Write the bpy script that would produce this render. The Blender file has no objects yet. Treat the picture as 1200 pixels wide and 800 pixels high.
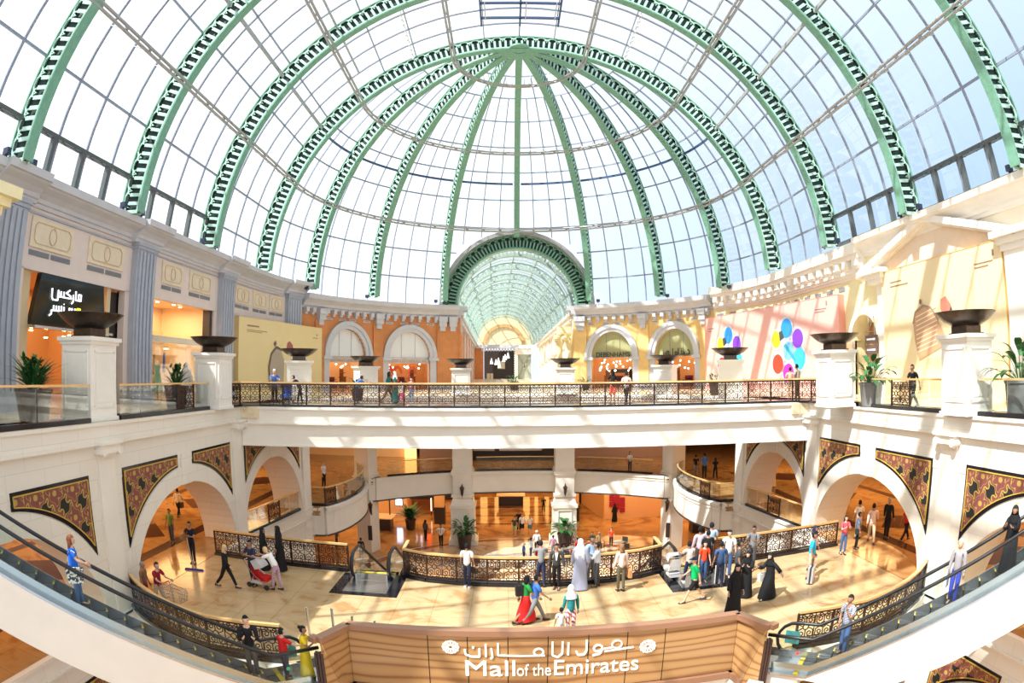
import bpy, bmesh, math, random
from mathutils import Vector, Matrix
PI = math.pi
S, Cs = math.sin, math.cos
R = math.radians
random.seed(7)
scene = bpy.context.scene
col = scene.collection

# ---------------------------------------------------------------- camera, sky, sun, exposure
EYE = 13.2                      # eye height; floors: ground 0, concourse 5.6, top gallery 11.6
cd = bpy.data.cameras.new('camera')
cd.type = 'PANO'
cd.panorama_type = 'FISHEYE_EQUISOLID'
cd.fisheye_lens = 687.0 / 1200.0 * 36.0
cd.fisheye_fov = R(170)
cd.sensor_fit = 'HORIZONTAL'
cd.sensor_width = 36.0
cd.sensor_height = 24.0
cd.clip_end = 2000
cam = bpy.data.objects.new('camera', cd)
col.objects.link(cam)
cam.location = (0, 0, EYE)
_m = Matrix.Rotation(-0.0085, 4, 'Z') @ Matrix.Rotation(PI / 2 + 0.0512, 4, 'X') @ Matrix.Rotation(-0.0046, 4, 'Z')
cam.rotation_euler = _m.to_euler()
scene.camera = cam

w = bpy.data.worlds.new('sky')
scene.world = w
w.use_nodes = True
nt = w.node_tree
nt.nodes.clear()
wo = nt.nodes.new('ShaderNodeOutputWorld')
bg = nt.nodes.new('ShaderNodeBackground')
tc = nt.nodes.new('ShaderNodeTexCoord')
vm = nt.nodes.new('ShaderNodeVectorMath'); vm.operation = 'DOT_PRODUCT'
vm.inputs[1].default_value = Vector((-0.72, -0.25, 0.45)).normalized()
cr = nt.nodes.new('ShaderNodeValToRGB')
cr.color_ramp.elements[0].position = 0.0
cr.color_ramp.elements[0].color = (0.33, 0.49, 0.67, 1)
cr.color_ramp.elements[1].position = 0.62
cr.color_ramp.elements[1].color = (1.0, 1.0, 1.0, 1)
mp = nt.nodes.new('ShaderNodeMapRange')
mp.inputs[1].default_value = -0.75; mp.inputs[2].default_value = 0.75
nt.links.new(tc.outputs['Generated'], vm.inputs[0])
nt.links.new(vm.outputs['Value'], mp.inputs[0])
nt.links.new(mp.outputs[0], cr.inputs[0])
nt.links.new(cr.outputs[0], bg.inputs[0])
bg.inputs[1].default_value = 1.5
nt.links.new(bg.outputs[0], wo.inputs[0])

sd = bpy.data.lights.new('sun', 'SUN')
sd.energy = 8.5
sd.color = (1.0, 0.975, 0.93)
sd.angle = R(0.6)
sun = bpy.data.objects.new('sun', sd)
col.objects.link(sun)
sun.location = (-30, -10, 60)
sun.rotation_euler = Vector((0.65, 0.40, -1.0)).to_track_quat('-Z', 'Y').to_euler()

scene.view_settings.view_transform = 'Standard'
scene.view_settings.look = 'None'
scene.view_settings.gamma = 1.0
scene.view_settings.use_curve_mapping = False
scene.view_settings.exposure = 0.0
cy = scene.cycles
cy.max_bounces = 7; cy.diffuse_bounces = 4; cy.glossy_bounces = 3
cy.transmission_bounces = 4; cy.transparent_max_bounces = 24
cy.caustics_reflective = False; cy.caustics_refractive = False
cy.use_denoising = True
cy.sample_clamp_indirect = 6.0

def lamp(name, loc, sx, sy, power, color=(1.0, 0.62, 0.30), rot=(0, 0, 0), label=None):
    l = bpy.data.lights.new(name, 'AREA')
    l.shape = 'RECTANGLE'; l.size = sx; l.size_y = sy; l.energy = power; l.color = color
    o = bpy.data.objects.new(name, l); col.objects.link(o)
    o.location = loc; o.rotation_euler = rot
    return o

# ---------------------------------------------------------------- materials
MATS = {}
def mat(name, c, rough=0.5, metal=0.0, emit=None, es=0.0, spec=0.5):
    if name in MATS: return MATS[name]
    m = bpy.data.materials.new(name); m.use_nodes = True
    b = m.node_tree.nodes['Principled BSDF']
    if len(c) == 3: c = (*c, 1)
    b.inputs['Base Color'].default_value = c
    b.inputs['Roughness'].default_value = rough
    b.inputs['Metallic'].default_value = metal
    b.inputs['Specular IOR Level'].default_value = spec
    if emit:
        b.inputs['Emission Color'].default_value = (*emit, 1); b.inputs['Emission Strength'].default_value = es
    MATS[name] = m
    return m

def noisy(name, c, amt=0.08, scale=3.0, rough=0.6, spec=0.4, metal=0.0, bump=0.0):
    if name in MATS: return MATS[name]
    m = mat(name, c, rough, metal, spec=spec)
    t = m.node_tree; b = t.nodes['Principled BSDF']
    n = t.nodes.new('ShaderNodeTexNoise'); n.inputs['Scale'].default_value = scale; n.inputs['Detail'].default_value = 4
    g = t.nodes.new('ShaderNodeNewGeometry'); t.links.new(g.outputs['Position'], n.inputs['Vector'])
    r = t.nodes.new('ShaderNodeValToRGB')
    r.color_ramp.elements[0].position = 0.3; r.color_ramp.elements[1].position = 0.7
    r.color_ramp.elements[0].color = (*[max(0, q * (1 - amt)) for q in c[:3]], 1)
    r.color_ramp.elements[1].color = (*[min(1, q * (1 + amt)) for q in c[:3]], 1)
    t.links.new(n.outputs['Fac'], r.inputs['Fac']); t.links.new(r.outputs['Color'], b.inputs['Base Color'])
    if bump:
        bp = t.nodes.new('ShaderNodeBump'); bp.inputs['Strength'].default_value = bump
        t.links.new(n.outputs['Fac'], bp.inputs['Height']); t.links.new(bp.outputs['Normal'], b.inputs['Normal'])
    return m

def blocks(name, c, joint, bw=1.6, bh=0.62, mortar=0.008, rough=0.6):
    """cut stone in courses: joint lines by world position, running along y (and x)"""
    m = mat(name, c, rough, spec=0.3)
    t = m.node_tree; b = t.nodes['Principled BSDF']
    g = t.nodes.new('ShaderNodeNewGeometry')
    sx = t.nodes.new('ShaderNodeSeparateXYZ'); t.links.new(g.outputs['Position'], sx.inputs[0])
    ad = t.nodes.new('ShaderNodeMath'); ad.operation = 'ADD'
    t.links.new(sx.outputs['X'], ad.inputs[0]); t.links.new(sx.outputs['Y'], ad.inputs[1])
    cx = t.nodes.new('ShaderNodeCombineXYZ'); t.links.new(ad.outputs[0], cx.inputs['X']); t.links.new(sx.outputs['Z'], cx.inputs['Y'])
    br = t.nodes.new('ShaderNodeTexBrick')
    br.inputs['Scale'].default_value = 1.0; br.inputs['Mortar Size'].default_value = mortar
    br.inputs['Brick Width'].default_value = bw; br.inputs['Row Height'].default_value = bh
    br.inputs['Color1'].default_value = (*c, 1); br.inputs['Color2'].default_value = (*[q * 0.97 for q in c], 1)
    br.inputs['Mortar'].default_value = (*joint, 1)
    t.links.new(cx.outputs[0], br.inputs['Vector']); t.links.new(br.outputs['Color'], b.inputs['Base Color'])
    return m

def marble(name, c1, c2, c3, tile=1.2, rough=0.12, scale=0.9):
    m = mat(name, c1, rough, spec=0.5)
    t = m.node_tree; b = t.nodes['Principled BSDF']
    g = t.nodes.new('ShaderNodeNewGeometry')
    n = t.nodes.new('ShaderNodeTexNoise'); n.inputs['Scale'].default_value = scale; n.inputs['Detail'].default_value = 8; n.inputs['Distortion'].default_value = 1.4
    t.links.new(g.outputs['Position'], n.inputs['Vector'])
    r = t.nodes.new('ShaderNodeValToRGB'); e = r.color_ramp.elements
    e[0].position = 0.36; e[0].color = (*c2, 1); e[1].position = 0.62; e[1].color = (*c1, 1)
    k = e.new(0.47); k.color = (*c3, 1)
    t.links.new(n.outputs['Fac'], r.inputs['Fac'])
    br = t.nodes.new('ShaderNodeTexBrick'); br.offset = 0.0
    br.inputs['Scale'].default_value = 1.0; br.inputs['Mortar Size'].default_value = 0.012
    br.inputs['Brick Width'].default_value = tile; br.inputs['Row Height'].default_value = tile
    br.inputs['Color1'].default_value = (1, 1, 1, 1); br.inputs['Color2'].default_value = (0.93, 0.93, 0.93, 1)
    br.inputs['Mortar'].default_value = (0.72, 0.68, 0.6, 1)
    t.links.new(g.outputs['Position'], br.inputs['Vector'])
    mx = t.nodes.new('ShaderNodeMix'); mx.data_type = 'RGBA'; mx.blend_type = 'MULTIPLY'; mx.inputs['Factor'].default_value = 1.0
    t.links.new(r.outputs['Color'], mx.inputs['A']); t.links.new(br.outputs['Color'], mx.inputs['B'])
    t.links.new(mx.outputs['Result'], b.inputs['Base Color'])
    return m

def glass(name, tint=(0.93, 0.97, 0.97), refl=0.5):
    m = bpy.data.materials.new(name); m.use_nodes = True
    t = m.node_tree; t.nodes.clear()
    o = t.nodes.new('ShaderNodeOutputMaterial'); tr = t.nodes.new('ShaderNodeBsdfTransparent'); gl = t.nodes.new('ShaderNodeBsdfGlossy')
    mx = t.nodes.new('ShaderNodeMixShader'); fr = t.nodes.new('ShaderNodeFresnel'); mu = t.nodes.new('ShaderNodeMath'); mu.operation = 'MULTIPLY'
    tr.inputs[0].default_value = (*tint, 1); gl.inputs['Roughness'].default_value = 0.02; fr.inputs[0].default_value = 1.45
    mu.inputs[1].default_value = refl
    t.links.new(fr.outputs[0], mu.inputs[0]); t.links.new(mu.outputs[0], mx.inputs[0])
    t.links.new(tr.outputs[0], mx.inputs[1]); t.links.new(gl.outputs[0], mx.inputs[2]); t.links.new(mx.outputs[0], o.inputs[0])
    MATS[name] = m
    return m

def damask(name):
    m = mat(name, (0.3, 0.1, 0.1), 0.55, spec=0.3)
    t = m.node_tree; b = t.nodes['Principled BSDF']; L = t.links
    uv = t.nodes.new('ShaderNodeUVMap'); sp = t.nodes.new('ShaderNodeSeparateXYZ'); L.new(uv.outputs[0], sp.inputs[0])
    def M(op, a, b_=None, c_=None):
        n = t.nodes.new('ShaderNodeMath'); n.operation = op
        for i, q in enumerate((a, b_, c_)):
            if q is None: continue
            if isinstance(q, (int, float)): n.inputs[i].default_value = q
            else: L.new(q, n.inputs[i])
        return n.outputs[0]
    U = M('MULTIPLY', sp.outputs['X'], 2 * PI / .82); V = M('MULTIPLY', sp.outputs['Y'], 2 * PI / .82)
    g = M('ADD', M('COSINE', U), M('COSINE', V))
    wob = M('MULTIPLY', M('SINE', M('MULTIPLY', U, 2.0)), M('SINE', M('MULTIPLY', V, 2.0)))
    g2 = M('ADD', g, M('MULTIPLY', wob, 0.75))
    c1 = M('LESS_THAN', M('ABSOLUTE', M('ADD', g2, 0.75)), 0.16)
    c2 = M('LESS_THAN', M('ABSOLUTE', M('ADD', g2, -0.35)), 0.09)
    sA = M('MULTIPLY', M('COSINE', M('MULTIPLY', U, 0.5)), M('COSINE', M('MULTIPLY', V, 0.5)))
    c3 = M('GREATER_THAN', M('ABSOLUTE', sA), 0.95)
    h = M('MULTIPLY', M('SINE', M('MULTIPLY', U, 3.0)), M('COSINE', M('MULTIPLY', V, 1.0)))
    c4 = M('MULTIPLY', M('GREATER_THAN', h, 0.86), M('GREATER_THAN', g2, -0.5))
    gold = M('MAXIMUM', M('MAXIMUM', c1, c2), M('MAXIMUM', c3, c4))
    band = M('GREATER_THAN', M('COSINE', M('ADD', M('MULTIPLY', V, 0.25), 0.9)), -0.1)
    dark = M('MULTIPLY', M('LESS_THAN', g2, -0.75), band)
    m1 = t.nodes.new('ShaderNodeMix'); m1.data_type = 'RGBA'
    m1.inputs['A'].default_value = (0.22, 0.07, 0.06, 1); m1.inputs['B'].default_value = (0.02, 0.022, 0.022, 1); L.new(dark, m1.inputs['Factor'])
    m2 = t.nodes.new('ShaderNodeMix'); m2.data_type = 'RGBA'
    L.new(m1.outputs['Result'], m2.inputs['A']); m2.inputs['B'].default_value = (0.46, 0.31, 0.075, 1); L.new(gold, m2.inputs['Factor'])
    L.new(m2.outputs['Result'], b.inputs['Base Color'])
    return m

def wood(name, c1=(0.38, 0.21, 0.085), c2=(0.25, 0.11, 0.045)):
    m = mat(name, c1, 0.22, spec=0.5)
    t = m.node_tree; b = t.nodes['Principled BSDF']; L = t.links
    tcn = t.nodes.new('ShaderNodeTexCoord'); mpn = t.nodes.new('ShaderNodeMapping'); mpn.inputs['Scale'].default_value = (0.35, 1, 1.6)
    L.new(tcn.outputs['Object'], mpn.inputs[0])
    wv = t.nodes.new('ShaderNodeTexWave'); wv.bands_direction = 'Z'; wv.inputs['Scale'].default_value = 0.8; wv.inputs['Distortion'].default_value = 14; wv.inputs['Detail'].default_value = 2; wv.inputs['Detail Scale'].default_value = 0.5
    L.new(mpn.outputs[0], wv.inputs['Vector'])
    r = t.nodes.new('ShaderNodeValToRGB'); e = r.color_ramp.elements
    e[0].position = 0.0; e[0].color = (*c2, 1); e[1].position = 0.22; e[1].color = (*c1, 1)
    k = e.new(0.9); k.color = (c1[0] * 1.12, c1[1] * 1.15, c1[2] * 1.2, 1)
    L.new(wv.outputs['Color'], r.inputs['Fac']); L.new(r.outputs['Color'], b.inputs['Base Color'])
    return m

CREAM = blocks('cream_stone', (0.80, 0.745, 0.66), (0.66, 0.60, 0.52))
CREAM2 = noisy('cream_plaster', (0.82, 0.77, 0.69), 0.03, 1.2, 0.6)
WHITE = noisy('white_stone', (0.82, 0.79, 0.73), 0.03, 1.5, 0.6, spec=0.25)
GREYST = noisy('grey_painted_stone', (0.42, 0.45, 0.52), 0.05, 2.0, 0.6)
GREYLT = noisy('pale_grey_moulding', (0.58, 0.585, 0.63), 0.04, 2.0, 0.55)
PINKW = noisy('pale_pink_plaster', (0.78, 0.66, 0.60), 0.03, 1.5, 0.7)
PANEL = noisy('cream_relief_panel', (0.80, 0.68, 0.50), 0.05, 3.0, 0.6)
ORANGE = noisy('orange_render', (0.62, 0.25, 0.09), 0.10, 1.5, 0.75)
YELLOW = noisy('yellow_render', (0.82, 0.55, 0.22), 0.08, 1.5, 0.75)
RCREAM = noisy('warm_cream_render', (0.90, 0.80, 0.64), 0.04, 1.5, 0.65)
RYEL = noisy('pale_yellow_render', (0.92, 0.82, 0.50), 0.05, 1.5, 0.7)
TRIMC = noisy('warm_white_trim', (0.90, 0.84, 0.76), 0.03, 1.5, 0.6)
GREEN = noisy('green_steel', (0.20, 0.42, 0.30), 0.10, 5.0, 0.35, metal=0.1)
GREENSUN = noisy('sunlit_green_steel', (0.50, 0.74, 0.63), 0.08, 5.0, 0.35)  # paler than the flange green: sunlight painted into the lattice colour
GREENSHADE = mat('dark_green_steel', (0.012, 0.03, 0.025), 0.6)  # near-black tone standing in for the shade inside the hollow ribs
STEEL = noisy('grey_steel_beam', (0.42, 0.42, 0.42), 0.06, 4.0, 0.4, metal=0.3)
BAR = mat('blue_grey_glazing_bar', (0.30, 0.33, 0.42), 0.4, 0.2)
ROOFGL = glass('roof_glass', (0.93, 0.97, 0.985), 0.10)
RAILGL = glass('balustrade_glass', (0.955, 0.985, 0.972), 0.45)
SHOPGL = glass('shop_glass', (0.92, 0.95, 0.95), 0.6)
IRON = mat('bronzed_wrought_iron', (0.075, 0.042, 0.030), 0.38, 0.7)
BRONZE = noisy('dark_bronze', (0.09, 0.065, 0.052), 0.2, 6.0, 0.3, metal=0.8)
BRASS = mat('gold_handrail', (0.80, 0.52, 0.22), 0.25, 0.25)
BLACK = mat('black_granite', (0.012, 0.012, 0.016), 0.12)
RUBBER = mat('black_rubber', (0.012, 0.012, 0.013), 0.35)
CHROME = mat('brushed_steel', (0.55, 0.56, 0.58), 0.22, 0.9)
FL2 = marble('concourse_marble', (0.56, 0.41, 0.23), (0.43, 0.25, 0.11), (0.52, 0.365, 0.195), 1.2, 0.16)
FLO = marble('orange_polished_marble', (0.44, 0.25, 0.10), (0.30, 0.14, 0.05), (0.40, 0.22, 0.085), 1.2, 0.10)
FL1 = marble('ground_floor_marble', (0.50, 0.29, 0.12), (0.26, 0.12, 0.05), (0.42, 0.23, 0.09), 1.6, 0.10, 0.35)
FL3 = marble('gallery_floor_marble', (0.80, 0.68, 0.48), (0.66, 0.47, 0.27), (0.76, 0.62, 0.42), 1.2, 0.2)
DAM = damask('mosaic_damask')
WOOD = wood('veined_wood')
WOODRIM = mat('red_brown_wood_rim', (0.30, 0.155, 0.09), 0.3)
SIGNW = mat('white_sign_letters', (0.92, 0.90, 0.84), 0.4, emit=(1, 0.96, 0.85), es=0.25)
WARM = mat('warm_shop_wall', (0.78, 0.48, 0.24), 0.6)
WARM2 = mat('warm_light_shop_wall', (0.92, 0.70, 0.45), 0.6)
DARKW = mat('dark_shop_wall', (0.03, 0.022, 0.02), 0.5)
BULB = mat('warm_lit_bulb', (1, 0.8, 0.5), 0.5, emit=(1.0, 0.70, 0.36), es=14)
BULBW = mat('white_lit_bulb', (1, 0.9, 0.8), 0.5, emit=(1.0, 0.9, 0.75), es=9)
LEAF = noisy('dark_green_leaf', (0.035, 0.13, 0.035), 0.35, 14, 0.35)
SOIL = mat('potting_soil', (0.05, 0.03, 0.02), 0.9)
POT = noisy('grey_planter', (0.22, 0.22, 0.22), 0.08, 6, 0.5)
POTB = mat('dark_brown_planter', (0.045, 0.028, 0.024), 0.4)

# ---------------------------------------------------------------- mesh helpers
class MB:
    def __init__(s): s.v = []; s.f = []; s.m = []; s.u = []; s.anyuv = False
    def face(s, pts, m=0, uv=None):
        i = len(s.v); s.v += [tuple(p) for p in pts]; s.f.append(tuple(range(i, i + len(pts)))); s.m.append(m)
        s.u.append(uv)
        if uv: s.anyuv = True
    def idx(s, vs, fs, m=0):
        i = len(s.v); s.v += [tuple(p) for p in vs]
        for f in fs: s.f.append(tuple(i + k for k in f)); s.m.append(m); s.u.append(None)
    def hexa(s, p, m=0):
        s.idx(p, [(0, 3, 2, 1), (4, 5, 6, 7), (0, 1, 5, 4), (1, 2, 6, 5), (2, 3, 7, 6), (3, 0, 4, 7)], m)
    def box(s, x0, x1, y0, y1, z0, z1, m=0):
        s.hexa([(x0, y0, z0), (x1, y0, z0), (x1, y1, z0), (x0, y1, z0), (x0, y0, z1), (x1, y0, z1), (x1, y1, z1), (x0, y1, z1)], m)
    def mbox(s, mp, u0, u1, v0, v1, d0, d1, m=0, n=1):
        for k in range(n):
            a = u0 + (u1 - u0) * k / n; b = u0 + (u1 - u0) * (k + 1) / n
            s.hexa([mp(a, v0, d0), mp(b, v0, d0), mp(b, v0, d1), mp(a, v0, d1), mp(a, v1, d0), mp(b, v1, d0), mp(b, v1, d1), mp(a, v1, d1)], m)
    def bar(s, p, q, wd, h, m=0, up=(0, 0, 1)):
        p = Vector(p); q = Vector(q); d = (q - p)
        if d.length < 1e-6: return
        d.normalize(); upv = Vector(up)
        if abs(d.dot(upv)) > 0.98: upv = Vector((1, 0, 0)) if abs(d.x) < 0.9 else Vector((0, 1, 0))
        a = d.cross(upv).normalized() * (wd / 2); b = a.cross(d).normalized() * (h / 2)
        s.hexa([p - a - b, p + a - b, q + a - b, q - a - b, p - a + b, p + a + b, q + a + b, q - a + b], m)
    def tube(s, pts, r, n=6, m=0, cap=True, up=(0, 0, 1)):
        pts = [Vector(p) for p in pts]; N = len(pts); i0 = len(s.v)
        rr = r if isinstance(r, (list, tuple)) else [r] * N
        for k, p in enumerate(pts):
            t = (pts[min(k + 1, N - 1)] - pts[max(k - 1, 0)]).normalized(); u = Vector(up)
            if abs(t.dot(u)) > 0.97: u = Vector((0, 1, 0)) if abs(t.y) < 0.9 else Vector((1, 0, 0))
            a = t.cross(u).normalized(); b = t.cross(a).normalized()
            for j in range(n):
                an = 2 * PI * (j + 0.5) / n
                s.v.append(tuple(p + (a * Cs(an) + b * S(an)) * rr[k]))
        for k in range(N - 1):
            for j in range(n):
                s.f.append((i0 + k * n + j, i0 + k * n + (j + 1) % n, i0 + (k + 1) * n + (j + 1) % n, i0 + (k + 1) * n + j)); s.m.append(m); s.u.append(None)
        if cap:
            s.f.append(tuple(i0 + j for j in range(n))[::-1]); s.m.append(m); s.u.append(None)
            s.f.append(tuple(i0 + (N - 1) * n + j for j in range(n))); s.m.append(m); s.u.append(None)
    def lathe(s, prof, c=(0, 0, 0), n=16, m=0, sx=1, sy=1, cap=True, rot=0):
        i0 = len(s.v)
        for (r, z) in prof:
            for j in range(n):
                an = 2 * PI * j / n + rot; s.v.append((c[0] + r * Cs(an) * sx, c[1] + r * S(an) * sy, c[2] + z))
        for k in range(len(prof) - 1):
            for j in range(n):
                s.f.append((i0 + k * n + j, i0 + k * n + (j + 1) % n, i0 + (k + 1) * n + (j + 1) % n, i0 + (k + 1) * n + j)); s.m.append(m); s.u.append(None)
        if cap:
            s.f.append(tuple(i0 + j for j in range(n))[::-1]); s.m.append(m); s.u.append(None)
            k = len(prof) - 1
            s.f.append(tuple(i0 + k * n + j for j in range(n))); s.m.append(m); s.u.append(None)
    def strips(s, us, lo, hi, d0, d1, mp, m=0):
        """solid wall: for every interval of us, quads from lo(u) to hi(u), thick from d0 to d1"""
        for a, b in zip(us[:-1], us[1:]):
            if callable(lo): la, lb = lo(a + 1e-6), lo(b - 1e-6)
            else: la = lb = lo
            if callable(hi): ha, hb = hi(a + 1e-6), hi(b - 1e-6)
            else: ha = hb = hi
            if ha - la < 1e-4 and hb - lb < 1e-4: continue
            P = lambda u, v, d: mp(u, v, d)
            s.face([P(a, la, d0), P(b, lb, d0), P(b, hb, d0), P(a, ha, d0)], m, [(a, la), (b, lb), (b, hb), (a, ha)])
            s.face([P(b, lb, d1), P(a, la, d1), P(a, ha, d1), P(b, hb, d1)], m, [(b, lb), (a, la), (a, ha), (b, hb)])
            s.face([P(a, la, d1), P(b, lb, d1), P(b, lb, d0), P(a, la, d0)], m, [(a, d1), (b, d1), (b, d0), (a, d0)])
            s.face([P(a, ha, d0), P(b, hb, d0), P(b, hb, d1), P(a, ha, d1)], m, [(a, d0), (b, d0), (b, d1), (a, d1)])
        for u, sg in ((us[0], 1), (us[-1], -1)):
            e = 1e-6 * sg; l = lo(u + e) if callable(lo) else lo; h = hi(u + e) if callable(hi) else hi
            if h - l > 1e-4:
                s.face([mp(u, l, d0), mp(u, h, d0), mp(u, h, d1), mp(u, l, d1)], m)
    def jamb(s, u, l, h, d0, d1, mp, m=0):
        s.face([mp(u, l, d0), mp(u, h, d0), mp(u, h, d1), mp(u, l, d1)], m)
    def ring(s, uc, vc, a0, b0, a1, b1, t0, t1, d0, d1, mp, n=20, m=0):
        """arch band between two ellipses, extruded from d0 to d1"""
        for k in range(n):
            p = t0 + (t1 - t0) * k / n; q = t0 + (t1 - t0) * (k + 1) / n
            f = lambda t, a, b: (uc + a * Cs(t), vc + b * S(t))
            A, B, C_, D = f(p, a0, b0), f(q, a0, b0), f(q, a1, b1), f(p, a1, b1)
            s.hexa([mp(*A, d0), mp(*B, d0), mp(*C_, d0), mp(*D, d0), mp(*A, d1), mp(*B, d1), mp(*C_, d1), mp(*D, d1)], m)
    def pieces(s):
        """one MB per connected piece"""
        par = list(range(len(s.v)))
        def find(i):
            while par[i] != i: par[i] = par[par[i]]; i = par[i]
            return i
        for f in s.f:
            for k in f[1:]: par[find(k)] = find(f[0])
        out = {}
        for f, m, u in zip(s.f, s.m, s.u):
            b = out.setdefault(find(f[0]), (MB(), {})); mb, mp_ = b
            for k in f:
                if k not in mp_: mp_[k] = len(mb.v); mb.v.append(s.v[k])
            mb.f.append(tuple(mp_[k] for k in f)); mb.m.append(m); mb.u.append(u)
        return [b[0] for b in out.values()]
    def build_each(s, name, mats, parent=None, smooth=False):
        return [p.build(name, mats, parent, smooth) for p in s.pieces()]
    def sweep(s, mp, us, prof, m=0):
        """moulding: profile of (v, d) points swept along u, closed at both ends"""
        for a, c in zip(us[:-1], us[1:]):
            for (v0, d0), (v1, d1) in zip(prof[:-1], prof[1:]): s.face([mp(a, v0, d0), mp(c, v0, d0), mp(c, v1, d1), mp(a, v1, d1)], m)
        for u in (us[0], us[-1]): s.face([mp(u, v, d) for v, d in prof], m)
    def mesh(s, name):
        me = bpy.data.meshes.new(name); me.from_pydata(s.v, [], s.f); me.update()
        me.polygons.foreach_set('material_index', s.m)
        if s.anyuv:
            L = me.uv_layers.new(name='UVMap'); k = 0
            for f, u in zip(s.f, s.u):
                for j in range(len(f)):
                    if u: L.data[k].uv = u[j]
                    k += 1
        return me
    def build(s, name, mats, parent=None, smooth=False, loc=None):
        me = s.mesh(name)
        for m_ in (mats if isinstance(mats, (list, tuple)) else [mats]): me.materials.append(m_)
        if smooth: me.polygons.foreach_set('use_smooth', [True] * len(me.polygons))
        bm = bmesh.new(); bm.from_mesh(me); bmesh.ops.remove_doubles(bm, verts=bm.verts, dist=1e-4); bmesh.ops.recalc_face_normals(bm, faces=bm.faces); bm.to_mesh(me); bm.free()
        o = bpy.data.objects.new(name, me); col.objects.link(o)
        if parent: o.parent = parent
        if loc: o.location = loc
        return o

def empty(name, loc=(0, 0, 0), rz=0.0, label=None, cat=None, group=None):
    o = bpy.data.objects.new(name, None); col.objects.link(o); o.empty_display_size = 0.2
    o.location = loc; o.rotation_euler = (0, 0, rz)
    return tag(o, label, cat, group)
def tag(o, label=None, cat=None, group=None, kind=None):
    if label: o['label'] = label
    if cat: o['category'] = cat
    if group: o['group'] = group
    if kind: o['kind'] = kind
    return o
def struct(o):
    n = o.name.split('.')[0]
    if n.startswith('ceiling'): n = 'ceiling'
    elif n.startswith('floor'): n = 'floor'
    elif n.startswith('wall'): n = 'wall_left' if 'left' in n else 'wall_right' if 'right' in n else 'wall_back'
    elif n.startswith('window_frame'): n = 'window_' + n.split('_')[-1]
    if n != o.name: o.name = n
    o['kind'] = 'structure'; return o
def copy_tree(o, parent=None):
    c = o.copy(); col.objects.link(c)
    if parent: c.parent = parent
    for ch in list(o.children): copy_tree(ch, c)
    return c
def frange(a, b, n): return [a + (b - a) * k / n for k in range(n + 1)]

CX, HW = 0.92, 12.93            # centre line of the hall, half width between the arcade faces
L1, L2, L3 = 0.0, 5.6, 11.6
def side(s): return lambda u, v, d: (CX + s * (HW + d), u, v)
ID = lambda u, v, d: (u, d, v)  # wall facing -y at depth d
# ================================================================ THE SHELL
def hw(u):
    if u <= 23.6: return HW
    return HW - 0.13 * (min(u, 30.9) - 23.6)
def arc_side(s): return lambda u, v, d: (CX + s * (hw(u) + d), u, v)

BAYS = [(-0.7, 4.0), (9.15, 4.0), (19.05, 4.0), (26.95, 2.9)]
def ell(u, c, a, b):
    t = 1 - ((u - c) / a) ** 2
    return b * math.sqrt(t) if t > 0 else 0.0

def arcade(s, zb, ht, nm, mtl, has_low):
    """wall of stilted arches standing on floor height zb, ht high, face towards the hall at d = 0"""
    mp = arc_side(s); b = MB()
    k = ht / 6.0
    def lo(u):
        for c, a in BAYS:
            if abs(u - c) < a: return zb + ell(u, c, a, 3.35 * k) + 0.02
        return zb
    us = [-5.0, 23.6]
    for c, a in BAYS:
        us += [c - a * Cs(PI * j / 28) for j in range(29)]
    us.append(30.75)
    us = sorted(set([round(x, 5) for x in us]))
    top = zb + ht - 1.8
    b.strips(us, lo, top, 0.0, 1.7, mp)
    # fascia of the slab above, with two mouldings
    fu = frange(-5, 23.6, 9) + frange(23.6, 30.75, 6)[1:]
    b.strips(fu, top, zb + ht, -0.02, 1.7, mp)
    b.strips(fu, zb + ht - 0.62, zb + ht - 0.02, -0.14, 0.0, mp)
    b.strips(fu, zb + ht - 0.10, zb + ht - 0.01, -0.20, 0.0, mp)
    b.strips(fu, zb + ht - 0.66, zb + ht - 0.56, -0.19, 0.0, mp)
    o = b.build(nm, mtl); struct(o)
    # jamb inner faces come with the strips; archivolts and keystones
    t = MB()
    for c, a in BAYS[1:]:
        t.ring(c, zb, a + 0.02, 3.35 * k + 0.02, a + 0.62 * (a / 4), 3.35 * k + 0.66 * k, 0.03, PI - 0.03, -0.05, 0.02, mp, 26)
        t.mbox(mp, c - 0.35, c + 0.35, zb + 3.35 * k, zb + 4.5 * k, -0.10, 0.02)
    struct(t.build('trim_' + str(TR()), mtl))
    return o
_tr = [0]
def TR():
    _tr[0] += 1; return _tr[0]

arcade(-1, L2, 6.0, 'wall_left', CREAM, True)
arcade(1, L2, 6.0, 'wall_right', CREAM, True)
arcade(-1, L1, 5.6, 'wall_left_lower', CREAM, True)
arcade(1, L1, 5.6, 'wall_right_lower', CREAM, True)

# pilasters with scrolled capitals on both arcades
for s in (-1, 1):
    mp = arc_side(s)
    for u in (4.25, 14.05, 23.64, 30.45):
        t = MB()
        wd = 0.42
        t.mbox(mp, u - wd, u + wd, L1, 10.75, -0.10, 0.05)
        t.mbox(mp, u - wd - .06, u + wd + .06, L2 - 0.35, L2 + 0.0, -0.2, 0.05)
        t.mbox(mp, u - wd - .06, u + wd + .06, L2 - 1.1, L2 - 1.0, -0.2, 0.05)
        if u < 30:
            t.mbox(mp, u - .55, u + .55, 10.95, 11.05, -0.42, 0.05)
            t.mbox(mp, u - .48, u + .48, 10.68, 10.95, -0.34, 0.05)
            for q in (-.42, .42):
                t.tube([mp(u + q, 10.75, -.02), mp(u + q, 10.75, -.40)], .13, 8)
            t.mbox(mp, u - .36, u + .36, 10.55, 10.70, -0.22, 0.05)
        struct(t.build('trim_%d' % TR(), CREAM2))

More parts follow.
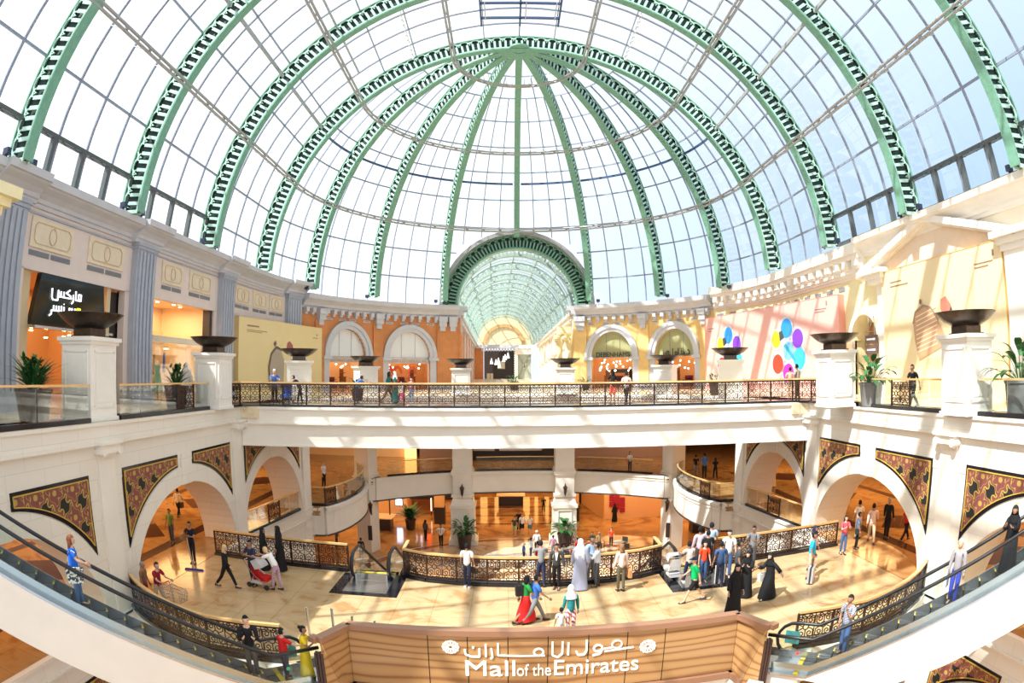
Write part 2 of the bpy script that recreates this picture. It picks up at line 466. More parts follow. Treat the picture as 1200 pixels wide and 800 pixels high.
# mosaic spandrel panels
def mosaic(s, u0, u1, c, a, zb, k, label):
    """between u0 and u1, top at zb+4.5k, lower edge following the arch of centre c"""
    mp = arc_side(s)
    ao, bo = a + 0.66 * (a / 4), 4.06 * k
    top = zb + 4.5 * k
    lo = lambda u: zb + ell(u, c, ao, bo)
    us = frange(u0, u1, 18)
    n = tag(empty('mosaic_panel', mp((u0 + u1) / 2, 0, 0)), label, 'mosaic')
    L = n.location.copy()
    m2 = lambda u, v, d: tuple(Vector(mp(u, v, d)) - L)
    b = MB(); b.strips(us, lo, top, -0.035, -0.001, m2); b.build('dark_border', BLACK, n)
    i0, i1 = u0 + .10, u1 - .10
    lo2 = lambda u: min(lo(u) + 0.08 + 0.13 * abs(u - c) / ao, top - 0.12)
    b = MB(); b.strips([max(i0, min(i1, q)) for q in frange(i0, i1, 18)], lo2, top - .11, -0.05, -0.034, m2); b.build('inlaid_field', DAM, n)
    # thin gold line
    g = MB(); q = frange(i0, i1, 18)
    for A, B in zip(q[:-1], q[1:]): g.bar(m2(A, lo2(A), -.055), m2(B, lo2(B), -.055), .03, .03)
    g.bar(m2(i0, top - .11, -.055), m2(i1, top - .11, -.055), .03, .03)
    g.bar(m2(i0, lo2(i0), -.055), m2(i0, top - .11, -.055), .03, .03)
    g.bar(m2(i1, lo2(i1), -.055), m2(i1, top - .11, -.055), .03, .03)
    g.build('gold_edging', mat('gold_mosaic', (0.62, 0.40, 0.07), .5), n)
side_nm = {-1: 'left', 1: 'right'}
for s in (-1, 1):
    sn = side_nm[s]
    mosaic(s, 9.68, 13.15, 9.15, 4.0, L2, 1, f'damask mosaic panel above the {sn} escalator, nearest of the {sn} arcade, dark border')
    mosaic(s, 14.92, 18.5, 19.05, 4.0, L2, 1, f'damask mosaic spandrel on the near side of the big open arch, {sn} arcade')
    mosaic(s, 19.62, 23.0, 19.05, 4.0, L2, 1, f'damask mosaic spandrel on the far side of the big open arch, {sn} arcade')
    mosaic(s, 24.28, 26.6, 26.95, 2.9, L2, 1, f'narrow damask mosaic where the white bridge meets the {sn} arcade')
    mosaic(s, 27.3, 29.75, 26.95, 2.9, L2, 1, f'sliver of damask mosaic behind the bridge, far end of the {sn} arcade')
    for c0, c1, w_ in ((9.68, 13.15, 'near'), (5.0, 8.6, 'nearest')):
        mosaic(s, c0, c1, 9.15, 4.0, L1, 5.6 / 6, f'shaded damask mosaic under the {sn} escalator, {w_} half of its arch')

# ---- floors
def floor_strip(b, xs, y0, y1, z0, z1):
    for a, c in zip(xs[:-1], xs[1:]):
        A0, A1, C0, C1 = y0(a), y1(a), y0(c), y1(c)
        if A1 - A0 < .01 and C1 - C0 < .01: continue
        b.hexa([(a, A0, z0), (c, C0, z0), (c, C1, z0), (a, A1, z0), (a, A0, z1), (c, C0, z1), (c, C1, z1), (a, A1, z1)])
b = MB(); b.box(-34, 36, -4, 100, -0.3, 0.0); struct(b.build('floor', FL1))
b = MB(); b.lathe([(11.5, .0), (11.5, .015)], (CX, 33.5, 0), 48); struct(b.build('floor_medallion', marble('pale_floor_marble', (.62, .50, .36), (.42, .26, .15), (.56, .43, .30), 1.6, .14)))
for r_, m_ in ((11.3, (.26, .10, .06)), (7.4, (.24, .26, .30)), (3.4, (.26, .10, .06))):
    b = MB(); b.ring(0, 0, r_ - .55, r_ - .55, r_, r_, 0, 2 * PI, .0, .022, lambda u, v, d: (CX + u, 33.5 + v, d), 48); struct(b.build('floor_ring', mat('ring_%d' % int(r_), m_, .15)))

def front_y(x):                       # front edge of the concourse deck
    q = abs(x - CX)
    pts = [(0, 12.9), (5.0, 12.9), (6.7, 12.95), (8.8, 12.7), (10.3, 13.05), (11.8, 13.75), (12.95, 14.6)]
    for (a, ya), (c, yc) in zip(pts[:-1], pts[1:]):
        if q <= c: return ya + (yc - ya) * (q - a) / (c - a)
    return 14.6
def back_y(x):                        # rear edge of the deck, bowed towards the camera
    q = abs(x - CX)
    if q < 4.75: return 19.72 + 0.62 * (q / 4.75) ** 2
    if q < 6.95: return 20.9
    return 20.75 + 0.25 * (q - 6.95) / 6
b = MB(); xs = sorted(set(frange(CX - HW, CX + HW, 44) + [CX - 6.95, CX - 4.75, CX + 4.75, CX + 6.95, CX - 5, CX + 5]))
floor_strip(b, xs, front_y, back_y, L2 - .45, L2); struct(b.build('floor_concourse', FL2))
b = MB()
for s in (-1, 1):
    x0 = CX + s * 12.0; x1 = CX + s * 30
    b.box(min(CX + s * (HW + .0), x1), max(CX + s * (HW + .0), x1), -5, 23.6, L2 - .5, L2 + .006)
    b.box(min(CX + s * (HW + .0), x1), max(CX + s * (HW + .0), x1), 23.6, 48, L2 - .5, L2 + .003)
    # strip carrying the bent last bay
    for a, c in zip(frange(23.6, 30.7, 4)[:-1], frange(23.6, 30.7, 4)[1:]):
        b.hexa([(CX + s * hw(a), a, L2 - .5), (CX + s * (HW + .02), a, L2 - .5), (CX + s * (HW + .02), c, L2 - .5), (CX + s * hw(c), c, L2 - .5),
                (CX + s * hw(a), a, L2 - .005), (CX + s * (HW + .02), a, L2 - .005), (CX + s * (HW + .02), c, L2 - .005), (CX + s * hw(c), c, L2 - .005)])
    # balcony pod
def pod_x(y):                         # half distance of the pod edge from the centre line
    t = 1 - ((y - 35.4) / 5.0) ** 2
    return 12.05 - 1.9 * math.sqrt(max(0, t))
for s in (-1, 1):
    ys = frange(30.75, 40.4, 20)
    for a, c in zip(ys[:-1], ys[1:]):
        b.hexa([(CX + s * (pod_x(a) + .14), a, L2 - .5), (CX + s * 13, a, L2 - .5), (CX + s * 13, c, L2 - .5), (CX + s * (pod_x(c) + .14), c, L2 - .5),
                (CX + s * (pod_x(a) + .14), a, L2 - .005), (CX + s * 13, a, L2 - .005), (CX + s * 13, c, L2 - .005), (CX + s * (pod_x(c) + .14), c, L2 - .005)])
def gal_y(x):                         # gallery edge, radius 15.5 about (CX, 29)
    q = min(abs(x - CX), 15.4)
    return 29 + math.sqrt(15.5 ** 2 - q * q) if q < 10.55 else 40.35
xs = frange(CX - 10.55, CX + 10.55, 24)
floor_strip(b, [-30] + [CX - 12.95, CX - 10.56] + xs + [CX + 10.56, CX + 12.95] + [32], lambda x: gal_y(x) if abs(x - CX) < 12.97 else 47.9, lambda x: 78, L2 - .5, L2 - .005)
struct(b.build('floor_gallery', FLO))

# fascias under the concourse deck's rear and front edges, the pods and the gallery
def fascia(nm, pts, ztop, zbot, th=.3, m=CREAM2, lip=True):
    b = MB()
    for (x0, y0), (x1, y1) in zip(pts[:-1], pts[1:]):
        b.bar((x0, y0, (ztop + zbot) / 2), (x1, y1, (ztop + zbot) / 2), th, ztop - zbot)
        if lip:
            b.bar((x0, y0, ztop - .12), (x1, y1, ztop - .12), th + .2, .16)
            b.bar((x0, y0, ztop - .38), (x1, y1, ztop - .38), th + .10, .07)
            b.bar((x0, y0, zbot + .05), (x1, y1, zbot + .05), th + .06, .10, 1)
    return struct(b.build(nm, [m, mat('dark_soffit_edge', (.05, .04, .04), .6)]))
for s in (-1, 1):
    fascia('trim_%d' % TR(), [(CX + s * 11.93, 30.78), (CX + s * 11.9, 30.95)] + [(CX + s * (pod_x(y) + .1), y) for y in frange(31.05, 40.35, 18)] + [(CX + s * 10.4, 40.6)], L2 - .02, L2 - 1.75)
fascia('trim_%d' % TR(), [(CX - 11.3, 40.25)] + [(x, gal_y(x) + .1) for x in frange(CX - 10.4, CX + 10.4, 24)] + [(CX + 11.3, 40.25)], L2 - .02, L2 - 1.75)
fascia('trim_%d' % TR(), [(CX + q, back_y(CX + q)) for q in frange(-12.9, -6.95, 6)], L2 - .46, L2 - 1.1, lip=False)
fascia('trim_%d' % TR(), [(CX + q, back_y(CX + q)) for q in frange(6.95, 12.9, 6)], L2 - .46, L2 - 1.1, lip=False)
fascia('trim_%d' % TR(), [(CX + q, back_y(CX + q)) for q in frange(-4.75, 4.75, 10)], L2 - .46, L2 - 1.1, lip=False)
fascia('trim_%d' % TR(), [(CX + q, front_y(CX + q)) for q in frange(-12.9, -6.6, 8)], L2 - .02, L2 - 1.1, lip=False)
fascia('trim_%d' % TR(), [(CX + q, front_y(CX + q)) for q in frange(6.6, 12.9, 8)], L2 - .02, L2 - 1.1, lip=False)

# ---- top gallery: side decks, bridge, rear deck with the half-round well
def bridge_y(x): return 25.35 - 1.35 * ((x - CX) / 12.8) ** 2
b = MB()
for s in (-1, 1):
    b.box(min(CX + s * (HW - .10), CX + s * 19.2), max(CX + s * (HW - .10), CX + s * 19.2), -5, 37.2, L3 - .5, L3)
    b.box(min(CX + s * 11.9, CX + s * 13.0), max(CX + s * 11.9, CX + s * 13.0), 23.9, 29.2, L3 - .5, L3)
floor_strip(b, frange(CX - 12.4, CX + 12.4, 20), bridge_y, lambda x: 29.0 + math.sqrt(max(0, .01)), L3 - .5, L3 + .001)
def well_y(x): return 29 + math.sqrt(max(0, 12.4 ** 2 - (x - CX) ** 2))
floor_strip(b, [CX - 12.79] + frange(CX - 12.4, CX + 12.4, 32) + [CX + 12.79], lambda x: well_y(x) if abs(x - CX) < 12.41 else 29.05, lambda x: 56, L3 - .5, L3)
floor_strip(b, [CX - 19.2, CX - 12.79], lambda x: 37.2, lambda x: 56, L3 - .5, L3)
floor_strip(b, [CX + 12.79, CX + 19.2], lambda x: 37.2, lambda x: 56, L3 - .5, L3)
b.box(-9, 9, 56, 131, L3 - .5, L3)
struct(b.build('floor_top_gallery', FL3))
# bridge beam with mouldings
b = MB(); xs = frange(CX - 12.75, CX + 12.75, 26)
for a, c in zip(xs[:-1], xs[1:]):
    ya, yc = bridge_y(a), bridge_y(c)
    for z0, z1, pr in ((9.85, 11.6, 0), (11.50, 11.61, .16), (10.92, 11.5, .07), (10.84, 10.92, .16), (9.85, 9.93, .05)):
        b.hexa([(a, ya - pr, z0), (c, yc - pr, z0), (c, yc + .5, z0), (a, ya + .5, z0), (a, ya - pr, z1), (c, yc - pr, z1), (c, yc + .5, z1), (a, ya + .5, z1)])
    b.hexa([(a, ya + .4, 9.86), (c, yc + .4, 9.86), (c, 29, 9.86), (a, 29, 9.86), (a, ya + .4, 10.0), (c, yc + .4, 10.0), (c, 29, 10.0), (a, 29, 10.0)])
    b.hexa([(a, 28.6, 9.85), (c, 28.6, 9.85), (c, 29, 9.85), (a, 29, 9.85), (a, 28.6, 11.59), (c, 28.6, 11.59), (c, 29, 11.59), (a, 29, 11.59)])
struct(b.build('wall_bridge', CREAM2))
fascia('trim_%d' % TR(), [(CX + 12.4 * S(R(q)), 29 + 12.4 * Cs(R(q)) + .15) for q in range(-90, 91, 9)], L3 - .02, L3 - 1.75)
# inner sides of the decks seen past the arcades: aisle ceilings
b = MB()
for s in (-1, 1):
    xa, xb = sorted((CX + s * (HW + 1.7), CX + s * 30))
    b.box(xa, xb, -5, 40, 9.9, 10.05)
    b.box(xa, xb, -5, 40, 4.95, 5.08)
b.box(-30, 32, 45, 78, 9.9, 10.05)
b.box(-30, 32, 46, 96, 4.95, 5.08)
for s in (-1, 1):
    xa, xb = sorted((CX + s * 11.6, CX + s * 30)); b.box(xa, xb, 30.9, 46, 9.9, 10.05); b.box(xa, xb, 30.9, 46, 4.95, 5.08)
struct(b.build('ceiling', mat('plaster_ceiling', (.75, .68, .58), .8)))
# outer walls of the aisles and back walls of the lower floors
b = MB()
for s in (-1, 1):
    xa, xb = sorted((CX + s * 26, CX + s * 26.4)); b.box(xa, xb, -5, 78, 0, 10)
b.box(-26, 28, 70, 70.4, L2, 10)
struct(b.build('wall_back', WARM))
# ================================================================ THE GLASS ROOF
DC = Vector((CX, 36.4, 18.9)); DR = 17.95
def lattice(RR, a0, a1, pitch=0.40, half=.18, depth=1.12, arcs=True):
    """three meshes of a curved box rib in its own plane XZ, thickness along Y"""
    fl, wb, dk = MB(), MB(), MB()
    P = lambda a, r, t: ((RR + r) * Cs(a), t, (RR + r) * S(a))
    n = max(8, int((a1 - a0) * RR / 1.0))
    def seg(mb, p, q, r0, r1, t0, t1):
        mb.hexa([P(p, r0, t0), P(q, r0, t0), P(q, r0, t1), P(p, r0, t1), P(p, r1, t0), P(q, r1, t0), P(q, r1, t1), P(p, r1, t1)])
    for k in range(n):
        p = a0 + (a1 - a0) * k / n; q = a0 + (a1 - a0) * (k + 1) / n
        seg(fl, p, q, -depth - .05, -depth + .04, -half - .07, half + .07)
        seg(fl, p, q, -.08, .0, -half - .03, half + .03)
        seg(dk, p, q, -depth + .04, -.08, -.03, .03)  # mid-plane sheet added so the slots read as dark
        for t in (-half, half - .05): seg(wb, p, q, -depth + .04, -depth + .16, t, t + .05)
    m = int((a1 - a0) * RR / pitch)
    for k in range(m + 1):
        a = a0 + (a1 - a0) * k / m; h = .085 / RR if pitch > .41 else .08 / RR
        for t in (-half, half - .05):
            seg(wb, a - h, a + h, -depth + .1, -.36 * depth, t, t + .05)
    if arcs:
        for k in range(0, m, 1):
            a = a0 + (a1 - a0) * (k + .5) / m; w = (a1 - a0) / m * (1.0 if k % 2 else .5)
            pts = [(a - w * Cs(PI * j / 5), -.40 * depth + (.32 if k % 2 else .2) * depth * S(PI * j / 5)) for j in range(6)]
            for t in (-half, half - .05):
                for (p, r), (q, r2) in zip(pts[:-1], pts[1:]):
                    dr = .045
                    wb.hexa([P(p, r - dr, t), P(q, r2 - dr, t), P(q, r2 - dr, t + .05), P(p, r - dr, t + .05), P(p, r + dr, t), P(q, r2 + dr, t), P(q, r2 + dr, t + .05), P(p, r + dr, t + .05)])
    return fl, wb, dk
def rib_thing(parts, label, group=None):
    t = empty('roof_rib', (0, 0, 0), 0, label, 'roof rib', group)
    parts[0].build('flange', GREEN, t); parts[1].build('lattice', GREENSUN, t); parts[2].build('slot_shade_sheet', GREENSHADE, t)
    return t
arch = rib_thing(lattice(DR, R(3.5), R(176.5)), 'x')
arch_y = [36.4, 28.4, 20.7, 13.0, 5.3]  # last arch lies out of view, included for the shadows it casts
names = ['large green lattice arch that closes the half dome, farthest of the full arches', 'green lattice arch second from the half dome, over the pale bridge ends',
         'green lattice arch third from the half dome, cut by the top of the frame', 'nearest green lattice arch, in the upper corners of the view', 'unseen green lattice arch overhead, nearest the camera, there for its shadows']
for i, y in enumerate(arch_y):
    o = arch if i == 0 else copy_tree(arch)
    o.location = (CX, y, DC.z); o['label'] = names[i]; o['group'] = 'full arches of the barrel roof'
half = rib_thing(lattice(DR, R(2.2), R(88.3)), 'x')
short = rib_thing(lattice(DR, R(22.5), R(88.3)), 'x')
hn = {-67.5: 'curved green dome rib at the far left of the half dome, above the cream hoarding', -45: 'curved green dome rib over the orange facade, second from the left',
      -22.5: 'curved green dome rib along the left edge of the tunnel vault', 22.5: 'curved green dome rib along the right edge of the tunnel vault',
      45: 'curved green dome rib over the yellow facade, second from the right', 67.5: 'curved green dome rib at the far right of the half dome, above the pink hoarding'}
first = True
for az, lb in hn.items():
    o = half if first else copy_tree(half); first = False
    o.location = DC; o.rotation_euler = (0, 0, PI / 2 - R(az)); o['label'] = lb; o['group'] = 'ribs of the half dome'
short.location = DC; short.rotation_euler = (0, 0, PI / 2); short['label'] = 'central green dome rib, dead straight, ending on the crown of the tunnel vault'; short['group'] = 'ribs of the half dome'
b = MB(); b.lathe([(.75, -.02), (.75, .12), (.3, .16)], (0, 0, 0), 20)
o = b.build('dome_boss', GREEN); o.location = DC + Vector((0, 0, DR - 1.12)); tag(o, 'round green plate where all dome ribs meet', 'boss')

def sp(az, el, r=0.0):
    rr = DR + r
    return (DC.x + rr * Cs(R(el)) * S(R(az)), DC.y + rr * Cs(R(el)) * Cs(R(az)), DC.z + rr * S(R(el)))
def cyl(y, el, sd, r=0.0):
    rr = DR + r
    return (DC.x + sd * rr * Cs(R(el)), y, DC.z + rr * S(R(el)))
Y0 = -6.0
# heavy purlins and rings (twin grey tubes with studs)
for el, nm in ((24.5, 'lowest'), (49.5, 'middle'), (74.0, 'topmost')):
    t = empty('ring_beam', (0, 0, 0), 0, f'{nm} heavy grey beam sweeping along the vault and round the half dome', 'beam')
    b = MB()
    for dz in (-.36, .36):
        e2 = el + dz
        pts = [cyl(y, e2, -1, -1.12) for y in (Y0, 10, 24, 36.4)] + [sp(a, e2, -1.12) for a in range(-86, 90, 4)] + [cyl(y, e2, 1, -1.12) for y in (36.4, 24, 10, Y0)]
        b.tube(pts, .08, 6)
    b.build('twin_tubes', STEEL, t, smooth=True)
    c = MB()
    for sd in (-1, 1):
        for y in frange(Y0, 36.4, 22):
            c.bar(cyl(y, el, sd, -1.2), cyl(y, el, sd, 0), .05, .05); c.bar(cyl(y, el - .5, sd, -1.1), cyl(y, el + .5, sd, -1.1), .20, .12)
    for a in frange(-90, 90, 32):
        c.bar(sp(a, el, -1.2), sp(a, el, 0), .05, .05); c.bar(sp(a, el - .5, -1.1), sp(a, el + .5, -1.1), .20, .12)
    c.build('brackets', STEEL, t)
# middle-weight blind rails at 38.5 degrees, in lengths between ribs
for sd in (-1, 1):
    b = MB()
    for y0, y1 in zip(arch_y[1:], arch_y[:-1]): b.bar(cyl(y0 + .35, 38.7, sd, -.45), cyl(y1 - .35, 38.7, sd, -.45), .12, .20)
    b.bar(cyl(34, 52.5, sd, -.3), cyl(24, 52.5, sd, -.3), .08, .16)
    tag(b.build('blind_rail', STEEL), f'straight grey blind rail between the arches, {side_nm[sd]} slope of the vault', 'rail')
t = empty('blind_rail', (0, 0, 0), 0, 'broken line of dark blue rails half way up the half dome', 'rail')
for a in range(-88, 90, 22):
    pass
for k in range(8):
    a0 = -90 + 22.5 * k + 1.5; a1 = a0 + 19.5; b = MB()
    for q in range(6): b.bar(sp(a0 + (a1 - a0) * q / 6, 38.5, -.4), sp(a0 + (a1 - a0) * (q + 1) / 6, 38.5, -.4), .10, .17)
    b.build('rail_length', mat('dark_blue_rail', (.05, .09, .2), .4), t)
# glazing bars
def in_tunnel(p): return p[1] > 50 and (p[0] - CX) ** 2 + max(0, p[2] - 19.0) ** 2 < 6.95 ** 2
b = MB()
thin = [8.7, 16.6, 33.0, 41.5, 58.0, 66.0]
for sd in (-1, 1):
    for y in frange(Y0 + .1, 36.4, 22):
        if min(abs(y - q) for q in arch_y) < .4: continue
        ang = frange(3.3, 90, 20)
        for p, q in zip(ang[:-1], ang[1:]): b.bar(cyl(y, p, sd), cyl(y, q, sd), .075, .13, up=(0, 1, 0))
    for e in thin + [82.0]: b.bar(cyl(Y0, e, sd), cyl(36.4, e, sd), .06, .12, up=(0, 0, 1))
b.bar(cyl(Y0, 90, 1), cyl(36.4, 90, 1), .08, .14)
for sd, nm in ((-1, 'left'), (1, 'right')):
    t = empty('light_string', (0, 0, 0), 0, f'string of tiny bulbs between the two farthest full arches, {nm} of the crown', 'lights')
    q = MB(); pts = [cyl(y, 65.2, sd, -.35) for y in frange(28.6, 36.2, 12)]; q.tube(pts, .03, 4); q.build('wire', STEEL, t)
    q = MB()
    for p in pts[1:-1]: q.lathe([(.01, -.16), (.08, -.08), (.08, .04), (.01, .08)], (p[0], p[1], p[2] - .12), 6)
    q.build_each('bulb', WHITE, t)
for y0 in (29.6,):
    for e0 in (84.4, 95.6): pass
struct(b.build('ceiling_glazing_bars_vault', BAR))
b = MB()
for k in range(33):
    a = -90 + 180 * k / 32
    if k % 4 == 0: continue
    top = 74 if k % 2 == 0 else 66
    ang = frange(1.3, top, 18)
    for p, q in zip(ang[:-1], ang[1:]):
        P, Q = sp(a, p), sp(a, q)
        if in_tunnel(P) or in_tunnel(Q): continue
        b.bar(P, Q, .07, .12, up=(S(R(a)), Cs(R(a)), .3))
for e in thin + [24.5, 49.5, 74, 81]:
    az = frange(-90, 90, 48)
    for p, q in zip(az[:-1], az[1:]):
        P, Q = sp(p, e), sp(q, e)
        if in_tunnel(P) or in_tunnel(Q): continue
        b.bar(P, Q, .06, .11)
struct(b.build('ceiling_glazing_bars_dome', BAR))
# roof vent with frame at the crown
t = empty('roof_vent', (CX, 33.0, 18.9 + DR), 0, 'rectangular ladder-like vent frame at the crown of the vault', 'vent')
b = MB()
for y in (-1.6, 0.2): b.box(-2.6, 2.6, y - .07, y + .07, -.5, -.34)
for x in (-2.6, 0, 2.6): b.box(x - .06, x + .06, -2.2, 1.2, -.5, -.36)
b.build('frame', mat('dark_blue_rail', (.05, .09, .2), .4), t)
b = MB()
for x in (-2.3, .35, 2.3): b.tube([(x, -2, -.6), (x, .2, -.6)], .04, 5)
b.build_each('opener', GREYLT, t)
# opening lights along the foot of the vault
for sd in (-1, 1):
    for i, (y0, y1) in enumerate(zip(arch_y[1:], arch_y[:-1])):
        if y0 > 22: continue
        if i == 1: pass
        t = MB(); mp = lambda u, v, d: (DC.x + sd * (DR * Cs(R(v)) - .12 + d), u, DC.z + DR * S(R(v)))
        n0 = 1 if sd == -1 else 1
        ys = frange(y0, y1, 4)
        for y in ys[:]:
            t.mbox(mp, y - .10 if y > y0 else y, y + .10 if y < y1 else y, 3.4, 8.7, -.12, .12)
        t.mbox(mp, y0, y1, 8.4, 8.9, -.14, .14); t.mbox(mp, y0, y1, 3.4, 3.8, -.14, .14)
        for y in ys[:-1]:
            t.bar(mp(y + .3, 8.1, -.2), mp(y + 1.5, 8.1, -.2), .05, .05); t.bar(mp(y + .5, 7.8, -.35), mp(y + .5, 8.4, -.05), .06, .06); t.bar(mp(y + 1.3, 7.8, -.35), mp(y + 1.3, 8.4, -.05), .06, .06)
        struct(t.build('window_frame_%d' % TR(), mat('dark_window_frame', (.10, .115, .12), .45)))
# glass
b = MB()
for sd in (-1, 1):
    ang = frange(3.2, 90, 22)
    for p, q in zip(ang[:-1], ang[1:]): b.face([cyl(Y0, p, sd, .03), cyl(36.4, p, sd, .03), cyl(36.4, q, sd, .03), cyl(Y0, q, sd, .03)])
struct(b.build('window_1', ROOFGL))
b = MB()
for a in frange(-90, 90, 48)[:-1]:
    for e in frange(1, 88, 24)[:-1]:
        pts = [sp(a, e, .03), sp(a + 3.75, e, .03), sp(a + 3.75, e + 3.625, .03), sp(a, e + 3.625, .03)]
        if any(in_tunnel(p) for p in pts): continue
        b.face(pts)
struct(b.build('window_2', ROOFGL))

# floodlights sitting on the cornice at the foot of each rib
def flood(p, rz, lb):
    t = empty('floodlight', p, rz, lb, 'floodlight', 'floodlights on the cornice')
    b = MB(); b.box(-.15, .15, -.10, .10, .08, .32); b.build('housing', mat('dark_blue_housing', (.03, .04, .09), .4), t)
    b = MB(); b.box(-.04, .04, -.04, .04, 0, .09); b.build('bracket', mat('dark_blue_housing', (.03, .04, .09), .4), t)
for s in (-1, 1):
    for y, w_ in ((13.0, 'nearest'), (20.7, 'second'), (28.4, 'third')):
        for dy in (-.75, .75):
            flood((CX + s * 17.3, y + dy, 19.92), 0, f'small dark floodlight on the {side_nm[s]} cornice, {"near" if dy < 0 else "far"} side of the {w_} arch foot')
    for a in (67.5, 45, 22.5):
        flood((CX + s * 17.2 * S(R(a + 2.6)), 36.4 + 17.2 * Cs(R(a + 2.6)), 19.32), 0, f'small dark floodlight on the {side_nm[s]} curved cornice, {"outermost" if a > 50 else "middle" if a > 30 else "next to the tunnel"}')

# ================================================================ THE TUNNEL VAULT BEYOND
TC = lambda y: (CX - 1.6 * (y - 53) / 74, 19.0)
TRAD = 6.7
hood = MB()
for k in range(24):
    p, q = PI * k / 24, PI * (k + 1) / 24
    def hp(a, r, y): return (CX + r * Cs(a), y, 19.0 + r * S(a))
    y0p = DC.y + math.sqrt(max(0, 17.9 ** 2 - (7.1 * Cs(p)) ** 2 - (7.1 * S(p) + .1) ** 2)); y0q = DC.y + math.sqrt(max(0, 17.9 ** 2 - (7.1 * Cs(q)) ** 2 - (7.1 * S(q) + .1) ** 2))
    hood.hexa([hp(p, 6.75, y0p - .3), hp(q, 6.75, y0q - .3), hp(q, 7.1, y0q - .3), hp(p, 7.1, y0p - .3), hp(p, 6.75, 55.5), hp(q, 6.75, 55.5), hp(q, 7.1, 55.5), hp(p, 7.1, 55.5)])
struct(hood.build('ceiling_tunnel_hood', STEEL))
f_, w_, d_ = lattice(6.75, R(0), R(180), .36, .35, 1.25, True)
t = empty('roof_rib', (CX, 53.4, 19.0), 0, 'deep dark green arch framing the mouth of the tunnel vault', 'roof rib')
f_.build('flange', GREEN, t); w_.build('lattice', GREEN, t); d_.build('slot_shade_sheet', GREENSHADE, t)
f_, w_, d_ = lattice(6.45, R(0), R(180), .42, .16, .75, True)
proto = empty('roof_rib', (0, 0, 0), 0, 'x', 'roof rib', 'ribs of the tunnel vault')
TG = noisy('grey_green_steel', (.40, .54, .48), .06, 4); f_.build('flange', TG, proto); w_.build('lattice', TG, proto)
words = ['first', 'second', 'third', 'fourth', 'fifth', 'sixth', 'seventh', 'eighth', 'ninth', 'tenth']
for i in range(10):
    o = proto if i == 0 else copy_tree(proto)
    y = 57.5 + 7.4 * i; o.location = (TC(y)[0], y, 19.0)
    o['label'] = f'pale green lattice hoop inside the tunnel vault, {words[i]} from its mouth' if i else 'pale green lattice hoop just behind the dark mouth of the tunnel vault'
b = MB(); g = MB()
for k in range(16):
    p, q = PI * k / 16, PI * (k + 1) / 16
    P = lambda a, y: (TC(y)[0] + 6.5 * Cs(a), y, 19.0 + 6.5 * S(a))
    g.face([P(p, 54), P(q, 54), P(q, 127), P(p, 127)])
    if k % 2 == 0 and k: b.bar(P(p, 54), P(p, 127), .14, .2)
for i in range(40):
    y = 54.5 + 1.85 * i
    for k in range(14): b.bar(P(PI * k / 14, y), P(PI * (k + 1) / 14, y), .07, .09)
struct(b.build('ceiling_tunnel_bars', TG))
struct(g.build('window_3', glass('tunnel_glass', (.86, .89, .89), .2)))
# end wall of the tunnel with a gable arch
ex, ey = -0.7, 126.8
mp = lambda u, v, d: (ex + u, ey + d, v)
b = MB()
b.strips([6.7 * -Cs(PI * j / 30) for j in range(31)], lambda u: 19.0, lambda u: 19.0 + math.sqrt(max(0, 6.7 ** 2 - u * u)), 0, .5, mp)
struct(b.build('wall_tunnel_end', mat('golden_cream', (.88, .74, .47), .7)))  # one even golden cream over the gable
b = MB(); b.ring(0, 18.9, 3.9, 3.9, 4.6, 4.6, .02, PI - .02, -.3, .0, mp, 24); struct(b.build('trim_%d' % TR(), mat('tan_band', (.62, .40, .18), .7)))
b = MB(); b.mbox(mp, -7.6, 3.2, 18.2, 19.0, -1.2, .3); 
for k in range(12): b.mbox(mp, -4.8 + k * .62, -4.5 + k * .62, 17.6, 18.2, -1.0, -.2)
struct(b.build('trim_%d' % TR(), GREYLT))
b = MB(); b.mbox(mp, -7.2, -4.4, L3, 18.2, -.8, 0); struct(b.build('wall_tunnel_left_block', ORANGE))
b = MB(); b.mbox(mp, -4.4, 2.4, L3, 17.9, 3.0, 3.2); struct(b.build('wall_tunnel_shop', DARKW))
b = MB(); b.mbox(mp, 2.4, 3.0, L3, 18.0, -.6, 0); b.mbox(mp, 3.0, 5.9, 16.9, 18.2, -.2, .2)
for k in range(14): b.mbox(mp, 2.2, 2.6, L3 + k * .5, L3 + k * .5 + .25, -.7, -.5)
struct(b.build('trim_%d' % TR(), TRIMC))
b = MB(); b.mbox(mp, 3.0, 5.9, L3, 16.9, .3, .5)
b.bar(mp(3.0, L3, .2), mp(5.9, 16.9, .2), .25, .25, 1); b.bar(mp(5.9, L3, .2), mp(3.0, 16.9, .2), .25, .25, 1)
tag(b.build('braced_shutter', [mat('grey_green_board', (.42, .47, .42), .6), mat('grey_brace', (.30, .34, .30), .6)]), 'grey green boarded shopfront with a diagonal cross, far end of the tunnel', 'shutter')
for i, (u, z, y) in enumerate([(-2.6, 15.4, -3), (-1.6, 15.2, -5), (-1.1, 15.5, -4), (-.9, 14.6, -6), (.3, 16.2, -5), (.9, 16.6, -3), (0.0, 15.8, -7)]):
    t = empty('pendant_lamp', mp(u, z, y), 0, None, 'lamp', 'white cone pendants')
    t['label'] = 'white cone pendant lamp hanging in front of the dark shop at the tunnel end'
    b = MB(); b.lathe([(.38, -.6), (.30, -.3), (.08, .55), (.03, .6)], (0, 0, 0), 10); b.build('cone_shade', mat('white_lamp_shade', (.95, .93, .98), .4, emit=(1, .95, 1), es=.6), t)
    b = MB(); b.tube([(0, 0, .6), (0, 0, 25.2 - z)], .015, 4); b.build('cord', RUBBER, t)
b = MB()
for u in (-3.6, -2.9): b.mbox(mp, u, u + .6, L3, L3 + 1.2, -2, -1)
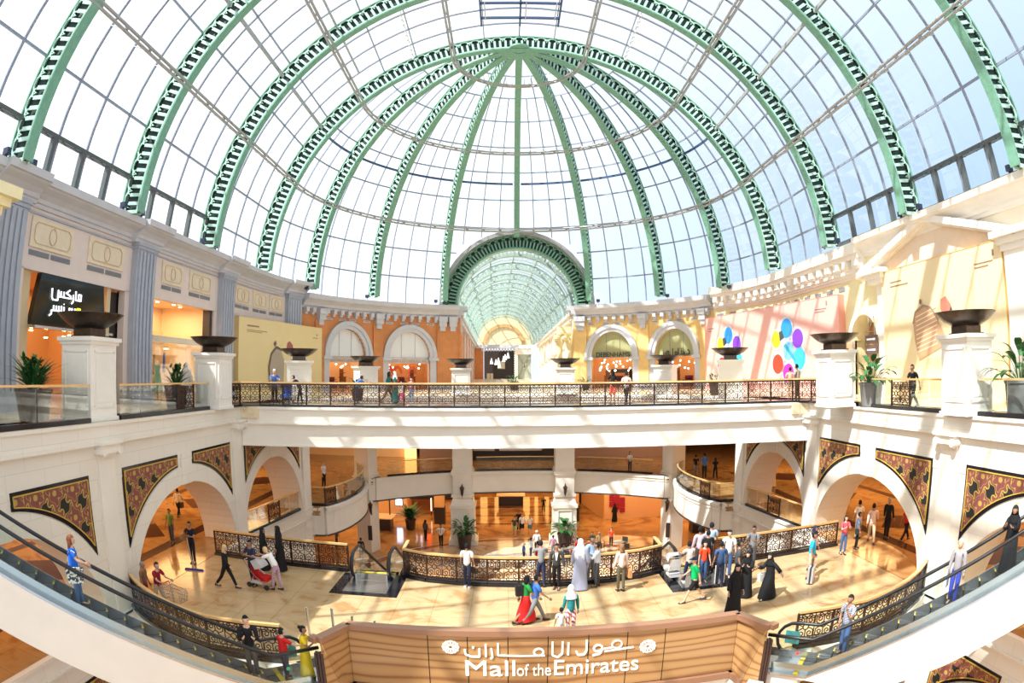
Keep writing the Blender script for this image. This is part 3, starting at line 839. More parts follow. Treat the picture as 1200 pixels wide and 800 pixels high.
for o_, n_ in zip(b.build_each('display_counter', [mat('pale_counter', (.6, .55, .4), .5)]), ('left', 'right')): tag(o_, f'{n_} one of two pale display counters before the dark shop at the tunnel end', 'counter')
b = MB(); b.mbox(mp, -1.4, .2, L3 + 2.2, L3 + 3.9, 2.7, 2.9); tag(b.build('wall_poster', mat('pale_counter', (.6, .55, .4), .5)), 'pale poster on the back of the dark shop at the tunnel end', 'poster')
# tunnel side walls
struct_w = []
for s, m in ((-1, ORANGE), (1, RCREAM)):
    b = MB(); x = CX + s * 6.3
    xe = ex + s * 6.6 + (1.2 if s > 0 else 0)
    b.bar((x, 54.6, (L3 + 19) / 2), (xe, 126, (L3 + 19) / 2), .5, 19 - L3)
    struct(b.build('wall_tunnel_%s' % side_nm[s], m))
    b = MB(); b.bar((x - s * .3, 54.6, 18.6), (xe - s * .3, 126, 18.6), .9, .5); b.bar((x - s * .3, 54.6, 18.95), (xe - s * .3, 126, 18.95), 1.3, .3)
    for k in range(7):
        y = 58 + 9.6 * k; xx = x + (xe - x) * (y - 54.6) / 71.4
        b.box(xx - .45, xx + .45, y - .5, y + .5, L3, 18.4)
    struct(b.build('trim_%d' % TR(), TRIMC if s > 0 else GREYLT))
# carved figure bracket and ornate columns by the tunnel's right side
t = empty('ornate_column', (5.6, 62, L3), 0, 'pair of cream carved columns with scrolled heads, right side of the tunnel mouth', 'column')
for dx in (0, 1.1):
    b = MB(); b.lathe([(.42, 0), (.42, .3), (.30, .4), (.27, 4.0), (.34, 4.3), (.5, 4.6), (.52, 4.8)], (dx, 0, 0), 14); b.build('shaft', RYEL, t, smooth=True)
b = MB(); b.box(-.6, 1.8, -.5, .5, 4.8, 5.4)
for q in range(6): b.lathe([(0.02, -.3), (.32, -.1), (.32, .1), (.02, .3)], (-.4 + .4 * q, -.5, 5.1 + .5 * (q % 2)), 8)
b.box(-.3, 1.5, -.4, .4, 5.4, 6.3); b.build('carved_head', RYEL, t)
# ================================================================ TOP GALLERY FACADES
FR = 18.22
def fac(s, ext=0.0):
    """u runs along the straight wall, then round the apse; d > 0 goes into the wall, d < 0 towards the hall"""
    def f(u, v, d):
        if u <= 36.4: return (CX + s * (FR + d), u, v)
        p = (u - 36.4) / FR
        return (CX + s * (FR + d) * Cs(p), 36.4 + (FR + d) * S(p), v)
    return f
def uaz(a): return 36.4 + FR * R(90 - a)
END = uaz(17.5)
def moul(mp, u0, u1, prof, m, nm=None, n=None):
    b = MB(); n = n or max(1, int((u1 - u0) / 1.2))
    for (v0, v1, d) in prof: b.mbox(mp, u0, u1, v0, v1, d, 0.25, n=n)
    return struct(b.build(nm or 'trim_%d' % TR(), m))

def band(n_, mp, u0, u1, v0, v1, m, th=.4, d=0.0):
    b = MB(); b.strips(frange(u0, u1, max(1, int((u1 - u0) / 1.0))), v0, v1, d, d + th, mp); return struct(b.build(n_, m))

# ---------------- left: grey and pink department store front
mL = fac(-1)
UG = uaz(68.5)
band('wall_left_upper', mL, -6, UG, 16.67, 19.35, PINKW)
for u0, u1 in ((11.6, 14.9), (21.9, 24.2), (31.1, 33.7), (41.2, UG)):
    band('wall_left_pier', mL, u0, u1, L3, 16.7, PINKW, .5)
band('wall_left_pier', mL, -6, 11.6, L3, 16.7, PINKW, .5)
band('wall_left_pier', mL, 33.7, 41.2, L3, 16.7, PINKW, .5)
CORN = [(18.95, .2), (18.95, -.10), (19.08, -.14), (19.12, -.22), (19.26, -.26), (19.42, -.46), (19.56, -.74), (19.62, -.80), (19.64, -.92), (19.92, -.96), (19.92, .25)]
def cornice(mp, u0, u1, prof, m, dz=0.0, dd=0.0):
    b = MB(); b.sweep(mp, frange(u0, u1, max(1, int((u1 - u0) / 1.2))), [(v + dz, d - (dd if d < .1 else 0)) for v, d in prof]); return struct(b.build('trim_%d' % TR(), m))
cornice(mL, -6, UG, CORN, GREYLT)
moul(mL, -6, UG, [(18.72, 18.80, -.08)], GREYST)
for i, uc in enumerate((13.6, 23.1, 32.35, 42.2)):
    b = MB(); w2 = .85
    b.mbox(mL, uc - w2, uc + w2, L3, 18.9, -.35, .1)
    b.mbox(mL, uc - w2 - .08, uc + w2 + .08, L3, L3 + .5, -.45, .1)
    for k in range(5):
        q = uc - .62 + .31 * k
        b.mbox(mL, q - .09, q + .09, L3 + .7, 18.6, -.43, -.34)
    for v0, v1, d, e in ((18.7, 18.85, .42, .05), (18.85, 19.0, .48, .1)): b.mbox(mL, uc - w2 - e, uc + w2 + e, v0, v1, -d, .1)
    cornice(mL, uc - w2 - .35, uc + w2 + .35, CORN, GREYLT, .03, .28)
    struct(b.build('trim_%d' % TR(), GREYST))
pn = [('nearest camera, above the black screen sign', 15.0, 17.7), ('second from the left, beside the fluted pilaster', 18.8, 21.5), ('left of the pair above the dress shop', 25.0, 27.1),
      ('right of the pair above the dress shop', 27.9, 30.5), ('left of three above the cream hoarding', 33.9, 36.1), ('middle of three above the cream hoarding', 36.7, 38.8), ('right of three above the cream hoarding', 39.2, 41.0)]
for lb, u0, u1 in pn:
    c0 = Vector(mL((u0 + u1) / 2, 17.45, 0))
    t = empty('relief_panel', c0, 0, f'cream relief panel with oval and grille, {lb}', 'panel', 'relief panels on the grey front')
    f = lambda u, v, d: tuple(Vector(mL(u, v, d)) - c0)
    b = MB(); b.mbox(f, u0, u1, 17.5, 18.62, -.08, -.002, n=2); b.build('plaque', PANEL, t)
    b = MB(); uc = (u0 + u1) / 2; hw_ = (u1 - u0) / 2 - .22
    P = [(-hw_ + .15, 17.66), (hw_ - .15, 17.66), (hw_, 17.8), (hw_, 18.3), (hw_ - .15, 18.45), (-hw_ + .15, 18.45), (-hw_, 18.3), (-hw_, 17.8), (-hw_ + .15, 17.66)]
    for p, q in zip(P[:-1], P[1:]): b.bar(f(uc + p[0], p[1], -.10), f(uc + q[0], q[1], -.10), .03, .03)
    for k in range(12):
        p, q = 2 * PI * k / 12, 2 * PI * (k + 1) / 12
        b.bar(f(uc + .22 * Cs(p), 18.05 + .32 * S(p), -.10), f(uc + .22 * Cs(q), 18.05 + .32 * S(q), -.10), .035, .035)
    b.build('relief_scroll', noisy('tan_relief', (.66, .50, .33), .05), t)
    for a0, a1 in ((u0 + .05, uc - .06), (uc + .06, u1 - .05)):
        b = MB(); b.mbox(f, a0, a1, 17.2, 17.4, -.03, -.002)
        for k in range(4): b.mbox(f, a0 + .03, a1 - .03, 17.22 + .045 * k, 17.235 + .045 * k, -.05, -.03)
        b.build('grille', mat('grey_grille', (.26, .27, .30), .5), t)

# shop interiors behind the left front
def shopbox(s, u0, u1, depth, v1, wall, nm, back=None):
    mp = fac(s); b = MB(); n = max(1, int((u1 - u0) / 1.5))
    b.mbox(mp, u0, u1, L3, v1, depth, depth + .2, n=n)
    b.mbox(mp, u0 - .2, u0, L3, v1, .4, depth); b.mbox(mp, u1, u1 + .2, L3, v1, .4, depth)
    b.mbox(mp, u0, u1, v1, v1 + .15, .4, depth, n=n)
    struct(b.build('wall_' + nm, wall))
    b = MB(); b.mbox(mp, u0, u1, L3 - .15, L3 + .006, -.1, depth, n=n); struct(b.build('floor_' + nm, FLO))
shopbox(-1, 14.9, 21.9, 5.5, 16.8, WARM, 'screen_shop')
shopbox(-1, 24.2, 31.1, 4.0, 16.9, WARM2, 'dress_shop')

# screen sign with neon lettering
sc = Vector(mL(17.9, 15.9, .25))
t = empty('shop_sign', sc, 0, 'black glossy screen sign with white and yellow neon Arabic lettering above the left shop', 'sign')
f = lambda u, v, d: tuple(Vector(mL(u, v, d)) - sc)
b = MB(); b.hexa([f(15.6, 14.7, .1), f(20.6, 14.7, .1), f(20.6, 14.7, .4), f(15.6, 14.7, .4), f(16.0, 16.66, .0), f(20.2, 16.66, .0), f(20.2, 16.66, .3), f(16.0, 16.66, .3)])
b.build('screen', mat('black_glossy_screen', (.012, .018, .016), .06), t)
b = MB(); b.bar(f(15.5, 14.62, -.05), f(20.7, 14.62, -.05), .5, .1); b.build('ledge', CHROME, t)
def strokes(b, S_, fn, r): 
    for st in S_:
        for p, q in zip(st[:-1], st[1:]): b.bar(fn(*p), fn(*q), r, r)
NE = mat('white_neon', (1, 1, 1), .5, emit=(.85, .88, 1), es=2.2); NY = mat('yellow_neon', (1, 1, 0), .5, emit=(.9, 1, .05), es=2)
# first word, laid out right to left on a 0..3 x 0..1 grid (u grows to the right)
w1 = [[(3.0, .42), (2.75, .42), (2.75, .8), (3.0, .8), (3.0, .35), (2.45, .35)], [(2.45, .35), (2.45, 1.0)],                     # meem alef
      [(2.2, .7), (2.2, .2), (2.05, .05)],                                                                                       # ra
      [(2.0, .4), (1.25, .4)], [(1.95, .4), (1.95, .55), (1.5, .75), (1.85, 1.0)],                                               # kaf
      [(1.25, .4), (1.25, .8)], [(1.25, .4), (.95, .4), (.95, .8)], [(.95, .4), (.7, .4), (.7, .85)], [(.7, .4), (.65, .12), (.2, .12), (.1, .3), (.1, .9)]]
w2 = [[(2.5, .45), (2.5, .8)], [(2.5, .45), (2.2, .45), (2.2, .8)], [(2.2, .45), (1.95, .45), (1.95, .8)], [(1.95, .45), (1.9, .15), (1.5, .15), (1.4, .3), (1.4, .8)],
      [(1.4, .45), (1.15, .45), (1.15, .85)], [(1.15, .45), (.9, .45), (.9, .8)], [(.9, .45), (.65, .45), (.65, .8)], [(.65, .45), (.4, .45), (.4, .8)], [(.4, .45), (.2, .45), (.2, .2), (.0, .05)],
      [(1.4, .98), (1.38, .98)], [(1.3, .12), (1.28, .12)]]
wy = [[(3.0, .45), (2.75, .45), (2.75, .8), (3.0, .8), (3.0, .2), (2.8, .02)]]
b = MB(); strokes(b, w1, lambda x, y: f(16.62 + x * .66, 15.66 + y * .55, -.02), .045); strokes(b, w2, lambda x, y: f(16.62 + x * .66, 15.08 + y * .55, .02), .045); b.build('white_letters', NE, t)
b = MB(); strokes(b, wy, lambda x, y: f(16.62 + x * .66, 15.08 + y * .55, .02), .07); b.build('yellow_letter', NY, t)
# inside the first shop: side panels, dark niche, shelves, downlights
b = MB(); b.mbox(mL, 15.0, 15.6, L3, 16.7, .3, .9); b.mbox(mL, 20.7, 21.0, L3, 16.7, .2, .7); struct(b.build('trim_%d' % TR(), mat('pale_gold_reveal', (.72, .55, .32), .5)))
b = MB(); b.mbox(mL, 21.0, 21.9, L3, 16.6, .5, .6); struct(b.build('wall_dark_niche', DARKW))
def bulbs(mp, lst, r, m=None, nm='downlight', lb=None, grp=None, place='ceiling of the shop'):
    for i, (u, v, d) in enumerate(lst):
        b = MB(); b.lathe([(.001, .0), (r, .0), (r, .04), (.001, .05)], (0, 0, 0), 8)
        o = b.build(nm, m or BULBW); o.location = mp(u, v, d); tag(o, lb, 'light', grp)
bulbs(mL, [(16.1, 14.5, .6), (16.8, 14.2, 2), (17.4, 14.3, 1), (18.4, 14.4, .8), (16.2, 14.0, 3), (17.0, 14.1, 3.2), (16.5, 13.8, 4), (19.2, 14.5, 1.2)], .09, BULB, lb='tiny warm downlight under the black screen sign', grp='downlights under the screen sign')
t = empty('display_board', mL(16.6, L3, 3.0), 0, 'dark display board standing inside the left shop behind the foliage', 'board')
b = MB(); b.box(-.05, .05, -.7, .7, 1.1, 2.6); b.build('board', mat('dark_maroon_board', (.06, .015, .012), .5), t); b = MB(); b.box(-.04, .04, -.05, .05, 0, 1.1); b.build('post', CHROME, t)

# dress shop: glazed front, grey bar, mannequins
t = empty('glazed_screen', mL(27.6, L3, .3), 0, 'glazed front of the dress shop with a grey transom bar', 'shop front')
o0 = t.location.copy(); f = lambda u, v, d: tuple(Vector(mL(u, v, d)) - o0)
b = MB(); b.mbox(f, 24.25, 31.05, 14.55, 14.85, 0, .15); b.mbox(f, 29.9, 30.3, L3, 14.6, 0, .15); b.mbox(f, 24.25, 24.35, L3, 16.6, 0, .1); b.build('frame', CHROME, t)
b = MB(); b.mbox(f, 24.35, 29.9, L3 + .02, 14.55, .05, .08, n=4); b.build('pane', SHOPGL, t)
b = MB(); b.mbox(mL, 30.75, 31.05, L3, 16.7, .1, .6); struct(b.build('trim_%d' % TR(), DARKW))
bulbs(mL, [(25.3, 16.75, 1.2), (26.8, 16.75, 1.4), (28.4, 16.75, 1.3), (29.6, 16.75, 1.6)], .10, lb='round downlight in the ceiling of the dress shop', grp='downlights of the dress shop')
bulbs(mL, [(25.0, 15.1, 2.6), (25.2, 14.2, 1.6), (26.6, 14.3, 1.8), (28.2, 14.3, 1.6)], .14, lb='bright lamp behind the transom of the dress shop', grp='lamps behind the transom')
b = MB(); b.mbox(mL, 24.3, 29.0, 14.6, 15.3, 2.4, 2.5); struct(b.build('wall_shop_bulkhead', WARM))

# ---------------- left apse: orange render with two arches
def apse(s, wallm, arches, u0, tag_):
    mp = fac(s)
    def lo(u):
        for c, a, _ in arches:
            if abs(u - c) < a + .0: return 14.4 + ell(u, c, a, 2.35)
        return L3
    us = frange(u0, END, 22)
    for c, a, _ in arches: us += [c - a * Cs(PI * j / 20) for j in range(21)]
    us = sorted(set(round(x, 4) for x in us if u0 <= x <= END))
    b = MB()
    # under the springing the opening runs straight down
    def lo2(u):
        for c, a, _ in arches:
            if abs(u - c) < a: return 14.4 + ell(u, c, a, 2.35)
        return L3
    b.strips(us, lo2, 18.4, 0, .55, mp)
    struct(b.build('wall_apse_' + tag_, wallm))
    for c, a, _ in arches:
        t = MB()
        t.ring(c, 14.4, a, 2.35, a + .62, 2.95, 0, PI, -.16, .1, mp, 18)
        t.ring(c, 14.4, a + .34, 2.66, a + .66, 2.99, 0, PI, -.26, -.1, mp, 18)
        for sg in (-1, 1):
            q = c + sg * (a + .32)
            t.mbox(mp, q - .46, q + .46, 14.18, 14.45, -.30, .1)
            t.mbox(mp, q - .3 , q + .3, L3, 14.2, -.05, .1)
        struct(t.build('trim_%d' % TR(), GREYLT))
    n = 26
    cornice(mp, u0, END, [(18.15, .2), (18.15, -.16), (18.3, -.2), (18.34, -.34), (18.55, -.46), (18.72, -.70), (18.80, -.86), (18.84, -.92), (18.9, -.94), (19.22, -.98), (19.24, .25)], GREYLT)
    t = MB(); k = 0; u = u0 + .5
    while u < END - .2:
        t.mbox(mp, u - .17, u + .17, 17.85, 18.2, -.42, .05); t.mbox(mp, u - .13, u + .13, 17.66, 17.85, -.26, .05); u += .80
    struct(t.build('trim_%d' % TR(), GREYLT))
    # long console brackets and shallow pilaster strips
    ps = sorted([arches[0][0] - arches[0][1] - 1.15, (arches[0][0] + arches[1][0]) / 2, arches[1][0] + arches[1][1] + 1.15, END - .5])
    for q in ps:
        t = MB(); t.mbox(mp, q - .5, q + .5, L3, 17.3, -.14, .05); struct(t.build('wall_pilaster_' + tag_, wallm))
        t = MB()
        for v0, v1, d, w_ in ((17.75, 18.2, .55, .42), (17.3, 17.75, .45, .36), (16.9, 17.3, .32, .26)): t.mbox(mp, q - w_, q + w_, v0, v1, -d, .05)
        t.mbox(mp, q - .6, q + .6, L3, L3 + .5, -.22, .05)
        struct(t.build('trim_%d' % TR(), GREYLT))
    # small slot vents between the brackets
    t = MB()
    for c, a, _ in arches:
        for q in (-2.0, -.55, .55, 2.0): t.mbox(mp, c + q - .35, c + q + .35, 17.38, 17.56, -.05, .05); t.mbox(mp, c + q - .25, c + q + .25, 17.43, 17.51, -.07, -.04, 1)
    struct(t.build('trim_%d' % TR(), [GREYLT, mat('grey_grille', (.26, .27, .30), .5)]))
    # shop spaces
    for c, a, nm in arches:
        b = MB(); b.mbox(mp, c - a - .6, c + a + .6, L3, 17.2, 4.0, 4.2, n=3); b.mbox(mp, c - a - .8, c - a - .6, L3, 17.2, .5, 4); b.mbox(mp, c + a + .6, c + a + .8, L3, 17.2, .5, 4)
        b.mbox(mp, c - a - .6, c + a + .6, 17.0, 17.2, .5, 4, n=3)
        struct(b.build('wall_shop_' + nm, WARM if s > 0 or nm == 'left_b' else WARM2))
        b = MB(); b.mbox(mp, c - a - .6, c + a + .6, L3 - .1, L3 + .01, -.1, 4, n=3); struct(b.build('floor_shop_' + nm, FLO))
AL = [(uaz(51.8), 1.92, 'left_a'), (uaz(32), 1.98, 'left_b')]
AR = [(uaz(28.2), 1.95, 'right_a'), (uaz(47.7), 2.02, 'right_b')]
apse(-1, ORANGE, AL, UG, 'left')
apse(1, YELLOW, sorted(AR), uaz(61), 'right')
# returns of the two apse ends towards the tunnel
for s, m in ((-1, ORANGE), (1, YELLOW)):
    mp = fac(s); x0, y0, _ = mp(END, 0, 0)
    b = MB(); b.bar((x0, y0, (L3 + 18.4) / 2), (x0 - s * 0.1, y0 + 1.2, (L3 + 18.4) / 2), .5, 18.4 - L3); struct(b.build('wall_return_%s' % side_nm[s], m))
    b = MB()
    for v0, v1, e in ((18.15, 18.4, .3), (18.4, 18.8, .5), (18.8, 19.22, .85)): b.box(x0 - e, x0 + e, y0 - .1, y0 + 1.2, v0, v1)
    for k in range(3): b.box(x0 - s * .1 - .25, x0 - s * .1 + .25, y0 + .1 + .4 * k, y0 + .3 + .4 * k, 16.9 - .2 * k, 18.15)
    struct(b.build('trim_%d' % TR(), GREYLT))

def lunette(s, c, a, m, nm, lb):
    mp = fac(s); o0 = Vector(mp(c, 14.4, .3)); f = lambda u, v, d: tuple(Vector(mp(u, v, d)) - o0)
    t = empty(nm, o0, 0, lb, 'fanlight')
    b = MB(); us = [c - a * Cs(PI * j / 16) for j in range(17)]
    b.strips(us, 14.42, lambda u: 14.42 + ell(u, c, a, 2.35), .30, .36, f); b.build('pane', m, t)
    b = MB(); b.mbox(f, c - a, c + a, 14.36, 14.46, .22, .40, n=3)
    for q in (-.33, .33): b.mbox(f, c + q * a - .02, c + q * a + .02, 14.42, 14.42 + 2.2, .27, .31)
    b.build('frame', CHROME, t)
    return t
lunette(-1, AL[0][0], 1.92, mat('frosted_white_pane', (.78, .82, .84), .35), 'fanlight', 'frosted white half-round fanlight in the left one of the orange wall arches')
lunette(-1, AL[1][0], 1.98, mat('frosted_white_pane', (.78, .82, .84), .35), 'fanlight', 'frosted white half-round fanlight in the orange wall arch next to the tunnel')
ol = mat('olive_reflecting_pane', (.42, .42, .22), .08)
lunette(1, AR[0][0], 1.95, ol, 'fanlight', 'olive half-round fanlight above black Latin letters, yellow wall arch next to the tunnel')
lunette(1, AR[1][0], 2.02, ol, 'fanlight', 'olive half-round fanlight above Arabic letters, yellow wall arch by the pink hoarding')
for s, (c, a, _), lb in ((-1, AL[0], 'left'), (-1, AL[1], 'right')):
    mp = fac(s); o0 = Vector(mp(c, 14.0, .3)); f = lambda u, v, d: tuple(Vector(mp(u, v, d)) - o0)
    t = empty('shop_sign', o0, 0, f'grey fascia sign with small gold letters in the {lb} orange wall arch', 'sign')
    b = MB(); b.mbox(f, c - a, c + a, 13.95, 14.36, .25, .34, n=3); b.build('fascia', GREYLT, t)
    b = MB(); random.seed(3 if lb == 'left' else 5)
    q = c - a * .8
    while q < c + a * .8:
        w_ = random.uniform(.10, .22); b.mbox(f, q, q + .05, 14.03, 14.28, .20, .25); b.mbox(f, q, q + w_, 14.03, 14.08, .20, .25); b.mbox(f, q + w_ - .04, q + w_, 14.03, 14.2, .20, .25); q += w_ + .08
    b.build('letters', mat('gold_letters', (.6, .38, .2), .4), t)
    b = MB(); b.mbox(f, c - a, c - a + .12, L3, 13.95, .3, .4); b.mbox(f, c + a - .12, c + a, L3, 13.95, .3, .4); b.build_each('jamb', TRIMC, t)

# raised text helper: real letter meshes
def text_obj(body, size, m, name='letters', ext=.02, parent=None):
    c = bpy.data.curves.new(name, 'FONT'); c.body = body; c.size = size; c.extrude = ext; c.align_x = 'CENTER'
    o = bpy.data.objects.new(name, c); col.objects.link(o)
    dg = bpy.context.evaluated_depsgraph_get(); dg.update()
    me = bpy.data.meshes.new_from_object(o.evaluated_get(dg)); bpy.data.objects.remove(o); bpy.data.curves.remove(c)
    me.materials.clear(); me.materials.append(m)
    o = bpy.data.objects.new(name, me); col.objects.link(o)
    if parent: o.parent = parent
    return o
INK = mat('black_letter', (.02, .02, .02), .4)
def on_wall(o, mp, u, v, d):
    a = Vector(mp(u - .3, v, d)); c = Vector(mp(u + .3, v, d)); p = Vector(mp(u, v, d)); e = (c - a).normalized()
    return p, e
# right-hand facades run u away from the camera, so reading direction is reversed
def place_text(o, p, e, z=(0, 0, 1)):
    zv = Vector(z); n = e.cross(zv).normalized()
    o.matrix_world = Matrix(((e.x, zv.x, n.x, p.x), (e.y, zv.y, n.y, p.y), (e.z, zv.z, n.z, p.z), (0, 0, 0, 1)))
mR = fac(1)
t = text_obj('DEBENHAMS', .62, INK, 'shop_sign'); p, e = on_wall(t, mR, AR[0][0], 14.47, .12); place_text(t, p, -e); t.scale = (.92, 1, 1)
tag(t, 'black Latin shop letters across the yellow wall arch next to the tunnel', 'sign')
b = MB()
deb = [[(3.6, .0), (3.2, .0)], [(3.6, 0), (3.6, .35), (3.4, .5)], [(3.1, 0), (2.5, 0)], [(3.0, 0), (3.0, .3)], [(2.7, 0), (2.7, .45)], [(2.3, 0), (2.3, .7)], [(2.3, 0), (1.9, 0), (1.9, .3), (2.1, .3), (2.1, 0)],
       [(1.6, 0), (1.6, .7)], [(1.3, 0), (.9, 0), (.9, .4), (1.1, .4), (1.1, 0)], [(.7, 0), (.7, .3)], [(.5, .3), (.5, -.1), (.35, -.2)], [(3.0, -.15), (2.95, -.15)], [(2.7, .6), (2.65, .6)], [(.5, .45), (.46, .45)]]
p, e = on_wall(None, mR, AR[1][0], 14.52, .12)
strokes(b, deb, lambda x, y: tuple(p + (-e) * (x * .85 - 1.7) + Vector((0, 0, y * .8))), .07)
tag(b.build('shop_sign', INK), 'black Arabic shop letters across the yellow wall arch by the pink hoarding', 'sign')
# lamp clusters and furniture in the arched shops
for s, (c, a, nm), n, col_ in ((1, AR[0], 26, 'yellow arch shop by the tunnel'), (1, AR[1], 20, 'shop by the pink hoarding'), (-1, AL[0], 6, 'left orange arch shop'), (-1, AL[1], 10, 'orange arch shop by the tunnel')):
    mp = fac(s); random.seed(n)
    for k in range(n):
        b = MB(); b.lathe([(.001, -.08), (.07, -.04), (.07, .04), (.001, .08)], (0, 0, 0), 6)
        o = b.build('pendant_bulb', BULBW); o.location = mp(c + random.uniform(-a * .85, a * .85), random.uniform(13.15, 14.25) if s > 0 else random.uniform(13.5, 13.9), random.uniform(.8, 2.6)); tag(o, f'tiny glowing bulb in the {col_}', 'bulb', f'bulbs in the {col_}')
    for k, (q, w_, h, m_) in enumerate([(-.9, .5, 1.5, DARKW), (.2, .8, 1.1, mat('dark_red_rack', (.18, .02, .04), .5)), (1.2, .4, 1.8, mat('brown_rack', (.25, .10, .03), .5))]):
        o0 = Vector(mp(c + q, L3, 2.6)); tt = empty('display_rack', o0, math.atan2(o0.y - 36.4, o0.x - CX), f'{["dark", "dark red", "tall brown"][k]} display rack inside the {col_}', 'rack', None)
        b = MB(); b.box(-.25, .25, -w_ / 2, w_ / 2, .1, h * .6); b.box(-.3, .3, -w_ / 2 - .05, w_ / 2 + .05, h * .6, h * .6 + .06); b.build('cabinet', m_, tt)
        b = MB(); b.box(.18, .25, -w_ / 2, w_ / 2, h * .6, h); b.box(-.2, .2, -w_ / 2 + .05, w_ / 2 - .05, h * .8, h * .84); b.build('shelf', m_, tt)
b = MB(); mp = fac(1); b.mbox(mp, AR[0][0] - .9, AR[0][0] + .6, 13.0, 13.35, 2.2, 2.9); tag(b.build('shop_canopy', DARKW), 'dark hanging canopy inside the yellow arch shop by the tunnel', 'canopy')
for q, m_ in ((-1.1, (.75, .05, .03)), (-.3, (.70, .12, .02)), (1.0, (.8, .2, .1))):
    b = MB(); mp = fac(-1); b.ring(AL[1][0] + q, 13.0, .25, .45, .42, .75, 0, 1.6 * PI, 2.0, 2.1, mp, 12); tag(b.build('wall_graphic', mat('red_swirl' + str(q), m_, .5)), 'red swirl graphic in the orange arch shop beside the tunnel', 'graphic', 'red swirls in the orange arch shop')

# ---------------- right: cream and yellow front, doorway, pediment
band('wall_right_upper', mR, 28.2, uaz(61), L3, 19.0, RYEL)
b = MB()
def lod(u): return 14.6 + ell(u, 26.75, 1.3, 1.35) if abs(u - 26.75) < 1.3 else L3
b.strips(sorted(set([25.0, 28.2] + [round(26.75 - 1.3 * Cs(PI * j / 16), 4) for j in range(17)])), lod, 19.0, 0, 1.2, mR); struct(b.build('wall_right_doorway', RYEL))
b = MB(); b.ring(26.75, 14.6, 1.3, 1.35, 1.62, 1.7, 0, PI, -.12, .1, mR, 14); b.mbox(mR, 25.3, 25.55, L3, 14.6, -.1, .1); b.mbox(mR, 27.95, 28.2, L3, 14.6, -.1, .1); struct(b.build('trim_%d' % TR(), RCREAM))
b = MB(); b.mbox(mR, 25.2, 28.3, L3, 16.2, 3.5, 3.7); b.mbox(mR, 25.0, 25.4, L3, 16.2, 1.2, 3.5); b.mbox(mR, 28.1, 28.3, L3, 16.2, 1.2, 3.5); b.mbox(mR, 25.2, 28.3, 16.0, 16.2, 1.2, 3.5); struct(b.build('wall_right_passage', noisy('peach_wall', (.80, .52, .34), .04)))
b = MB(); b.mbox(mR, 25.3, 28.3, L3 - .1, L3 + .01, 0, 3.6); struct(b.build('floor_right_passage', FL3))
b = MB()
for k in range(7): b.mbox(mR, 25.5 + .42 * k, 25.53 + .42 * k, 14.3, 15.9, .9, .95)
for k in range(5): b.mbox(mR, 25.5, 28.0, 14.35 + .35 * k, 14.38 + .35 * k, .9, .95)
tag(b.build('doorway_lattice', mat('tan_lattice', (.55, .36, .18), .5)), 'tan lattice screen filling the head of the arched doorway, right wall', 'screen')
t = empty('direction_sign', mR(25.7, 14.55, -.3), 0, 'two small brown direction signs hanging in the arched doorway', 'sign')
for dz in (0, .55):
    b = MB(); b.box(-.04, .04, -.55, .55, -.2 - dz, .22 - dz); b.build('board', mat('brown_sign_board', (.14, .09, .08), .4), t)
    b = MB(); b.box(-.06, -.04, -.4, -.15, -.04 - dz, .06 - dz); b.box(-.06, -.04, -.1, .4, -.03 - dz, .05 - dz); b.build('lettering', SIGNW, t)
b = MB(); b.box(-.02, .02, -.3, -.27, .22, 1.2); b.box(-.02, .02, .27, .3, .22, 1.2); b.build_each('hanger', CHROME, t)
band('wall_right_upper', mR, -6, 25.0, L3, 19.0, RCREAM)
cornice(mR, -6, 26.2, CORN, TRIMC)
moul(mR, 26.2, uaz(61.5), [(17.95, 18.1, -.1), (18.1, 18.25, -.22), (18.25, 18.4, -.34), (18.4, 18.95, -.30), (18.95, 19.2, -.62), (19.2, 19.75, -.82)], TRIMC)
t = MB(); u = 26.6
while u < uaz(62): t.mbox(mR, u - .26, u + .26, 18.55, 18.95, -.62, -.2); t.mbox(mR, u - .18, u + .18, 18.4, 18.55, -.5, -.2); u += 1.02
struct(t.build('trim_%d' % TR(), TRIMC))
t = MB()
for k in range(12): u = 28.6 + 1.45 * k; t.mbox(mR, u, u + .7, 17.45, 17.68, -.04, .05)
struct(t.build('trim_%d' % TR(), mat('grey_grille', (.26, .27, .30), .5)))
# pediment
t = MB()
t.mbox(mR, 24.2, 25.05, L3, 17.9, -.25, .1); t.mbox(mR, 13.4, 15.2, L3, 17.9, -.5, .1)
for v0, v1, d, e in ((17.3, 17.55, .62, .08), (17.55, 17.8, .75, .2), (17.8, 18.05, .95, .4)):
    t.mbox(mR, 24.2 - e, 25.3 + e, v0, v1, -d, .1); t.mbox(mR, 13.4 - e, 15.2 + e, v0, v1, -d, .1)
for p, q in (((26.3, 17.95), (20.2, 19.75)), ((20.2, 19.75), (14.2, 17.95))):
    for dd, th in ((.75, .30), (.5, .5)):
        A0, A1 = p[1], q[1]
        t.hexa([mR(p[0], A0 - th / 2 - .05, -dd), mR(q[0], A1 - th / 2 - .05, -dd), mR(q[0], A1 - th / 2 - .05, .1), mR(p[0], A0 - th / 2 - .05, .1), mR(p[0], A0 + .12, -dd), mR(q[0], A1 + .12, -dd), mR(q[0], A1 + .12, .1), mR(p[0], A0 + .12, .1)])
struct(t.build('trim_%d' % TR(), TRIMC))
b = MB(); b.hexa([mR(25.9, 17.9, -.2), mR(14.6, 17.9, -.2), mR(14.6, 17.9, .1), mR(25.9, 17.9, .1), mR(20.3, 19.5, -.2), mR(20.1, 19.5, -.2), mR(20.1, 19.5, .1), mR(20.3, 19.5, .1)]); struct(b.build('wall_right_tympanum', noisy('peach_plaster', (.84, .68, .53), .03)))
b = MB()
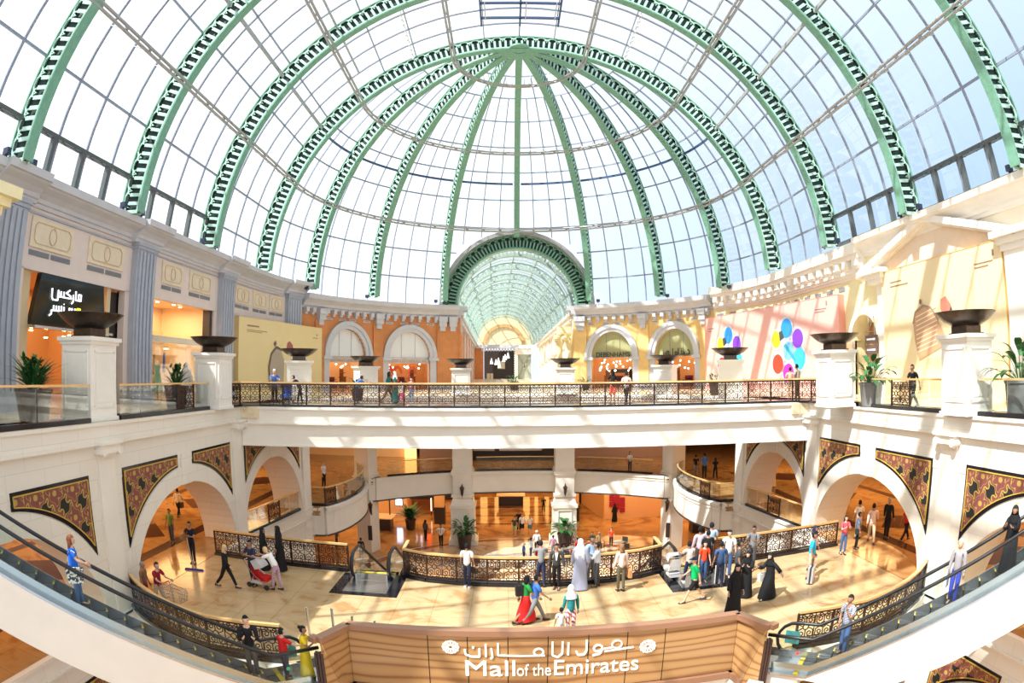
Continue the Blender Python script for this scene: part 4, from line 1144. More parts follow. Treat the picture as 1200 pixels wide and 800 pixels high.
for v0, v1, d in ((15.9, 16.2, .55), (16.2, 16.5, .75)): b.mbox(mR, 11.8, 13.3, v0, v1, -d, .1)
b.mbox(mR, 11.9, 13.2, 15.4, 15.9, -.4, .1); struct(b.build('trim_%d' % TR(), TRIMC))
# near left: end of a cream cornice poking into view
b = MB()
for v0, v1, e in ((17.5, 17.75, .0), (17.75, 18.0, .2), (18.0, 18.35, .45)): b.box(-17, -14.7 + e, 8.5, 11.3 + e, v0, v1)
b.box(-17, -15, 8.5, 11, L3, 17.5)
struct(b.build('wall_left_kiosk', RYEL))

# ---------------- hoardings
def hoarding(P, Q, v1, m, edge, lb, nm='hoarding'):
    P, Q = Vector((*P, 0)), Vector((*Q, 0)); d = (Q - P).normalized(); n = Vector((-d.y, d.x, 0))
    if n.dot(Vector((CX, 20, 0)) - P) < 0: n = -n
    t = empty(nm, (P.x, P.y, L3), 0, lb, 'hoarding')
    L = (Q - P).length
    f = lambda u, v, k: tuple(d * u + n * k + Vector((0, 0, v - L3)))
    b = MB(); b.mbox(f, 0, L, L3, v1, -.12, 0); b.build('board', m, t)
    b = MB(); b.mbox(f, -.02, .0, L3, v1, -.6, 0); b.mbox(f, L, L + .02, L3, v1, -.6, 0); b.mbox(f, 0, L, v1, v1 + .03, -.2, .02); b.build('edge', edge, t)
    return t, f, L
def disc(t, f, u, v, ru, rv, m, nm, k=.02, n=20, rim=None):
    b = MB()
    if rim: b.face([f(u + (ru + .16) * Cs(2 * PI * j / n), v + (rv + .14) * S(2 * PI * j / n), k) for j in range(n)], 1)
    b.face([f(u + ru * Cs(2 * PI * j / n), v + rv * S(2 * PI * j / n), k + .012) for j in range(n)], 0)
    return b.build(nm, [m, rim] if rim else m, t)
def pm(n, c, r=.4): return mat(n, c, r)
RIM = pm('silver_rim', (.62, .64, .72))
t, f, L = hoarding((18.6, 28.7), (15.9, 45), 17.25, noisy('pink_board', (.90, .48, .42), .02, 1, .45), noisy('pink_edge', (.80, .36, .30), .02), 'long pink hoarding printed with paint pots and brush, right of the yellow facade')
for du in (7.5, 0.0):
    sc_ = 1.0
    disc(t, f, 5.25 + du, 15.70, .62, .62, pm('blue_paint', (.03, .30, .85)), 'printed_disc', rim=RIM)
    disc(t, f, 4.05 + du, 15.0, .58, .60, pm('purple_paint', (.22, .05, .62)), 'printed_disc', rim=RIM)
    disc(t, f, 6.45 + du, 15.05, .52, .56, pm('yellow_paint', (.95, .75, .03)), 'printed_disc', rim=RIM)
    disc(t, f, 6.30 + du, 13.45, .62, .64, pm('red_paint', (.92, .06, .03)), 'printed_disc', rim=RIM)
    disc(t, f, 5.10 + du, 14.25, .55, .60, pm('light_blue_paint', (.22, .58, .92)), 'printed_disc', rim=RIM)
    disc(t, f, 3.90 + du, 13.75, .62, .68, pm('teal_paint', (.05, .60, .80)), 'printed_disc', rim=RIM)
    disc(t, f, 5.10 + du, 12.85, .60, .62, pm('magenta_paint', (.92, .03, .42)), 'printed_disc', rim=RIM)
    b = MB(); b.hexa([f(6.1 + du, 15.5, .04), f(5.75 + du, 15.6, .04), f(5.75 + du, 15.6, .045), f(6.1 + du, 15.5, .045), f(6.0 + du, 14.9, .04), f(5.5 + du, 15.1, .04), f(5.5 + du, 15.1, .045), f(6.0 + du, 14.9, .045)])
    b.hexa([f(5.95 + du, 14.95, .04), f(5.5 + du, 15.1, .04), f(5.5 + du, 15.1, .045), f(5.95 + du, 14.95, .045), f(5.7 + du, 14.5, .04), f(5.3 + du, 14.75, .04), f(5.3 + du, 14.75, .045), f(5.7 + du, 14.5, .045)], 1)
    b.hexa([f(5.6 + du, 14.6, .04), f(5.35 + du, 14.75, .04), f(5.35 + du, 14.75, .045), f(5.6 + du, 14.6, .045), f(4.4 + du, 13.55, .04), f(4.2 + du, 13.7, .04), f(4.2 + du, 13.7, .045), f(4.4 + du, 13.55, .045)], 2)
    b.build('printed_brush', [pm('dark_bristle', (.06, .07, .08)), pm('silver_ferrule', (.75, .78, .85)), pm('teal_handle', (.04, .35, .50))], t)
b = MB()
for z, w_ in ((16.35, .9), (16.15, .5)): b.mbox(f, 15.9 - w_, 15.9, z, z + .07, .005, .015)
for z, w_ in ((16.55, 1.1), (16.4, .9)): b.mbox(f, 2.2 - w_, 2.2, z, z + .05, .005, .015)
b.mbox(f, 1.0, 1.12, 16.75, 17.0, .005, .015)
b.build('small_print', pm('grey_print', (.32, .2, .2)), t)

t, f, L = hoarding((18.66, 24.25), (18.66, 15.35), 17.8, noisy('yellow_board', (.92, .73, .44), .02, 1, .5), noisy('yellow_edge', (.90, .55, .18), .02), 'tall yellow hoarding with printed gold purse under the pediment, right wall')
UF = lambda u: 24.25 - 15.3 - u if False else (8.95 - u)
gp = pm('gold_sequins', (.62, .36, .20), .3)
b = MB(); P = [(6.0, 13.35), (5.6, 14.0), (6.1, 14.2), (6.45, 15.0), (6.35, 15.45), (5.9, 15.75), (5.35, 15.72), (4.7, 15.2), (4.1, 14.35), (4.0, 14.05)]
P = [(6.05, 13.35), (6.35, 14.3), (6.42, 15.1), (6.2, 15.5), (5.6, 15.75), (5.0, 15.6), (4.55, 15.1), (3.95, 14.2), (4.0, 14.0)]
b.face([f(UF(u), v, .03) for u, v in P]); 
for k in range(9):
    v = 13.7 + .2 * k; b.hexa([f(UF(6.2), v, .035), f(UF(4.6 - .0 * k), v + .35, .035), f(UF(4.6), v + .35, .04), f(UF(6.2), v, .04), f(UF(6.2), v + .05, .035), f(UF(4.6), v + .40, .035), f(UF(4.6), v + .40, .04), f(UF(6.2), v + .05, .04)], 1)
b.build('printed_purse', [gp, pm('light_sequins', (.92, .72, .52), .3)], t)
b = MB()
for A, B in zip([(6.42, 15.05), (6.25, 15.55), (5.6, 15.82), (5.0, 15.66)], [(6.25, 15.55), (5.6, 15.82), (5.0, 15.66), (4.5, 15.1)]): b.bar(f(UF(A[0]), A[1], .04), f(UF(B[0]), B[1], .04), .09, .03, up=(1, 0, 0))
disc(t, f, UF(5.75), 16.0, .10, .12, pm('dark_clasp', (.25, .15, .12)), 'printed_clasp', .04)
b.build('printed_purse_rim', pm('bronze_rim', (.40, .26, .18)), t)
b = MB(); b.face([f(UF(u), v, .03) for u, v in [(4.25, 15.95), (4.3, 15.5), (3.9, 15.1), (3.6, 15.25), (3.55, 15.65), (3.9, 16.05)]], 0)
b.face([f(UF(u), v, .035) for u, v in [(3.75, 15.15), (3.55, 15.1), (3.45, 15.35), (3.55, 15.62)]], 1)
b.hexa([f(UF(3.6), 15.2, .035), f(UF(2.95), 14.98, .035), f(UF(2.95), 14.98, .04), f(UF(3.6), 15.2, .04), f(UF(3.55), 15.42, .035), f(UF(2.9), 15.14, .035), f(UF(2.9), 15.14, .04), f(UF(3.55), 15.42, .04)], 2)
b.hexa([f(UF(2.95), 14.95, .035), f(UF(2.0), 14.6, .035), f(UF(2.0), 14.6, .04), f(UF(2.95), 14.95, .04), f(UF(2.9), 15.16, .035), f(UF(1.95), 14.75, .035), f(UF(1.95), 14.75, .04), f(UF(2.9), 15.16, .04)], 1)
b.build('printed_brush', [pm('coral_bristle', (.80, .22, .15)), pm('dark_brush', (.04, .05, .08)), pm('gold_ferrule', (.75, .50, .25))], t)
b = MB()
for z, w_ in ((17.15, 1.0), (16.95, 1.5)): b.mbox(f, UF(8.2), UF(8.2 - w_), z, z + .06, .005, .015)
for z, w_ in ((17.05, 1.2), (16.9, .9)): b.mbox(f, UF(1.8), UF(1.8 - w_), z, z + .05, .005, .015)
b.mbox(f, UF(.62), UF(.5), 17.25, 17.5, .005, .015)
b.build('small_print', pm('brown_print', (.35, .2, .12)), t)

t, f, L = hoarding((-16.9, 33.9), (-14.8, 45), 16.6, noisy('cream_board', (.82, .66, .34), .02, 1, .5), noisy('cream_edge', (.75, .55, .25), .02), 'long cream-yellow hoarding with dark printed purse, left of the orange facade')
b = MB(); P = [(3.7, 11.8), (3.6, 13.5), (3.9, 14.3), (4.5, 14.75), (5.1, 14.6), (5.6, 13.9), (5.4, 11.8)]; b.face([f(u, v, .03) for u, v in P]); b.build('printed_purse', pm('brown_silver_sequins', (.42, .34, .26)), t)
b = MB()
for A, B in zip([(3.65, 12), (3.55, 13.5), (3.85, 14.35), (4.5, 14.85)], [(3.55, 13.5), (3.85, 14.35), (4.5, 14.85), (5.2, 14.65)]): b.bar(f(*A, .05), f(*B, .05), .14, .03, up=(1, 0, 0))
b.face([f(u, v, .04) for u, v in [(4.25, 14.85), (4.15, 15.1), (4.4, 15.3), (4.5, 15.05)]]); b.build('printed_purse_rim', pm('dark_bronze_print', (.12, .09, .08)), t)
b = MB(); b.face([f(u, v, .03) for u, v in [(6.0, 15.2), (5.9, 14.8), (6.5, 14.45), (6.9, 14.6), (6.7, 15.1), (6.3, 15.35)]]); b.build('printed_brush', pm('maroon_bristle', (.40, .10, .09)), t)
b = MB()
for z, w_, th in ((16.05, 1.4, .10), (15.8, 2.4, .04), (15.7, 1.8, .04)): b.mbox(f, .9, .9 + w_, z, z + th, .005, .015)
b.mbox(f, 9.8, 10.6, 15.75, 15.8, .005, .015); b.mbox(f, 10.4, 10.52, 15.95, 16.1, .005, .015)
b.build('small_print', pm('brown_print', (.35, .2, .12)), t)
# ================================================================ RAILINGS, PEDESTALS, PLANTERS
def scroll_panel(w_, h):
    """wrought-iron panel standing in XZ, from x 0..w_, z 0..h"""
    b = MB(); r = .019
    def arc(cx, cz, rr, a0, a1, n=7): b.tube([(cx + rr * Cs(R(a0 + (a1 - a0) * k / n)), 0, cz + rr * S(R(a0 + (a1 - a0) * k / n))) for k in range(n + 1)], r, 4, cap=False, up=(0, 1, 0))
    def spiral(cx, cz, r0, r1, a0, a1, n=9): b.tube([(cx + (r0 + (r1 - r0) * k / n) * Cs(R(a0 + (a1 - a0) * k / n)), 0, cz + (r0 + (r1 - r0) * k / n) * S(R(a0 + (a1 - a0) * k / n))) for k in range(n + 1)], r, 4, cap=False, up=(0, 1, 0))
    for x in (.0, w_ * .5): b.bar((x + .02, 0, 0), (x + .02, 0, h), .022, .022)
    for z in (.03, .12, h - .1, h - .02): b.bar((0, 0, z), (w_, 0, z), .022, .024)
    for cx in (w_ * .25 + .01, w_ * .75 + .01):
        a = w_ * .25 - .02; m = h * .5
        arc(cx, m, .085, 0, 360, 10)
        for sx in (-1, 1):
            for sz in (-1, 1):
                spiral(cx + sx * a * .52, m + sz * .20, .085, .03, 90 if sz > 0 else -90, (90 if sz > 0 else -90) + sx * sz * 380, 10)
                spiral(cx + sx * a * .48, m + sz * (.33), .07, .02, 200 if sx > 0 else -20, (200 if sx > 0 else -20) - sx * sz * 330, 8)
                b.tube([(cx + sx * .085, 0, m + sz * .02), (cx + sx * a * .9, 0, m + sz * .10), (cx + sx * a * .95, 0, m + sz * .30)], r, 4, cap=False, up=(0, 1, 0))
        b.tube([(cx, 0, m + .085), (cx, 0, h - .1)], r, 4); b.tube([(cx, 0, m - .085), (cx, 0, .12)], r, 4)
        for k in range(4): arc(cx - a + a * 2 * (k + .5) / 4, h - .1, a * .24, 180, 360, 5)
    me = b.mesh('ironwork_panel'); me.materials.append(IRON)
    return me
PANEL_ME = {}
def iron_panel(w_, h):
    k = (round(w_, 1), round(h, 2))
    if k not in PANEL_ME: PANEL_ME[k] = scroll_panel(*k)
    return PANEL_ME[k], k[0]
def resample(pts, step):
    pts = [Vector(p) for p in pts]; ln = [0]
    for a, c in zip(pts[:-1], pts[1:]): ln.append(ln[-1] + (c - a).length)
    n = max(1, round(ln[-1] / step)); out = []
    for k in range(n + 1):
        s = ln[-1] * k / n
        for i in range(len(pts) - 1):
            if s <= ln[i + 1] + 1e-9: out.append(pts[i].lerp(pts[i + 1], (s - ln[i]) / max(1e-9, ln[i + 1] - ln[i]))); break
    return out
def iron_rail(pts, z, label, step=1.2, plinth=True, rail=BRASS, ends=True):
    P = resample([(p[0], p[1], z) for p in pts], step); o0 = P[0].copy()
    t = empty('iron_railing', o0, 0, label, 'railing')
    Q = [p - o0 for p in P]
    b = MB()
    for a, c in zip(Q[:-1], Q[1:]): b.bar(a + Vector((0, 0, 1.08)), c + Vector((0, 0, 1.08)), .11, .07)
    b.build('handrail', rail, t)
    b = MB()
    for a, c in zip(Q[:-1], Q[1:]): b.bar(a + Vector((0, 0, 1.02)), c + Vector((0, 0, 1.02)), .05, .05); b.bar(a + Vector((0, 0, .16)), c + Vector((0, 0, .16)), .04, .03)
    b.build('iron_rail_bars', IRON, t)
    for p in Q:
        b = MB(); b.box(-.03, .03, -.03, .03, 0, 1.04); b.box(-.045, .045, -.045, .045, .0, .08); o = b.build('post', IRON, t); o.location = p
    if plinth:
        b = MB()
        for a, c in zip(Q[:-1], Q[1:]): b.bar(a + Vector((0, 0, .06)), c + Vector((0, 0, .06)), .34, .115)
        b.build('plinth', BLACK, t)
    for a, c in zip(Q[:-1], Q[1:]):
        d = c - a; me, k0 = iron_panel(d.length, .84)
        o = bpy.data.objects.new('ironwork_panel', me); col.objects.link(o); o.parent = t
        o.location = a + Vector((0, 0, .17)); o.rotation_euler = (0, 0, math.atan2(d.y, d.x)); o.scale = (d.length / k0, 1, 1)
    return t
def glass_rail(pts, z, label, step=1.25, iron_at=(), h=1.08, base=True):
    P = resample([(p[0], p[1], z) for p in pts], step); o0 = P[0].copy()
    t = empty('glass_balustrade', o0, 0, label, 'balustrade'); Q = [p - o0 for p in P]; b = MB()
    for a, c in zip(Q[:-1], Q[1:]): b.bar(a + Vector((0, 0, h)), c + Vector((0, 0, h)), .09, .06)
    b.build('handrail', BRASS, t)
    if base:
        b = MB()
        for a, c in zip(Q[:-1], Q[1:]): b.bar(a + Vector((0, 0, .07)), c + Vector((0, 0, .07)), .16, .14)
        b.build('base_rail', BLACK, t)
    for i, (a, c) in enumerate(zip(Q[:-1], Q[1:])):
        d = c - a
        if i in iron_at:
            me, k0 = iron_panel(d.length, .84); o = bpy.data.objects.new('ironwork_panel', me); col.objects.link(o); o.parent = t
            o.location = a + Vector((0, 0, .15)); o.rotation_euler = (0, 0, math.atan2(d.y, d.x)); o.scale = (d.length / k0, 1, 1)
            b = MB(); b.bar(a + Vector((0, 0, .0)), a + Vector((0, 0, 1.05)), .06, .06); b.bar(c, c + Vector((0, 0, 1.05)), .06, .06); b.build('panel_frame', IRON, t)
        else:
            e = d.normalized() * .03; b = MB(); b.bar(a + e + Vector((0, 0, .59)), c - e + Vector((0, 0, .59)), .02, .92); b.build('glass_pane', RAILGL, t)
    return t
XL = lambda d: CX - d
XR = lambda d: CX + d
RW = 12.97
# top gallery
glass_rail([(XL(RW), 4), (XL(RW), 13.45)], L3, 'glass balustrade of the top gallery, far left edge, before the big pedestal', 1.2)
glass_rail([(XL(RW), 15.05), (XL(RW), 21.25)], L3, 'glass balustrade with one iron panel between the two left pedestals', 1.15, (3,))
glass_rail([(XR(RW), 4), (XR(RW), 12.75)], L3, 'glass balustrade of the top gallery, far right edge, in front of the palm', 1.2)
glass_rail([(XR(RW), 14.25), (XR(RW), 19.85)], L3, 'glass balustrade with one iron panel between the two right pedestals', 1.15, (2,))
brg = [(XL(12.85), 22.75), (XL(12.7), 24.2)] + [(CX + q, bridge_y(CX + q) + .25) for q in frange(-12.3, 12.3, 16)] + [(XR(12.7), 24.0), (XR(12.85), 21.4)]
iron_rail(brg, L3, 'long ornate iron railing with gold handrail across the whole white bridge', 1.12)
# concourse deck
for s in (-1, 1):
    iron_rail([(CX + s * q, back_y(CX + s * q) - .05) for q in frange(6.95, 12.9, 6)], L2, f'iron railing at the back of the deck, from the {side_nm[s]} down escalator to the arch', 1.15)
    iron_rail([(CX + s * q, front_y(CX + s * q) + .05) for q in frange(12.9, 6.75, 10)], L2, f'curved iron railing along the front of the deck beside the {side_nm[s]} escalator', 1.1)
iron_rail([(CX - 4.75, 21.6), (CX - 4.75, 20.4)] + [(CX + q, back_y(CX + q) - .05) for q in frange(-4.7, 4.7, 12)] + [(CX + 4.75, 20.4), (CX + 4.75, 21.6)], L2, 'bowed iron railing with gold handrail in the middle of the deck, black plinth', 1.15)
for s in (-1, 1):
    glass_rail([(CX + s * (hw(u) + .1), u) for u in (24.15, 26, 28, 29.75)], L2, f'sloping-looking glass balustrade inside the narrow arch at the {side_nm[s]} end of the bridge', 1.1, (2,))
    glass_rail([(CX + s * 12.1, 31.05)] + [(CX + s * (pod_x(y) + .12), y) for y in frange(31.15, 40.2, 14)], L2, f'curved glass balustrade of the {side_nm[s]} bulging balcony', .95, (2,) if s > 0 else (1,))
    b_ = None
for x0, x1, lb in ((-9.6, -4.2, 'left third'), (-3.3, 3.5, 'middle third'), (4.4, 9.6, 'right third')):
    glass_rail([(CX + q - .0, gal_y(CX + q) + .12) for q in frange(x0, x1, 6)], L2, f'gently curved glass balustrade of the far middle gallery, {lb}', 1.3)

# pedestals with bronze bowls
def pedestal(x, y, h, rz, w_, lb1, lb2, bs=1.0):
    t = empty('pedestal', (x, y, L3), rz, lb1, 'pedestal', 'stone pedestals of the top gallery')
    b = MB(); hw_ = w_ / 2
    b.box(-hw_, hw_, -hw_, hw_, 0, h - .15); b.box(-hw_ - .05, hw_ + .05, -hw_ - .05, hw_ + .05, 0, .12); b.build('shaft', WHITE, t)
    b = MB(); b.box(-hw_ - .06, hw_ + .06, -hw_ - .06, hw_ + .06, h - .22, h - .12); b.box(-hw_ - .13, hw_ + .13, -hw_ - .13, hw_ + .13, h - .12, h); b.build('cap', WHITE, t)
    for k in range(4):
        b = MB(); a, c, z0, z1 = -hw_ + .16, hw_ - .16, .45, h - .42
        for (p, q) in (((a, z0), (c, z0)), ((c, z0), (c, z1)), ((c, z1), (a, z1)), ((a, z1), (a, z0))): b.bar((p[0], -hw_ - .01, p[1]), (q[0], -hw_ - .01, q[1]), .07, .04, up=(0, 1, 0))
        b.box(a + .12, c - .12, -hw_ - .012, -hw_ + .02, z0 + .12, z1 - .12)
        o = b.build('panel_moulding', WHITE, t); o.rotation_euler = (0, 0, PI / 2 * k)
    bw = empty('fire_bowl', (x, y, L3 + h), rz, lb2, 'bowl', 'bronze bowls on the pedestals')
    b = MB(); s_ = bs
    b.lathe([(.02, .24 * s_), (.46 * s_, .24 * s_), (.78 * s_, .40 * s_), (1.04 * s_, .62 * s_), (1.07 * s_, .65 * s_), (1.01 * s_, .65 * s_), (.76 * s_, .46 * s_), (.02, .34 * s_)], (0, 0, 0), 32, cap=False)
    b.build('bowl', BRONZE, bw, smooth=True)
    b = MB(); b.box(-.43 * s_, .43 * s_, -.43 * s_, .43 * s_, 0, .05 * s_); b.box(-.36 * s_, .36 * s_, -.36 * s_, .36 * s_, .05 * s_, .25 * s_); b.build('foot', BRONZE, bw)
pedestal(-12.75, 14.25, 2.5, 0, 1.35, 'big white pedestal near the left edge, beside the leafy planter', 'large dark bronze bowl near the left edge, below the neon sign', 1.1)
pedestal(-12.2, 22.0, 2.3, 0, 1.2, 'white pedestal at the left end of the bridge railing', 'dark bronze bowl at the left end of the bridge, in front of the grey pilaster')
pedestal(14.05, 13.5, 2.45, 0, 1.3, 'big white pedestal near the right edge, in front of the purse hoarding', 'large dark bronze bowl near the right edge, covering the printed brush', 1.05)
pedestal(13.1, 20.6, 2.25, 0, 1.2, 'white pedestal at the right end of the bridge railing', 'dark bronze bowl at the right end of the bridge, beside the paint-pot print')
pedestal(-11.3, 30.3, 2.15, R(20), 1.35, 'white pedestal behind the bridge, in front of the cream hoarding', 'dark bronze bowl in front of the cream hoarding')
pedestal(12.2, 30.3, 2.1, R(-20), 1.3, 'white pedestal behind the bridge, in front of the pink hoarding', 'dark bronze bowl in front of the pink hoarding')
pedestal(-9.3, 37.7, 1.95, R(35), 1.25, 'white pedestal in front of the left one of the orange arches', 'dark bronze bowl in front of the left one of the orange arches')
pedestal(10.6, 38.2, 1.95, R(-35), 1.25, 'white pedestal in front of the yellow arch by the pink hoarding', 'dark bronze bowl in front of the yellow arch by the pink hoarding')
pedestal(-3.25, 41.1, 1.85, R(5), 1.25, 'white pedestal at the left side of the tunnel mouth', 'dark bronze bowl at the left side of the tunnel mouth')
pedestal(4.1, 41.1, 1.85, R(-5), 1.25, 'white pedestal at the right side of the tunnel mouth', 'dark bronze bowl at the right side of the tunnel mouth')

# leafy planters
def leaf_mb(b, base, az, L, tilt, wd, droop, segs=4, tw=0):
    d = Vector((Cs(az), S(az), 0)); side_ = Vector((-S(az), Cs(az), 0)); prev = None
    p = Vector(base); a = tilt
    for k in range(segs + 1):
        t = k / segs; w_ = wd * math.sin(PI * min(.97, .12 + .86 * t)) ** .8 * .5
        l, r_ = p - side_ * w_ + Vector((0, 0, .12 * w_)), p + side_ * w_ + Vector((0, 0, .12 * w_))
        if prev: b.face([prev[0], prev[2], p, l]); b.face([prev[2], prev[1], r_, p])
        prev = (l, r_, p.copy()); p = p + (d * Cs(a) + Vector((0, 0, S(a)))) * (L / segs); a -= droop / segs
def planter(x, y, z, lb, ph=.85, pr=.42, style='broad', n=26, sc=1.0, pot=None, rnd=1):
    random.seed(rnd)
    t = empty('planter', (x, y, z), 0, lb, 'plant')
    b = MB(); b.lathe([(pr * .72, 0), (pr * .8, .05), (pr, ph - .1), (pr * 1.06, ph - .1), (pr * 1.06, ph), (pr * .92, ph), (pr * .9, ph - .08), (.01, ph - .08)], (0, 0, 0), 20, cap=False); b.build('pot', pot or POT, t, smooth=False)
    b = MB(); b.lathe([(pr * .9, ph - .09), (.01, ph - .05)], (0, 0, 0), 14, cap=False); b.build('soil', SOIL, t)
    b = MB()
    for k in range(n):
        az = random.uniform(0, 2 * PI); q = random.random()
        if style == 'broad':
            tl = R(82 - 62 * q); st = .35 + .55 * random.random(); L = (.5 + .25 * random.random()) * sc
            p0 = Vector((.08 * Cs(az), .08 * S(az), ph - .05)); p1 = p0 + Vector((Cs(az) * Cs(tl), S(az) * Cs(tl), S(tl))) * st * sc
            b.tube([p0, p1], [.015, .01], 4); leaf_mb(b, p1, az, L, tl - .3, .26 * sc, 1.3)
        else:
            L = (.7 + .6 * random.random()) * sc; leaf_mb(b, (.1 * Cs(az), .1 * S(az), ph - .05), az, L, R(80 - 50 * q), .10 * sc, .9, 5)
            p = Vector((.35 * q * Cs(az), .35 * q * S(az), ph + .3 + .5 * random.random()))
            for j in range(3): leaf_mb(b, p, random.uniform(0, 6.28), .3 * sc, R(random.uniform(-10, 60)), .10 * sc, .6, 3)
    b.build('foliage', LEAF, t)
    return t
planter(-13.3, 12.1, L3, 'big leafy planter behind the glass at the far left, by the pedestal', .95, .62, 'fine', 60, 1.15, POTB, 3)
planter(-13.3, 20.6, L3, 'leafy planter behind the glass left of the bridge, by the second pedestal', .95, .5, 'fine', 44, .85, POTB, 4)
planter(14.05, 19.25, L3, 'broad-leaved plant in a dark pot behind the glass right of the bridge', .95, .5, 'broad', 34, 1.0, POT, 5)
planter(14.75, 11.6, L3, 'broad-leaved plant in a tall grey pot at the far right edge', 1.05, .55, 'broad', 36, 1.1, POT, 6)
planter(.6, 50.5, L3, 'green plant in front of the tunnel, top gallery', .7, .4, 'broad', 26, .65, POTB, 7)
planter(6.6, 49, L3, 'small green plant at the right side of the tunnel mouth, top gallery', .6, .35, 'broad', 20, .6, POTB, 8)
planter(-8.2, 31.3, L3, 'dark green plant beside the pedestal at the cream hoarding', .7, .35, 'broad', 22, .6, POTB, 9)
planter(12.8, 34.5, L3, 'small dark green plant beside the pedestal at the pink hoarding', .8, .35, 'broad', 22, .6, POTB, 10)
# ================================================================ ESCALATORS AND THE SIGN
T30 = math.tan(R(30))
STEPM = mat('escalator_step', (.13, .135, .14), .4, .6)
YEL = mat('yellow_step_edge', (.85, .62, .05), .5)
def escalator(x, y, z, ang, rise, label, grp=None, low=1.0, high=1.5, clad=CREAM2, depth=1.45, steps=True, cut=0):
    """x, y, z: where the incline starts at the lower floor; ang: plan direction of climbing"""
    t = empty('escalator', (x, y, z), ang, label, 'escalator', grp)
    Lr = rise / T30
    def hz(s): return min(max(s, 0), Lr) * T30
    ss = [-low] + [-.3, .0] + frange(0, Lr, 6)[1:] + [Lr + .3, Lr + high]
    def ribbon(b, w0, w1, h0, h1, m=0, s_=None):
        q = s_ or ss
        for a, c in zip(q[:-1], q[1:]):
            b.hexa([(a, w0, hz(a) + h0), (c, w0, hz(c) + h0), (c, w1, hz(c) + h0), (a, w1, hz(a) + h0), (a, w0, hz(a) + h1), (c, w0, hz(c) + h1), (c, w1, hz(c) + h1), (a, w1, hz(a) + h1)], m)
    sI = [-.25] + frange(0, Lr, 6) + [Lr + .25, Lr + high]
    for sg, nm in ((-1, 0), (1, 1)):
        near = sg == cut
        b = MB(); q = sI
        for a, c in zip(q[:-1], q[1:]):
            la = -.10 if a <= 0 else -depth; lc = -.10 if c <= 0 else -depth
            la = max(la, -hz(a) - .25) if a < 2.2 else la; lc = max(lc, -hz(c) - .25) if c < 2.2 else lc
            w0, w1 = sorted((sg * .52, sg * .57))
            b.hexa([(a, w0, hz(a) + la), (c, w0, hz(c) + lc), (c, w1, hz(c) + lc), (a, w1, hz(a) + la), (a, w0, hz(a) - .06), (c, w0, hz(c) - .06), (c, w1, hz(c) - .06), (a, w1, hz(a) - .06)])
        b.build('side_cladding', clad, t)
        b = MB(); ribbon(b, *sorted((sg * .37, sg * .40)), -.12, .24); ribbon(b, *sorted((sg * .40, sg * .56)), -.06, .0); b.build('skirt', CHROME, t)
        # glass with rounded newels
        b = MB(); gs = [-low + .42 if not near else -1.2] + ss[1:-1] + [Lr + high - .42]; w0, w1 = sorted((sg * .45, sg * .465))
        ribbon(b, w0, w1, .0, 1.0, s_=gs)
        for s0, sd, zz in ((gs[0], -1, 0), (gs[-1], 1, rise))[1 if near else 0:]:
            for k in range(8):
                p, q = -PI / 2 + PI * k / 8, -PI / 2 + PI * (k + 1) / 8
                P = lambda a, r: (s0 + sd * r * Cs(a), zz + .52 + r * S(a))
                (a0, z0), (a1, z1) = P(p, .48), P(q, .48)
                b.hexa([(s0, w0, zz + .52), (a0, w0, z0), (a1, w0, z1), (s0, w0, zz + .56), (s0, w1, zz + .52), (a0, w1, z0), (a1, w1, z1), (s0, w1, zz + .52)])
        b.build('glass_panel', RAILGL, t)
        wq = sg * .457; pts = ([(gs[0] + .3, wq, .03)] + [(gs[0] - .55 * Cs(a), wq, .53 + .51 * S(a)) for a in frange(-PI / 2, PI / 2, 8)]) if not near else [(gs[0], wq, 1.04)]
        pts += [(s, wq, hz(s) + 1.04) for s in ss[1:-1]] + [(gs[-1] + .55 * Cs(a), wq, rise + .53 + .51 * S(a)) for a in frange(PI / 2, -PI / 2, 8)]
        b = MB(); b.tube(pts, .048, 6, up=(0, 1, 0)); b.build('handrail', RUBBER, t, smooth=True)
    b = MB(); b.box(-low - .5, -.3, -.36, .36, -.06, .025); b.box(Lr + .3, Lr + high, -.36, .36, rise - .06, rise + .025); b.build_each('landing_plate', CHROME, t)
    b = MB(); b.box(-.36, -.24, -.5, .5, .0, .04); b.box(Lr + .24, Lr + .36, -.5, .5, rise, rise + .04); b.build_each('comb_plate', YEL, t)
    if steps:
        st = MB(); st.box(-.2, .2, -.36, .36, -.03, 0); st.box(-.2, -.17, -.36, .36, -.24, 0)
        for k in range(9): st.box(-.19, .2, -.34 + k * .083, -.32 + k * .083, 0, .008)
        st.box(-.2, -.16, -.36, -.27, .0, .012, 1); st.box(-.2, -.16, .27, .36, .0, .012, 1)
        p0 = st.build('step', [STEPM, YEL], t); n = int(Lr / .4)
        for k in range(n + 2):
            o = p0 if k == 0 else p0.copy()
            if k: col.objects.link(o)
            s_ = -.1 + k * .4; o.location = (s_, 0, min(max(0, s_ * T30), rise) + .005)
    return t, hz
EL, _ = escalator(-5.7, 11.7, L2, R(220), 6.0, 'long escalator climbing to the left edge, woman in blue riding down', cut=1)
ER, _ = escalator(2 * CX + 5.7, 11.7, L2, R(320), 6.0, 'long escalator climbing to the right edge, man in striped shirt at its foot', cut=-1)
ED1, _ = escalator(CX - 5.85, 30.6, 0, R(-90), 5.6, 'escalator going down behind the deck, left of the middle railing', low=1.5, high=1.15)
ED2, _ = escalator(CX + 5.85, 30.6, 0, R(-90), 5.6, 'escalator going down behind the deck, crowded, right of the middle railing', low=1.5, high=1.15)
ED1.scale = ED2.scale = (1, 1.5, 1)
